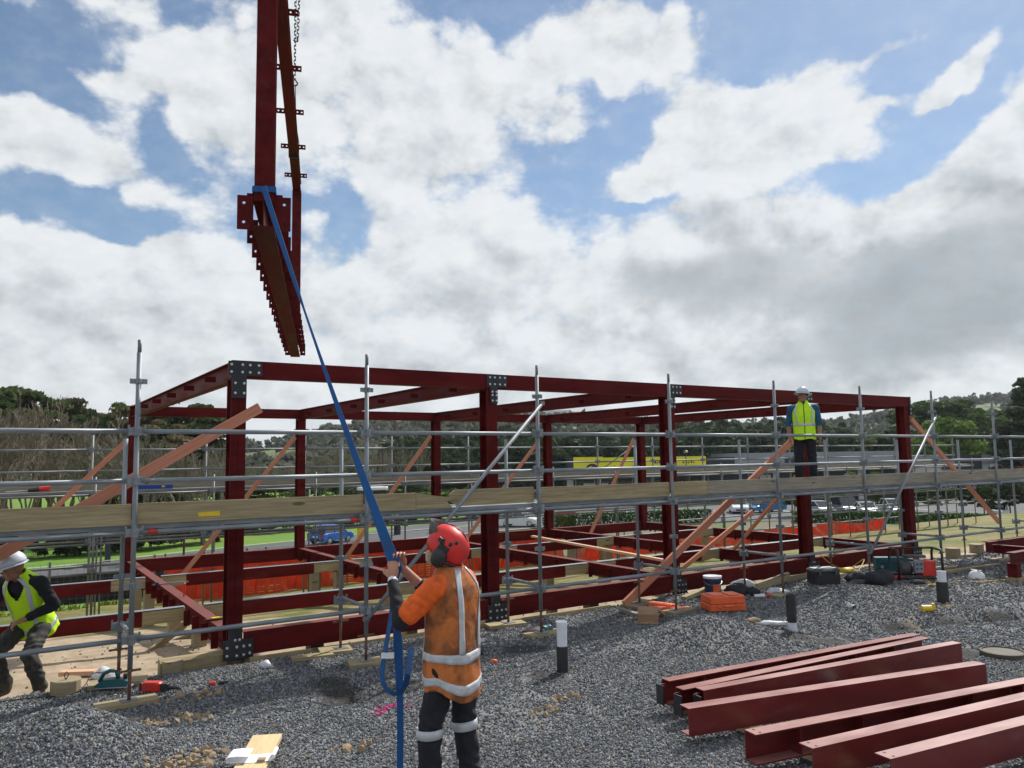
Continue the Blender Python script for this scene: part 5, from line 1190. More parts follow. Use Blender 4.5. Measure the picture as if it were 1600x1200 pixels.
# ================================================================== HILLS
def interp(xs, ys, x): return float(np.interp(x, xs, ys))
SKX = [-900, -200, 300, 400, 480, 560, 700, 850, 950, 1100, 1250, 1350, 1450, 1520, 1600, 1800, 2300, 3200]; SKY_ = [690, 695, 690, 682, 668, 655, 646, 640, 644, 655, 655, 640, 621, 613, 609, 606, 630, 660]
SKR = [420, 420, 430, 430, 430, 420, 420, 430, 440, 450, 480, 560, 650, 680, 700, 720, 720, 700]
def ridge(pxx):
    D = interp(SKX, SKR, pxx); p = at_d(pxx, interp(SKX, SKY_, pxx), D); return Vector((p.x, p.y, 0)), p.z-(9.5 if D < 500 else 12), D
hv = []; NR = 14; cols = list(np.linspace(-900, 3200, 90))
for c in cols:
    rp, rz_, D = ridge(c); d = Vector((rp.x-CAM.x, rp.y-CAM.y, 0))
    for j in range(NR):
        t = j/(NR-1); s = .38+t*.62*1.35; hh = -6+(rz_+6)*float(sst(.36, 1.0, np.array(s)))-(0 if s < 1.02 else (s-1.02)*30)
        hh += 2.2*math.sin(c*.013+j*1.3)*min(1, j/4)*(1 if s < .97 else .15); hv.append((CAM.x+d.x*s, CAM.y+d.y*s, hh))
hf = [(i*NR+j, (i+1)*NR+j, (i+1)*NR+j+1, i*NR+j+1) for i in range(len(cols)-1) for j in range(NR-1)]
M_['hill'] = mat('hill_pasture', (.12, .17, .045), .95, 0, .3, .02, 0, 1, coord='World', col2=(.055, .075, .03))
b = MB(); b.add(hv, hf); structure(b.build('hills', M_['hill'], None, smooth=True))
def hill_z(pxx, s):
    rp, rz_, D = ridge(pxx); return -6+(rz_+6)*float(sst(.36, 1.0, np.array(s)))
def hill_pt(pxx, s):
    rp, rz_, D = ridge(pxx); d = Vector((rp.x-CAM.x, rp.y-CAM.y, 0)); return Vector((CAM.x+d.x*s, CAM.y+d.y*s, hill_z(pxx, s)))

# ================================================================== VEGETATION
def leafmat(name, c1, c2, c3=None):
    m = bpy.data.materials.new(name); m.use_nodes = True; t = m.node_tree; g = G(t); b = t.nodes['Principled BSDF']
    P = g.n('ShaderNodeNewGeometry').outputs['Position']; rnd = g.n('ShaderNodeObjectInfo').outputs['Random']
    c = g.mix(g.mr(g.noise(P, .9, 4, .65), .32, .68), c1, c2)
    c = g.mix(g.mr(g.noise(P, .12, 3, .6), .4, .65, 0, .6), c, c3 if c3 else tuple(.6*q for q in c1))
    c = g.mix(1.0, c, g.n('ShaderNodeCombineColor', {0: g.m('MULTIPLY_ADD', rnd, .5, .75), 1: g.m('MULTIPLY_ADD', rnd, .35, .82), 2: g.m('MULTIPLY_ADD', rnd, .3, .85)}).outputs[0], 'MULTIPLY')
    t.links.new(c, b.inputs['Base Color']); b.inputs['Roughness'].default_value = .75; b.inputs['Specular IOR Level'].default_value = .2
    tr = g.n('ShaderNodeBsdfTranslucent', {0: c}); mx = g.n('ShaderNodeMixShader', {0: .38, 1: b.outputs[0], 2: tr.outputs[0]}); t.links.new(mx.outputs[0], t.nodes['Material Output'].inputs[0])
    return m
M_['leaf_dark'] = leafmat('dark_evergreen_leaf', (.034, .058, .026), (.080, .105, .042))
M_['leaf_pine'] = leafmat('pine_needle', (.060, .075, .030), (.15, .135, .058), (.15, .11, .06))
M_['leaf_green'] = leafmat('green_leaf', (.075, .14, .022), (.14, .22, .034))
M_['leaf_mid'] = leafmat('mid_green_leaf', (.045, .088, .022), (.095, .135, .036))
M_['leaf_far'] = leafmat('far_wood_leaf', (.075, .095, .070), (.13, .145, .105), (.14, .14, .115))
M_['leaf_hedge'] = leafmat('hedge_leaf', (.028, .075, .012), (.06, .13, .02))
M_['bark'] = mat('bark', (.10, .08, .06), .9, 0, .3, 3); M_['bark_pale'] = mat('pale_twig', (.25, .215, .165), .9, 0, .3, 1.5, col2=(.15, .128, .095)); M_['bark_rust'] = mat('rusty_twig', (.23, .18, .13), .9, 0, .3, 1.5, col2=(.145, .115, .09))
def quads(C, N, size, R):
    """leaf-sized faces at centres C facing roughly N"""
    n = len(C); a = R.normal(0, 1, (n, 3)); u = np.cross(N, a); u /= np.linalg.norm(u, axis=1)[:, None]+1e-9; v = np.cross(N, u)
    s = (size*R.uniform(.55, 1.3, n))[:, None]; u = u*s; v = v*s*R.uniform(.5, .9, n)[:, None]
    V = np.stack([C-u-v*.3, C-v*.9, C+u+v*.2, C+v], 1).reshape(-1, 3); F = np.arange(4*n).reshape(-1, 4); return V, F
def crown_arrays(h, r, z0, n_cl, n_leaf, size, R, shape='round', flat=.6):
    Cs, Ns = [], []
    for _ in range(n_cl):
        while True:
            p = R.uniform(-1, 1, 3)
            if shape == 'cone':
                t = (p[2]+1)/2; rad = (1-t)*.95+.06
                if p[0]**2+p[1]**2 < 1: p[:2] *= rad; break
            elif np.dot(p, p) < 1 and np.dot(p, p) > .22: break
        c = np.array([p[0]*r, p[1]*r, z0+(p[2]+1)/2*(h-z0)]); cr = r*R.uniform(.20, .36)*(.7 if shape == 'cone' else 1)
        d = R.normal(0, 1, (n_leaf, 3)); d /= np.linalg.norm(d, axis=1)[:, None]; d[:, 2] = np.abs(d[:, 2])*.8+d[:, 2]*.2
        q = c+d*np.array([cr, cr, cr*flat])*R.uniform(.65, 1.05, (n_leaf, 1)); Cs.append(q); nn = d+R.normal(0, .55, d.shape); Ns.append(nn/np.linalg.norm(nn, axis=1)[:, None])
    return quads(np.concatenate(Cs), np.concatenate(Ns), size, R)
def limbs(h, r, z0, R, tr, n=9):
    b = MB(); b.tube([(0, 0, -.4), (R.uniform(-.1, .1), R.uniform(-.1, .1), h*.35), (R.uniform(-.2, .2), R.uniform(-.2, .2), h*.7), (0, 0, h*.9)], [tr, tr*.8, tr*.5, tr*.12], 7)
    for k in range(n):
        a = R.uniform(0, 6.28); z = z0*.8+(h-z0)*R.uniform(0, .6); L = r*R.uniform(.5, .9); b.tube([(0, 0, z), (math.cos(a)*L*.5, math.sin(a)*L*.5, z+L*.35), (math.cos(a)*L, math.sin(a)*L, z+L*.55)], [tr*.4, tr*.25, tr*.06], 5)
    return b
def leafy(kind, h, r, z0, n_cl, n_leaf, size, seed, shape='round', flat=.6, tr=None):
    R = np.random.default_rng(seed)
    V, F = crown_arrays(h, r, z0, n_cl, n_leaf, size, R, shape, flat)
    return np_mesh('crown', V, F), limbs(h, r, z0, R, tr or h*.022).mesh('trunk')
PROTO = {}
PROTO['pine'] = [leafy('pine', 14, 4.2, 6.0, 46, 90, .34, 20+i, 'round', .45) for i in range(3)]
PROTO['round'] = [leafy('round', 10, 3.9, 2.2, 60, 95, .30, 30+i, 'round', .7) for i in range(3)]
PROTO['street'] = [leafy('street', 6, 2.6, 1.9, 44, 90, .19, 40+i, 'round', .75) for i in range(2)]
PROTO['conifer'] = [leafy('conifer', 18, 5.0, 2.0, 90, 90, .36, 50+i, 'cone', .4) for i in range(2)]
def bare_mesh(h, seed, spread=.5, lv=5, thick=1.0):
    R = random.Random(seed); b = MB()
    def grow(p, d, L, r, k):
        q = p+d*L; mid = p.lerp(q, .5)+Vector((R.uniform(-1, 1), R.uniform(-1, 1), R.uniform(-.3, .3)))*L*.07
        b.tube([p, mid, q], [r, r*.82, r*.66], 4 if k < 2 else 3, cap=False)
        if k >= lv: return
        for c in range(R.choice((2, 3, 3)) if k else 4):
            a = R.uniform(0, 6.28); sp = spread*R.uniform(.6, 1.25); x = d.orthogonal().normalized(); y = d.cross(x)
            nd = (d+(x*math.cos(a)+y*math.sin(a))*sp+Vector((0, 0, .14))).normalized(); grow(p.lerp(q, R.uniform(.55, 1)) if c else q, nd, L*R.uniform(.62, .82), max(r*.6, .016*thick), k+1)
    grow(Vector((0, 0, -.3)), Vector((R.uniform(-.08, .08), R.uniform(-.08, .08), 1)).normalized(), h*.27, h*.013*thick, 0)
    return b.mesh('branches')
PROTO['bare'] = [bare_mesh(10, 60+i, .42, 6, 1.25) for i in range(4)]
def tree(name, label, group, px_, ytop, D, kind, v, m, barkm='bark', sx=1.0, zg=None, hmul=1.0):
    top = at_d(px_, ytop, D); zg = ZL if zg is None else zg; H = top.z-zg
    T = thing(name, label, 'tree', (top.x, top.y, zg), random.uniform(0, 6.28), group)
    if kind == 'bare':
        me = PROTO['bare'][v % 4]; mh = max(q.co.z for q in me.vertices); k = H/mh
        me2 = cached(('bare', v % 4, barkm), lambda: me.copy())
        o = put('branches', me2, M_[barkm], T); o.scale = (k*sx, k*sx, k)
    else:
        cr, tr = PROTO[kind][v % len(PROTO[kind])]; mh = max(q.co.z for q in cr.vertices); k = H/mh
        c2 = cached((kind, v % len(PROTO[kind]), m), lambda: cr.copy()); t2 = cached((kind, v % len(PROTO[kind]), 'trunk', barkm), lambda: tr.copy())
        o = put('crown', c2, M_[m], T); o.scale = (k*sx, k*sx, k); o = put('trunk', t2, M_[barkm], T); o.scale = (k*sx, k*sx, k)
    return T
RR = random.Random(21)
NTH = ('leftmost', 'second', 'third', 'fourth', 'fifth', 'sixth', 'seventh', 'eighth', 'ninth', 'tenth', 'eleventh', 'twelfth')
def nth(v, vs): k = sorted(vs).index(v); return 'leftmost' if k == 0 else NTH[k]+' from the left'
gl = 'bare winter trees along the road at left'
for i in range(26):
    x = -90+i*17.5+RR.uniform(-8, 8); yt = interp([-100, 0, 100, 200, 330, 400], [612, 616, 632, 668, 690, 700], x)+RR.uniform(-12, 26); tree('bare_tree', 'bare brown winter tree among the thicket at left', gl, x, yt, RR.uniform(60, 80), 'bare', i, None, 'bark_rust' if x < 130 else 'bark_pale', RR.uniform(.75, 1.1))
PN = ((15, 600, 92, 1.1), (68, 610, 95, 1.0), (-45, 598, 96, 1.2), (100, 628, 104, 1.1), (135, 640, 108, 1.0), (165, 643, 104, 1.0), (195, 626, 100, .8), (228, 632, 96, 1.0), (268, 622, 96, 1.1), (302, 630, 92, 1.1), (325, 652, 90, .8), (245, 655, 84, 1.0))
for i, (x, yt, D, sx) in enumerate(PN):
    tree('pine_tree', 'rounded dark pine above the bare thicket, %s' % nth(x, [q[0] for q in PN]), 'pines behind the bare thicket', x, yt, D, 'pine', i, 'leaf_pine' if i % 3 else 'leaf_mid', 'bark', sx)
for i in range(20):
    x = 330+i*17+RR.uniform(-8, 8); yt = interp([330, 420, 520, 680], [700, 712, 690, 682], x)+RR.uniform(-8, 16); tree('bare_tree', 'pale bare tree in the grove between left columns', 'pale bare trees in the middle distance', x, yt, RR.uniform(105, 140), 'bare', i+1, None, 'bark_pale', RR.uniform(.7, 1.0))
LG = ((340, 735, 88), (380, 740, 90), (430, 738, 92), (250, 720, 86), (210, 735, 84), (480, 745, 100), (540, 745, 105), (590, 740, 110), (640, 735, 115))
for i, (x, yt, D) in enumerate(LG): tree('shrub_tree', 'low green bushy tree at the foot of the bare grove, %s' % nth(x, [q[0] for q in LG]), 'low green trees below the grove', x, yt, D, 'street', i, 'leaf_mid', 'bark', 1.2)
for i, (x, yt, D, kd, m, sx, lab) in enumerate(((1478, 648, 135, 'round', 'leaf_green', 1.0, 'bright green rounded tree below the far ridge'), (1448, 682, 128, 'round', 'leaf_green', .9, 'bright green low tree left of the rounded one'), (1515, 690, 128, 'round', 'leaf_green', .8, 'bright green low tree right of the rounded one'), (1455, 622, 165, 'round', 'leaf_mid', 1.2, 'tall dark green tree behind the seventh standard'), (1500, 622, 170, 'round', 'leaf_mid', 1.2, 'tall dark green tree behind the bright rounded tree'), (1545, 640, 165, 'round', 'leaf_mid', 1.2, 'tall dark green tree left of the big conifer'),
        (1600, 588, 118, 'conifer', 'leaf_dark', 1.3, 'big dark conifer at the right edge'), (1640, 575, 125, 'conifer', 'leaf_dark', 1.3, 'big dark conifer just past the right edge'), (1565, 660, 122, 'conifer', 'leaf_dark', 1.3, 'dark conifer left of the big one'), (1345, 672, 150, 'round', 'leaf_mid', 1.3, 'olive tree between upper worker and last column'), (1400, 668, 150, 'round', 'leaf_dark', 1.3, 'dark tree beside the last column'))):
    tree('broadleaf_tree' if kd == 'round' else 'conifer_tree', lab, 'trees on the right bank', x, yt, D, kd, i, m, 'bark', sx)
for i, (x, yt, D, lab) in enumerate(((1425, 752, 84, 'dark street tree right of the last column'), (1462, 752, 82, 'dark street tree behind the seventh standard'), (1502, 748, 82, 'dark street tree crossed by the orange brace'), (1535, 756, 80, 'dark street tree left of the eighth standard'), (1575, 745, 80, 'dark street tree right of eighth standard'), (1240, 758, 86, 'dark street tree left of the fourth column'), (1605, 750, 82, 'dark street tree at the right edge'), (1375, 770, 90, 'small street tree behind the parked cars'), (1308, 762, 92, 'small street tree right of the fourth column'))): tree('street_tree', lab, 'street trees by the car park', x, yt, D, 'street', i, 'leaf_mid' if i % 2 else 'leaf_dark', 'bark', .95)
def wood_mass(name, label, items, m, leafs, size, flat=.7):
    Vs, Fs, o = [], [], 0; R = np.random.default_rng(77)
    for (p, zg, H, r) in items:
        n_cl = 12; V, F = crown_arrays(H, r, H*.15, n_cl, leafs, size, R, 'round', flat); V = V+np.array([p.x, p.y, zg]); Vs.append(V); Fs.append(F+o); o += len(V)
    ob = stuff(put(name, np_mesh(name, np.concatenate(Vs), np.concatenate(Fs)), M_[m])); ob['label'] = label; return ob
it = []
for i in range(210):
    x = RR.uniform(610, 1330); D = RR.uniform(132, 215); yt = interp([610, 700, 800, 900, 1000, 1100, 1200, 1330], [700, 690, 680, 690, 685, 672, 668, 672], x)+ (D-132)/83*-22+RR.uniform(-6, 14)
    top = at_d(x, yt, D); it.append((top, ZL, top.z-ZL, RR.uniform(3.0, 5.0)))
wood_mass('evergreen_wood', 'dense dark evergreen wood on the bank behind the shops', it, 'leaf_dark', 34, .62)
it = []
for i in range(1500):
    x = RR.uniform(-300, 2000); s = RR.uniform(.42, 1.0)
    if (330 < x < 470 and .6 < s < .93) or (860 < x < 925 and .7 < s < .95) or (960 < x < 1010 and .6 < s < .8): continue
    p = hill_pt(x, s); it.append((p, p.z-1, RR.uniform(6, 10), RR.uniform(3.5, 6)))
for i in range(260):
    x = RR.uniform(300, 2000); p = hill_pt(x, RR.uniform(.97, 1.01)); it.append((p, p.z-2, RR.uniform(6, 11), RR.uniform(3, 5.5)))
wood_mass('hillside_wood', 'grey green woodland covering the far hills', it, 'leaf_far', 7, 1.7, .6)
# low scrub below the left thicket and rough growth on the bank
def bush_row(name, label, pts, h, r, m, n, size, kind='stuff'):
    Vs, Fs, o = [], [], 0; R = np.random.default_rng(len(pts)*7+n)
    for i in range(len(pts)-1):
        a, q = Vector(pts[i]), Vector(pts[i+1])
        for k in range(n):
            p = a.lerp(q, (k+R.random())/n); hh = h*R.uniform(.75, 1.15)
            V, F = crown_arrays(hh, r*R.uniform(.8, 1.2), 0.05, 8, 36, size, R, 'round', .8); Vs.append(V+np.array([p.x, p.y, p.z])); Fs.append(F+o); o += len(V)
    return put(name, np_mesh(name, np.concatenate(Vs), np.concatenate(Fs)), M_[m])
o = stuff(bush_row('scrub', 'x', [at_z(*q, ZL) for q in ((-150, 884), (60, 872), (200, 862), (340, 846))], 3.2, 1.8, 'leaf_dark', 16, .22)); o['label'] = 'dark scrub growing at the foot of the left thicket'
o = stuff(bush_row('scrub', 'x', [at_z(*q, ZL) for q in ((330, 838), (480, 826), (640, 816), (780, 808))], 3.0, 2.2, 'leaf_mid', 18, .28)); o['label'] = 'olive scrub at the foot of the middle grove'
def hedge(label, pts, h, w, seed):
    R = np.random.default_rng(seed); C, N = [], []
    for i in range(len(pts)-1):
        a, q = Vector(pts[i]), Vector(pts[i+1]); L = (q-a).length; d = (q-a).normalized(); nn = np.array([-d.y, d.x, 0]); n = int(L*260)
        t = R.random(n); y = R.uniform(-w/2, w/2, n); z = R.uniform(0, h, n); face = R.integers(0, 3, n); y = np.where(face == 0, -w/2, np.where(face == 1, w/2, y)); z = np.where(face == 2, h, z)
        P = np.array(a)[None]+t[:, None]*(np.array(q)-np.array(a))[None]+y[:, None]*nn[None]+z[:, None]*np.array([0, 0, 1])[None]+R.normal(0, .05, (n, 3)); nr = np.where((face == 2)[:, None], np.array([0, 0, 1.0])[None], np.where((face == 0)[:, None], -nn[None], nn[None]))+R.normal(0, .5, (n, 3)); C.append(P); N.append(nr/np.linalg.norm(nr, axis=1)[:, None])
    V, F = quads(np.concatenate(C), np.concatenate(N), .13, R); o = put('clipped_hedge', np_mesh('clipped_hedge', V, F), M_['leaf_hedge']); return tag(o, label, 'hedge')
hedge('long clipped green hedge left of the third front column', [at_z(*q, ZL) for q in ((852, 828), (945, 823), (1040, 818), (1110, 816))], 1.25, 1.0, 1)
hedge('clipped green hedge in front of the parked cars', [at_z(*q, ZL) for q in ((1240, 817), (1330, 816), (1420, 818), (1620, 824))], 1.0, 1.0, 2)
# palms against the shop wall
for (px_, py_, lab) in ((1368, 745, 'small bright palm against the shop wall at right'), (1330, 745, 'small bright palm against the shop wall at left'), (1225, 762, 'bright yucca clump left of the fourth column')):
    p = at_d(px_, py_, 108); T = thing('palm_plant', lab, 'palm', (p.x, p.y, ZL), 0, 'palms by the shops'); H = max(1.0, p.z-ZL); b = MB(); b.tube([(0, 0, 0), (0, 0, H)], [.15, .1], 6); b.build('stem', M_['bark'], T); b = MB()
    for k in range(26):
        a = k*2.4; e = .2+.9*(k/26); d = Vector((math.cos(a)*math.cos(e), math.sin(a)*math.cos(e), math.sin(e))); s_ = Vector((-math.sin(a), math.cos(a), 0))*.12; o_ = Vector((0, 0, H)); b.add([o_-s_*.4, o_+d*.7-s_, o_+d*1.25-Vector((0, 0, .25)), o_+d*.7+s_], [(0, 1, 2, 3)])
    b.build('fronds', M_['leaf_green'], T)
# rough grass tufts on the bank and by the fence
R = np.random.default_rng(31); n = 5200; x = np.concatenate([R.uniform(-6, 6, 2600), R.uniform(6, 30, 2600)]); y = np.concatenate([R.uniform(12.4, 17, 2600), R.uniform(12.0, 16, 2600)]); C = np.stack([x, y, gh(x, y)], 1)
hgt = R.uniform(.05, .17, n); ang = R.uniform(0, 6.28, n); u = np.stack([np.cos(ang), np.sin(ang), 0*ang], 1)*.05; tip = C+np.stack([R.normal(0, .08, n), R.normal(0, .08, n), hgt], 1)
V = np.stack([C-u, C+u, tip], 1).reshape(-1, 3); F = np.arange(3*n).reshape(-1, 3); M_['tuft'] = leafmat('rough_grass', (.16, .22, .03), (.26, .32, .06), (.24, .21, .08)); o = stuff(put('rough_grass', np_mesh('rough_grass', V, F), M_['tuft'])); o['label'] = 'rough grass tufts on the bank behind the frame'

# houses on the far ridge
M_['house_white'] = mat('white_house', (.62, .61, .58), .8, 0, .1); M_['house_cream'] = mat('cream_house', (.50, .42, .32), .8, 0, .1); M_['roof_grey'] = mat('grey_roof', (.16, .17, .18), .8, 0, .1); M_['roof_red'] = mat('terracotta_roof', (.33, .13, .08), .8, 0, .1)
HO = [(500, 1.0, 'white', 'grey'), (525, .98, 'cream', 'grey'), (548, .99, 'white', 'red'), (572, 1.0, 'cream', 'red'), (596, .97, 'white', 'grey'), (625, .98, 'cream', 'red'), (655, .98, 'white', 'grey'), (700, .90, 'white', 'grey'), (735, .97, 'white', 'red'), (815, .98, 'cream', 'grey'), (870, 1.0, 'white', 'grey'), (905, .99, 'white', 'red'), (935, .90, 'white', 'grey'), (985, .97, 'cream', 'red'), (1085, .96, 'white', 'grey')]
where = ('leftmost on the ridge', 'second from left on the ridge', 'left of the blue strap', 'behind the blue strap', 'right of the blue strap', 'left of the third rear column', 'beside the third rear column', 'right of the third rear column', 'left of the second front column', 'left of the third standard', 'right of the third standard', 'beneath the middle cross beam', 'on the slope above the yellow shop', 'right of the fifth rear column', 'right of the third front column')
for (x, s, wc, rc), wh in zip(HO, where):
    p = hill_pt(x, s); T = thing('hill_house', '%s house with %s roof %s' % (wc, 'grey' if rc == 'grey' else 'terracotta', wh), 'house', (p.x, p.y, p.z-1), VIEW+random.uniform(-.4, .4), 'houses on the far ridge'); wd = random.uniform(9, 14); hh = random.uniform(6.5, 8.5)
    bxp(T, 'wall', 'house_'+wc, -wd/2, wd/2, 0, 8, 0, hh); b = MB(); b.prism([(-wd/2-.5, -.5, hh), (-wd/2-.5, 8.5, hh), (-wd/2-.5, 4, hh+2.2)], (0, 0, 0), (wd+1, 0, 0)); b.build('roof', M_['roof_'+rc], T)
    for j in range(3): f = bxp(T, 'window', 'glass', -wd/2+1+j*wd/3, -wd/2+1+j*wd/3+wd/5, -.06, .05, hh-2.6, hh-1.2)
# ================================================================== PEOPLE
M_['skin'] = mat('skin', (.46, .23, .15), .55, 0, .12, 18, .05, 200); M_['skin_tan'] = mat('tanned_skin', (.30, .14, .085), .55, 0, .12, 18, .05, 200)
M_['navy_cloth'] = mat('black_navy_cloth', (.010, .012, .018), .9, 0, .4, 9, .4, 90, dirt=(.035, .035, .04), dirt_amt=.5, dirt_scale=5)
M_['grey_cloth'] = mat('grey_camouflage_cloth', (.055, .055, .048), .9, 0, .4, 9, .4, 90, col2=(.018, .02, .02), dirt=(.15, .13, .10), dirt_amt=.7, dirt_scale=7)
M_['hv_orange_dirty'] = mat('dirty_orange_vest', (.50, .150, .036), .85, 0, .25, 4, .45, 50, dirt=(.13, .05, .018), dirt_amt=.9, dirt_scale=5.0, dlo=.40, dhi=.62)
M_['hv_orange'] = mat('bright_orange_sleeve', (.84, .125, .010), .75, 0, .2, 9, .45, 45, dirt=(.22, .045, .01), dirt_amt=.8, dirt_scale=8)
M_['hv_yellow'] = mat('lime_yellow_vest', (.56, .93, .012), .75, 0, .06, 5, .3, 60, dirt=(.42, .70, .012), dirt_amt=.5, dirt_scale=4)
M_['reflect'] = mat('reflective_tape', (.52, .54, .57), .45, .15, .12, 14, .1, 60, dirt=(.30, .30, .31), dirt_amt=.5, dirt_scale=8)
M_['helmet_red'] = mat('red_helmet', (.66, .022, .018), .42, 0, .12, 6, dirt=(.35, .02, .015), dirt_amt=.5, dirt_scale=9); M_['helmet_white'] = mat('white_helmet', (.56, .61, .70), .35, 0, .05, 6)
M_['beard'] = mat('fair_beard', (.50, .40, .26), .95, 0, .25, 60, .8, 150); M_['hair_dark'] = mat('dark_hair', (.02, .017, .015), .9, 0, .3, 60, .6, 150)
M_['blue_sleeve'] = mat('blue_sleeve', (.012, .085, .17), .8, 0, .25, 7, .3, 80); M_['boot'] = mat('work_boot', (.045, .035, .025), .7, 0, .3, 12, .2, 60)
M_['eye'] = mat('dark_eye', (.015, .012, .01), .2, 0, .1)

class Body:
    def __init__(s): s.p = []
    def cap(s, tag, a, b, ra, rb): s.p.append((tag, 'c', Vector(a), Vector(b), ra, rb)); return s
    def ell(s, tag, c, r, R=None): s.p.append((tag, 'e', Vector(c), Vector(r), R or Matrix.Identity(3), 0)); return s
    def chain(s, tag, pts, rs):
        for i in range(len(pts)-1): s.cap(tag, pts[i], pts[i+1], rs[i], rs[i+1])
    def hand(s, tag, w, d, palm, side, curl=.9, sc=1.0):
        """w wrist, d direction of the hand, palm = direction the palm faces, side = +1 if the thumb is on d x palm"""
        w, d, palm = Vector(w), Vector(d).normalized(), Vector(palm).normalized(); palm = (palm-d*palm.dot(d)).normalized(); ac = d.cross(palm)*side
        M = Matrix((ac, d, palm)).transposed()
        s.ell(tag, w+d*.05*sc, (.041*sc, .055*sc, .017*sc), M)
        for k, (o, L) in enumerate(((.033, .072), (.011, .080), (-.011, .075), (-.033, .060))):
            p = w+d*.092*sc+ac*o*sc*1.08; dd = d.copy(); ang = .35
            for j, f in enumerate((.45, .32, .23)):
                a = curl*(.55, 1.0, .8)[j]; dd = (dd*math.cos(a)+(-palm if False else palm)*math.sin(a)).normalized() if j == 0 else (dd*math.cos(a)+dd.cross(ac).normalized()*(-1 if dd.cross(ac).dot(palm-d) < 0 else 1)*math.sin(a)).normalized()
                q = p+dd*L*f*sc*1.15; s.cap(tag, p, q, (.0095, .009, .008)[j]*sc, (.009, .008, .007)[j]*sc); p = q
        p = w+d*.025*sc+ac*.030*sc; q = p+(ac*.75+d*.55+palm*.25).normalized()*.04*sc; r = q+(d*.75+palm*.55+ac*.1).normalized()*.035*sc
        s.cap(tag, p, q, .013*sc, .0105*sc); s.cap(tag, q, r, .0105*sc, .008*sc)
    def head(s, c, R, skin='skin'):
        def q(x, y, z): return Vector(c)+R @ Vector((x, y, z))
        s.ell(skin, q(0, -.01, .015), (.075, .096, .10), R); s.ell(skin, q(0, .028, -.07), (.056, .062, .055), R); s.ell(skin, q(0, .06, -.03), (.05, .04, .06), R)
        s.ell(skin, q(0, .103, -.018), (.012, .018, .020), R); s.ell(skin, q(0, .088, .028), (.05, .018, .012), R); s.ell(skin, q(0, .083, -.062), (.024, .016, .010), R); s.ell(skin, q(0, .078, -.098), (.022, .02, .018), R)
        for k in (-1, 1): s.ell(skin, q(k*.078, -.012, -.015), (.010, .020, .030), R); s.ell(skin, q(k*.036, .075, -.03), (.022, .018, .018), R)
    def build(s, voxel, mats, parent, name='body', fold=None, smooth=6):
        b = MB()
        for (tag, k, a, c, r0, r1) in s.p:
            if k == 'c':
                d = (c-a); L = d.length; d = d.normalized() if L > 1e-6 else Vector((0, 0, 1)); x = d.orthogonal().normalized(); y = d.cross(x); rings = []
                for t in np.linspace(-math.pi/2, 0, 5): rings.append(b.ring(a+d*(r0*math.sin(t)), x, y, max(r0*math.cos(t), 1e-4), max(r0*math.cos(t), 1e-4), 14))
                for t in np.linspace(0, math.pi/2, 5): rings.append(b.ring(c+d*(r1*math.sin(t)), x, y, max(r1*math.cos(t), 1e-4), max(r1*math.cos(t), 1e-4), 14))
                b.loft(rings)
            else: b.ell(a, c, 16, 10, M=r0)
        me = b.mesh('tmp'); o = bpy.data.objects.new('tmp', me); COL.objects.link(o)
        rm = o.modifiers.new('r', 'REMESH'); rm.mode = 'VOXEL'; rm.voxel_size = voxel; sm = o.modifiers.new('s', 'SMOOTH'); sm.factor = .5; sm.iterations = smooth
        dg = bpy.context.evaluated_depsgraph_get(); em = o.evaluated_get(dg).to_mesh(); nv, npg = len(em.vertices), len(em.polygons)
        V = np.empty(nv*3, np.float32); em.vertices.foreach_get('co', V); V = V.reshape(-1, 3).astype(float); N = np.empty(nv*3, np.float32); em.vertices.foreach_get('normal', N); N = N.reshape(-1, 3)
        faces = [tuple(p.vertices) for p in em.polygons]; o.evaluated_get(dg).to_mesh_clear(); bpy.data.objects.remove(o); bpy.data.meshes.remove(me)
        # nearest primitive decides what a face is made of
        tags = sorted(set(q[0] for q in s.p)); best = np.full(nv, 1e9); bt = np.zeros(nv, int)
        for (tag, k, a, c, r0, r1) in s.p:
            A = np.array(a); Cc = np.array(c)
            if k == 'c':
                d = Cc-A; L2 = max(d@d, 1e-9); t = np.clip((V-A)@d/L2, 0, 1); dist = np.linalg.norm(V-A-t[:, None]*d, axis=1)-(r0+(r1-r0)*t)
            else:
                q = (V-A) @ np.array(r0); nrm = np.linalg.norm(q/Cc, axis=1); dist = (nrm-1)*min(Cc)
            m = dist < best; best[m] = dist[m]; bt[m] = tags.index(tag)
        if fold:
            for tg, amp in fold.items():
                if tg in tags:
                    m = bt == tags.index(tg); X = V[m]; w = np.sin(X[:, 2]*34+np.sin(X[:, 0]*21+X[:, 1]*17)*2.2)*.55+np.sin(X[:, 2]*71+X[:, 0]*43-X[:, 1]*38+np.sin(X[:, 2]*23)*2)*.45; V[m] = X+N[m]*(w*amp)[:, None]
        me = bpy.data.meshes.new(name); me.from_pydata([tuple(v) for v in V], [], faces)
        for tg in tags: me.materials.append(M_[mats[tg]])
        me.polygons.foreach_set('material_index', [int(bt[f[0]]) for f in faces]); me.polygons.foreach_set('use_smooth', [True]*len(faces)); me.update()
        return put(name, me, None, parent)

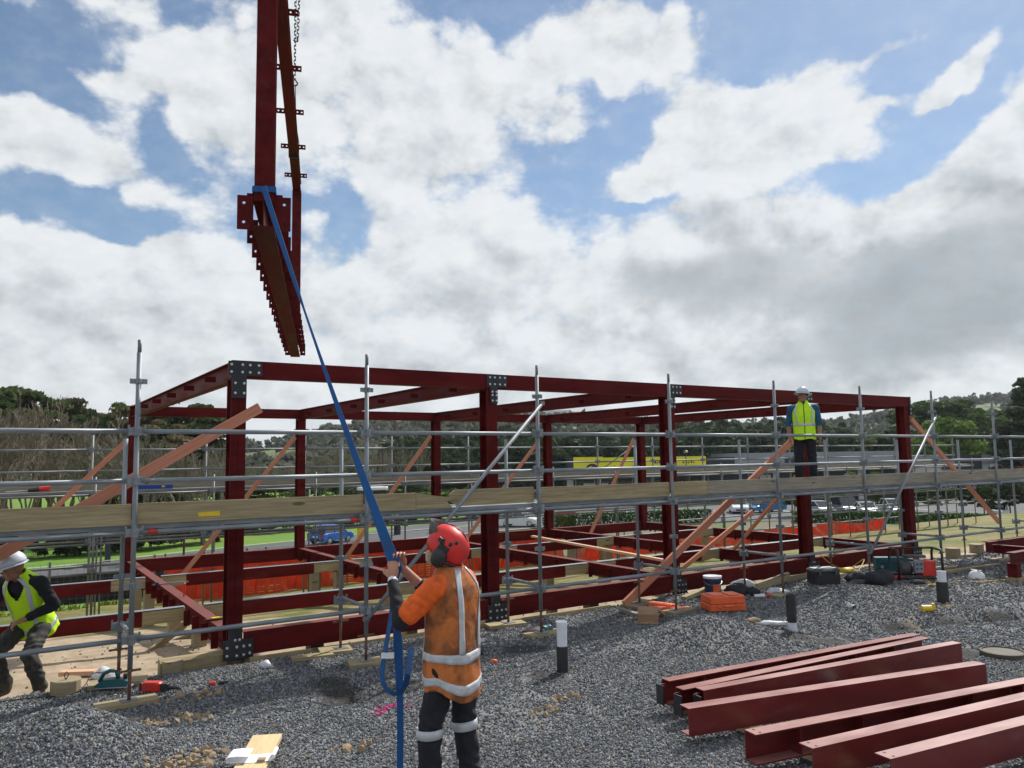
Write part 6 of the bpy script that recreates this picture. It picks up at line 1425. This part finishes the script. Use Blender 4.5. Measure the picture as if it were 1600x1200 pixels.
def vest(parent, rings, tf, mats, strips=(), bands=(), vneck=None, zipper=False, seed=1, n=96, label=None):
    """rings: (z, rx, ry, cy, hem_tilt) in the torso frame; angle 0 = +x (right), 90 = front"""
    R = random.Random(seed); ph = [R.uniform(0, 6.28) for _ in range(8)]
    zs = [r[0] for r in rings]
    def surf(a, z, off=0.0):
        rx = float(np.interp(z, zs, [r[1] for r in rings])); ry = float(np.interp(z, zs, [r[2] for r in rings])); cy = float(np.interp(z, zs, [r[3] for r in rings]))
        k = 1+.022*math.sin(5*a+ph[0]+z*9)+.014*math.sin(9*a+ph[1]-z*14)+.010*math.sin(14*a+z*30+ph[2])
        low = max(0, (zs[0]+.25-z)/.25)
        k += low*.03*math.sin(7*a+ph[3]); back = max(0, -math.sin(a))
        c, s_ = math.cos(a), math.sin(a); e = .82; sx = math.copysign(abs(c)**e, c); sy = math.copysign(abs(s_)**e, s_)
        zz = z-low*rings[0][4]*back+low*.012*math.sin(4*a+ph[4])
        return tf(Vector(((rx*k+off)*sx, cy+(ry*k+off)*sy, zz)))
    Z = list(np.linspace(zs[0], zs[-1], 90)); A = [2*math.pi*i/n for i in range(n)]
    b = MB(); vs = [surf(a, z) for z in Z for a in A]; fs = []
    for j in range(len(Z)-1):
        for i in range(n):
            a = A[i]+math.pi/n; zc = (Z[j]+Z[j+1])/2; da = abs((a-math.pi/2+math.pi) % (2*math.pi)-math.pi)
            if vneck and zc > vneck[0] and da < vneck[1]*(zc-vneck[0])/(zs[-1]-vneck[0]): continue
            fs.append((j*n+i, j*n+(i+1) % n, (j+1)*n+(i+1) % n, (j+1)*n+i))
    b.add(vs, fs); o = b.build('vest', mats, parent, smooth=True); md = o.modifiers.new('cloth', 'SOLIDIFY'); md.thickness = .006; md.offset = -1
    if label: o['label'] = label
    for (z0, z1) in bands:
        b = MB(); AA = [a for a in np.linspace(0, 2*math.pi, 2*n+1)]
        for q in range(2): pass
        rr = [[surf(a, z, .004) for a in AA] for z in np.linspace(z0, z1, 4)]; b.loft(rr, cap=False, closed=False); t = b.build('reflective_band', M_['reflect'], o, smooth=True); t.modifiers.new('cloth', 'SOLIDIFY').thickness = .003
    for (a0, w, z0, z1) in strips:
        b = MB(); zz = np.linspace(z0, z1, 24); rr = []
        for z in zz:
            rx = float(np.interp(z, zs, [r[1] for r in rings])); rr.append([surf(math.radians(a0)+q*w/rx, z, .005) for q in (-.5, -.25, 0, .25, .5)])
        b.loft(rr, cap=False, closed=False); t = b.build('reflective_strip', M_['reflect'], o, smooth=True); t.modifiers.new('cloth', 'SOLIDIFY').thickness = .003
    if zipper:
        b = MB(); rr = [[surf(math.pi/2+q*.035, z, .004) for q in (-.5, .5)] for z in np.linspace(zs[0]+.01, zs[-1]-.02, 24)]; b.loft(rr, cap=False, closed=False); b.build('zip', M_['black'], o)
    return o
def limb_band(parent, a, b_, t0, t1, r0, r1, m='reflect', name='reflective_band'):
    a, b_ = Vector(a), Vector(b_); b = MB(); b.tube([a.lerp(b_, t0), a.lerp(b_, (t0+t1)/2), a.lerp(b_, t1)], [r0, (r0+r1)/2, r1], 20, cap=False); o = b.build(name, M_[m], parent, smooth=True); o.modifiers.new('cloth', 'SOLIDIFY').thickness = .004; return o
def hard_hat(parent, c, R, m, sc=1.0, visor=.05):
    b = MB(); helmet_mesh(b, .118*sc, .138*sc, .135*sc, 28, .012, visor); M = Matrix.Translation(Vector(c)) @ R.to_4x4(); o = b.build('hard_hat', M_[m], parent, smooth=True, M=M); o.modifiers.new('shell', 'SOLIDIFY').thickness = .003
    b = MB(); b.prism([(y and 0 or 0, y, z) for y, z in ((-.10, .098), (-.06, .128), (0, .143), (.06, .128), (.10, .098), (.06, .115), (0, .13), (-.06, .115))], (-.014, 0, 0), (.014, 0, 0)); b.build('ridge', M_[m], o)
    return o
def eyes(parent, c, R):
    for k in (-1, 1): b = MB(); b.ell((0, 0, 0), (.011, .006, .006), 8, 6); b.build('eye', M_['eye'], parent, M=Matrix.Translation(Vector(c)+R @ Vector((k*.032, .0885, .006))) @ R.to_4x4())
def rotx(a): return Matrix.Rotation(a, 3, 'X')
def rotz(a): return Matrix.Rotation(a, 3, 'Z')
I3 = Matrix.Identity(3)

# ---------------------------------------------------------------- worker with the tag line (orange vest, red helmet)
wp = at_z(708, 1268, 0); WH = .50
wz = gz(wp.x, wp.y)+.01
P_ = thing('person', 'worker in dirty orange vest and red helmet hauling on the blue strap', 'person', (wp.x, wp.y, wz), WH)
B = Body()
hipL, hipR = (-.095, 0, .95), (.095, -.02, .95); knL, knR = (-.125, .10, .52), (.12, -.02, .52); anL, anR = (-.13, .09, .10), (.125, -.07, .10)
for h, k_, a in ((hipL, knL, anL), (hipR, knR, anR)):
    B.cap('trousers', h, k_, .105, .080); B.cap('trousers', k_, Vector(a)+Vector((0, 0, .02)), .080, .072)
    B.cap('boots', Vector(a)+Vector((0, -.02, -.02)), Vector(a)+Vector((0, .0, .03)), .055, .05); B.cap('boots', Vector(a)+Vector((0, -.02, -.045)), Vector(a)+Vector((0, .15, -.055)), .045, .04)
for (z, rx, ry, cy) in ((.93, .175, .135, 0), (1.05, .17, .135, .005), (1.17, .175, .132, 0), (1.29, .185, .130, -.005), (1.40, .19, .12, -.01), (1.47, .165, .09, -.015)): B.ell('trousers' if z < 1.0 else 'shirt', (0, cy, z), (rx, ry, .11))
hc = Vector((-.005, .045, 1.695)); HR = rotz(.12) @ rotx(.38)
B.cap('skin', (0, -.015, 1.50), (0, .02, 1.62), .062, .056); B.head(hc, HR)
shL, elL, wrL = Vector((-.205, .0, 1.455)), Vector((-.265, .225, 1.235)), Vector((-.115, .405, 1.475))
shR, elR, wrR = Vector((.20, .01, 1.455)), Vector((.20, .27, 1.30)), Vector((.035, .43, 1.535))
B.cap('shirt', shL-Vector((-.06, 0, -.01)), shL, .075, .078); B.cap('sleeve', shL, shL.lerp(elL, .72), .080, .078); B.cap('under', shL.lerp(elL, .72), elL, .060, .056); B.cap('under', elL, wrL.lerp(elL, .10), .056, .041); B.cap('cuff', wrL.lerp(elL, .10), wrL.lerp(elL, .03), .036, .036); B.cap('skin', wrL.lerp(elL, .06), wrL, .031, .029)
B.cap('shirt', shR-Vector((.06, 0, -.01)), shR, .075, .078); B.cap('sleeve', shR, shR.lerp(elR, .75), .080, .074); B.cap('under', shR.lerp(elR, .75), elR, .058, .054); B.cap('under', elR, elR.lerp(wrR, .45), .054, .046); B.cap('skin', elR.lerp(wrR, .4), wrR, .040, .030)
B.hand('skin', wrL, (.25, .10, 1), (.75, .45, -.1), 1, 1.05); B.hand('skin', wrR, (-.35, -.05, 1), (-.75, -.35, -.1), -1, 1.0)
B.build(.0052, dict(trousers='navy_cloth', boots='boot', shirt='hv_orange', sleeve='hv_orange', under='navy_cloth', cuff='white_plastic', skin='skin'), P_, fold=dict(trousers=.008, sleeve=.0045, under=.004))
vest(P_, [(.80, .212, .170, -.005, .075), (.95, .205, .168, 0, 0), (1.10, .196, .160, .0, 0), (1.25, .200, .155, -.004, 0), (1.38, .212, .148, -.012, 0), (1.45, .205, .128, -.018, 0), (1.51, .160, .108, -.012, 0), (1.555, .105, .092, -.002, 0), (1.58, .080, .082, .005, 0)], lambda p: p, M_['hv_orange_dirty'],
     strips=((-118, .05, 1.03, 1.57), (-62, .05, 1.03, 1.57), (128, .05, .95, 1.57), (52, .05, .95, 1.57)), bands=((.835, .885), (.985, 1.035)), seed=4, label='dirty orange vest with two reflective bands')
limb_band(P_, knL, anL, -.05, .09, .089, .088); limb_band(P_, knR, anR, -.05, .09, .089, .088)
limb_band(P_, (-.004, .0, 1.535), (0, .005, 1.565), 0, 1, .074, .068, 'navy_cloth', 'collar')
# helmet shell, deep at the nape
HC = hc+HR @ Vector((0, -.018, .020)); HT = rotz(.12) @ rotx(.62)
b = MB(); n = 28; rings = []
for k in range(12):
    t = math.pi/2*(1.0-1.28*k/11)
    ring = []
    for i in range(n):
        a = 2*math.pi*i/n; s_ = math.cos(t); z = .142*math.sin(t)
        if t < 0: z *= 1.15
        rg = 1+.05*max(0, math.cos(a*2+math.pi))**4*max(0, math.sin(t)); fl_ = 1+.035*math.sin(a*6)*s_*(1-s_)*2; ring.append(Vector((.118*max(s_, .02)**.9*math.cos(a)*fl_, .150*max(s_, .02)**.9*math.sin(a)*rg, z*(1 if t < 0 else .93))))
    rings.append(ring)
b.loft(rings, cap=False); hh = b.build('helmet', M_['helmet_red'], P_, smooth=True, M=Matrix.Translation(HC) @ HT.to_4x4()); hh.modifiers.new('shell', 'SOLIDIFY').thickness = .004
for (ax, az_) in ((-1.0, .62), (-1.25, .42), (1.0, .62), (1.25, .42)):
    c, s_ = math.cos(ax-math.pi/2), math.sin(ax-math.pi/2); v = Vector((.122*math.cos(az_)*c, .148*math.cos(az_)*s_, .142*math.sin(az_)))*1.01; b = MB(); b.ell((0, 0, 0), (.012, .012, .018), 8, 6); b.build('vent', M_['black'], hh, M=Matrix.Translation(v))
b = MB(); b.tube([Vector((.006*k, .149*math.cos(t)*1.005, .143*math.sin(t)*1.005)) for k, t in [(0, t) for t in np.linspace(.5, 3.0, 14)]], .004, 5); b.build('shell_seam', M_['black'], hh, smooth=True)
b = MB(); b.tube([Vector((.124*math.cos(t), .150*math.sin(t), -.062)) for t in np.linspace(-math.pi*1.05, .05*math.pi, 26)], .010, 6); b.build('nape_band', M_['black'], hh, smooth=True)
for s_ in (-1, 1):
    b = MB(); b.box((s_*.121, -.02, .012), (.016, .075, .035)); b.box((s_*.119, .03, .045), (.016, .03, .03)); b.build('side_clip', M_['black'], hh)
for s_ in (-1, 1):
    c = hc+HR @ Vector((s_*.118, -.030, -.045)); b = MB(); b.lathe([(.036, -.035), (.052, -.022), (.055, .005), (.044, .034), (.016, .042)], 18, axis='x'); b.v = [(q[0]*s_, q[1], q[2]*1.28) for q in b.v]
    em = b.build('ear_defender', M_['black'], P_, smooth=True, M=Matrix.Translation(c) @ HR.to_4x4()); b = MB(); b.tube([(0, .0, .05), (-.0*s_, .005, .10), (-.012*s_, .01, .125)], .010, 6); b.build('arm', M_['black'], em)
b = MB(); sg = [hc+HR @ Vector((.09*math.sin(t), .155*math.cos(t)-.01, .055)) for t in np.linspace(-1.25, 1.25, 14)]; sg2 = [hc+HR @ Vector((.088*math.sin(t), .165*math.cos(t)+.0, .145)) for t in np.linspace(-1.1, 1.1, 14)]; b.loft([sg, sg2], cap=False, closed=False); vz = b.build('mesh_visor', mat('visor_mesh', (.10, .095, .085), .8, 0, .3, 60), P_, smooth=True); vz.modifiers.new('t', 'SOLIDIFY').thickness = .004
b = MB(); b.ell((0, 0, 0), (.060, .050, .055), 16, 10); b.v = [(q[0]*(1+.1*math.sin(q[2]*150)), q[1]*(1+.08*math.sin(q[0]*170)), q[2]*(1.15 if q[2] < 0 else 1)) for q in b.v]; b.build('beard', M_['beard'], P_, smooth=True, M=Matrix.Translation(hc+HR @ Vector((0, .062, -.088))) @ HR.to_4x4())
b = MB(); b.ell((0, 0, 0), (.072, .045, .05), 14, 8); b.build('hair', M_['beard'], P_, smooth=True, M=Matrix.Translation(hc+HR @ Vector((0, -.07, -.095))) @ HR.to_4x4())
b = MB(); b.tube([hc+HR @ Vector((.082*math.sin(t), .098*math.cos(t)-.005, .012)) for t in np.linspace(-1.6, 1.6, 14)], .009, 6); b.build('goggles', M_['black'], P_, smooth=True)
eyes(P_, hc, HR)

# ---------------------------------------------------------------- blue strap from the hoisted frame to his hands
Wm = Matrix.Translation((wp.x, wp.y, wz)) @ Matrix.Rotation(WH, 4, 'Z')
hold = Wm @ Vector((-.055, .445, 1.60)); lowh = Wm @ Vector((-.065, .43, 1.49))
S0 = at_d(411, 286, 6.58); S0 = Vector((HN.x, HN.y, 0))-hd*.03; S0.z = at_d(411, 286, 6.62).z
SR = thing('tag_line_strap', 'long bright blue webbing strap from hoisted frame down to the worker', 'strap', (hold.x, hold.y, hold.z))
def ribbon(pts, w, twist, name, t=.004):
    b = MB(); A, Bq = [], []
    n = len(pts)
    for i, p in enumerate(pts):
        d = (Vector(pts[min(i+1, n-1)])-Vector(pts[max(i-1, 0)])).normalized(); v = (Vector(p)-CAM).normalized()
        x = d.cross(Vector((FW.x, FW.y, 0))).normalized(); y = d.cross(x); tw = twist(i/(n-1)); s_ = x*math.cos(tw)+y*math.sin(tw); wi = w(i/(n-1)) if callable(w) else w
        A.append(Vector(p)-s_*wi/2-hold); Bq.append(Vector(p)+s_*wi/2-hold)
    b.loft([A, Bq], cap=False, closed=False); o = b.build(name, M_['blue_web'], SR); m = o.modifiers.new('t', 'SOLIDIFY'); m.thickness = t; m.offset = 0; return o
span_ = [S0.lerp(hold, t)+Vector((0, 0, -.05*math.sin(math.pi*t))) for t in np.linspace(0, 1, 60)]
ribbon(span_, lambda t: float(np.interp(t, (0, .15, .30, .36, .45, .6, .8, 1), (.048, .042, .030, .016, .020, .034, .054, .082))), lambda t: .12*math.sin(t*9), 'main_run')
ribbon([hold, hold.lerp(lowh, .5)+Vector((.015, -.02, 0)), lowh], .095, lambda t: .1+t*.6, 'gripped_turn')
dn = lowh; fl = at_z(617, 1212, 0); fl = Vector((dn.x+.02, dn.y-.02, gz(dn.x, dn.y)+.03))
tail = [dn.lerp(fl, t)+Vector((.03*math.sin(t*3.1), .01*math.sin(t*5), 0)) for t in np.linspace(0, 1, 30)]
ribbon(tail, lambda t: .075 if t < .3 else .075-.03*min(1, (t-.3)/.25), lambda t: .75*(1-t)**2+.18*math.sin(t*7), 'hanging_tail')
lc = dn.lerp(fl, .40); lc.z = wz+.85
exv = Vector((math.cos(YAW), -math.sin(YAW), 0)); bk = -ey*.04
loop = [lc+exv*(-.005)+Vector((0, 0, .62))+bk*.3, lc+exv*(-.03)+Vector((0, 0, .35))+bk*.6]+[lc+exv*(.0+.088*math.sin(t))+Vector((0, 0, -.135*math.cos(t)))+bk for t in np.linspace(-1.9, 1.5, 22)]+[lc+exv*.105+Vector((0, 0, .15))-bk]
ribbon(loop, .055, lambda t: .95-.2*math.sin(math.pi*t), 'hanging_loop', .004)
MB().box((0, 0, 0), (.085, .03, .035), rz=-YAW).build('buckle', M_['white_plastic'], SR, loc=tuple(lc+exv*(-.045)+Vector((0, 0, .12))+bk*1.3-hold))
b = MB()                                              # two turns round the near column of the hoisted frame
for q, zz in ((0, 0), (.012, -.02)):
    c4 = [(-.12, -.10), (.30, -.10), (.30, .10), (-.12, .10)]
for k in range(1):
    zc = S0.z; cc = [Vector((HN.x, HN.y, zc))+hd*u+perp*v+Vector((0, 0, w_)) for u, v, w_ in ((.062, -.094, .012), (.255, -.094, .0), (.255, .094, -.01), (.062, .094, .005))]
    for i in range(4): b.bar(cc[i]-hold, cc[(i+1) % 4]-hold, .010, .052, up=(0, 0, 1))
b.build('choke_turns', M_['blue_web'], SR)

# ---------------------------------------------------------------- worker on the scaffold deck (lime vest, white helmet)
up_ = at_y(1261, 760, -.72); DZ = 1.712
tc_ = Vector((CAM.x-up_.x, CAM.y-up_.y, 0)); HU = math.atan2(tc_.y, tc_.x)-math.pi/2
P_ = thing('person', 'worker in lime vest and white helmet standing on the scaffold deck', 'person', (up_.x, -.72, DZ), HU+.08)
B = Body()
for s_ in (-1, 1):
    h, k_, a = Vector((s_*.09, 0, .92)), Vector((s_*.115, .02, .50)), Vector((s_*.13, 0, .10))
    B.cap('trousers', h, k_, .10, .075); B.cap('trousers', k_, a+Vector((0, 0, .02)), .075, .068); B.cap('boots', a+Vector((0, -.02, -.02)), a+Vector((0, 0, .03)), .052, .05); B.cap('boots', a+Vector((0, -.02, -.05)), a+Vector((s_*.03, .15, -.06)), .044, .038)
    sh, el_, wr = Vector((s_*.205, 0, 1.42)), Vector((s_*.27, -.03, 1.14)), Vector((s_*.255, .07, .90))
    B.cap('shirt', (s_*.13, 0, 1.43), sh, .07, .075); B.cap('shirt', sh, el_, .068, .054); B.cap('shirt', el_, el_.lerp(wr, .12), .052, .048); B.cap('skin', el_.lerp(wr, .1), wr, .043, .030); B.hand('skin', wr, (0, .12, -1), (-s_, .1, 0), -s_, .5)
for (z, rx, ry, cy) in ((.92, .16, .12, 0), (1.03, .15, .115, 0), (1.15, .16, .115, 0), (1.27, .175, .118, 0), (1.37, .18, .11, -.005), (1.44, .15, .085, -.01)): B.ell('trousers' if z < 1 else 'shirt', (0, cy, z), (rx, ry, .105))
hc = Vector((0, .02, 1.645)); HR = rotz(-.62) @ rotx(.10)
B.cap('skin', (0, -.01, 1.47), (0, .01, 1.58), .058, .054); B.head(hc, HR, 'skin')
B.build(.0065, dict(trousers='navy_cloth', boots='boot', shirt='blue_sleeve', skin='skin_tan'), P_, fold=dict(trousers=.006, shirt=.004))
vest(P_, [(.86, .190, .145, 0, .0), (1.0, .185, .142, 0, 0), (1.15, .185, .14, 0, 0), (1.28, .20, .142, 0, 0), (1.37, .207, .135, -.005, 0), (1.43, .19, .115, -.012, 0), (1.485, .135, .098, -.008, 0), (1.53, .088, .085, 0, 0), (1.565, .075, .078, .005, 0)], lambda p: p, M_['hv_yellow'],
     strips=((130, .045, 1.16, 1.47), (50, .045, 1.16, 1.47)), bands=((1.10, 1.15),), vneck=(1.49, .5), zipper=True, seed=9)
hard_hat(P_, hc+HR @ Vector((0, -.005, .045)), HR @ rotx(.05), 'helmet_white'); eyes(P_, hc, HR)
b = MB(); b.ell((0, 0, 0), (.082, .09, .05), 14, 8); b.build('hair', M_['hair_dark'], P_, smooth=True, M=Matrix.Translation(hc+HR @ Vector((0, -.028, .02))) @ HR.to_4x4())

# ---------------------------------------------------------------- worker stooping at the left edge (lime vest, white helmet)
lp_ = at_z(26, 1088, -.08); LH = HU*0+math.atan2(CAM.y-lp_.y, CAM.x-lp_.x)-math.pi/2
P_ = thing('person', 'worker in lime vest and white helmet stooping at the left edge', 'person', (lp_.x, lp_.y, gz(lp_.x, lp_.y)), LH-.62)
B = Body()
pel = Vector((0, -.24, .74)); LEAN = -.50
def tf(p):       # torso frame -> bent forward about the hips
    p = Vector(p); return pel+rotx(LEAN) @ (p-Vector((0, 0, .92)))
for s_ in (-1, 1):
    h, k_, a = pel+Vector((s_*.095, .0, .0)), Vector((s_*.19, .10, .46)), Vector((s_*.19+.0, -.08, .10))
    B.cap('trousers', h, k_, .105, .082); B.cap('trousers', k_, a+Vector((0, 0, .01)), .080, .074); B.cap('boots', a+Vector((0, -.02, -.02)), a+Vector((0, 0, .03)), .055, .05); B.cap('boots', a+Vector((0, -.02, -.05)), a+Vector((s_*.03, .16, -.06)), .045, .04)
for (z, rx, ry, cy) in ((.92, .17, .13, 0), (1.03, .165, .13, 0), (1.15, .17, .128, 0), (1.27, .18, .125, 0), (1.37, .185, .115, -.005), (1.44, .155, .09, -.01)): B.ell('trousers' if z < 1 else 'shirt', tf((0, cy, z)), (rx, ry, .11), rotx(LEAN))
shL, shR = tf((-.205, 0, 1.42)), tf((.205, 0, 1.42))
elL = shL+Vector((-.10, -.10, -.25)); wrL = elL+Vector((.20, .17, -.11)); elR = shR+Vector((.06, .08, -.25)); wrR = elR+Vector((-.02, .22, -.08))
B.cap('shirt', tf((-.13, 0, 1.43)), shL, .07, .078); B.cap('shirt', shL, elL, .074, .060); B.cap('shirt', elL, elL.lerp(wrL, .85), .058, .044); B.cap('skin', elL.lerp(wrL, .8), wrL, .034, .031); B.hand('skin', wrL, (.75, .5, -.35), (-.2, -.5, -.8), -1, .7)
B.cap('shirt', tf((.13, 0, 1.43)), shR, .07, .078); B.cap('shirt', shR, elR, .074, .060); B.cap('shirt', elR, elR.lerp(wrR, .85), .058, .044); B.cap('skin', elR.lerp(wrR, .8), wrR, .034, .031); B.hand('skin', wrR, (-.2, .8, -.4), (-.8, 0, -.5), 1, .8)
hc = tf((0, .04, 1.64)); HR = rotz(-.62) @ rotx(-.30)
B.cap('skin', tf((0, -.01, 1.46)), hc+Vector((0, -.02, -.06)), .06, .056); B.head(hc, HR, 'skin')
B.build(.0062, dict(trousers='grey_cloth', boots='boot', shirt='navy_cloth', skin='skin_tan'), P_, fold=dict(trousers=.009, shirt=.005))
vest(P_, [(.80, .205, .165, .0, .02), (.95, .20, .158, 0, 0), (1.10, .195, .15, 0, 0), (1.25, .205, .148, 0, 0), (1.37, .21, .138, -.005, 0), (1.43, .195, .12, -.012, 0), (1.485, .14, .10, -.008, 0), (1.53, .092, .088, 0, 0), (1.56, .078, .08, .005, 0)], tf, M_['hv_yellow'],
     strips=((125, .05, .92, 1.54), (55, .05, .92, 1.54)), bands=((.87, .92),), vneck=(1.28, .75), seed=12)
hard_hat(P_, hc+HR @ Vector((0, -.005, .045)), HR @ rotx(.05), 'helmet_white'); eyes(P_, hc, HR)
# ================================================================== AIR
def haze(density):
    m = bpy.data.materials.new('air'); m.use_nodes = True; t = m.node_tree
    for nd in list(t.nodes):
        if nd.type == 'BSDF_PRINCIPLED': t.nodes.remove(nd)
    v = t.nodes.new('ShaderNodeVolumePrincipled'); v.inputs['Color'].default_value = (.80, .88, .96, 1); v.inputs['Density'].default_value = density; v.inputs['Anisotropy'].default_value = .2
    t.links.new(v.outputs[0], t.nodes['Material Output'].inputs['Volume'])
    b = MB().span((-1500, -1000, -9), (2600, 2600, 130)); o = b.build('haze', m, None); stuff(o); o['label'] = 'thin pale air over the whole site'; return o
haze(.00013)
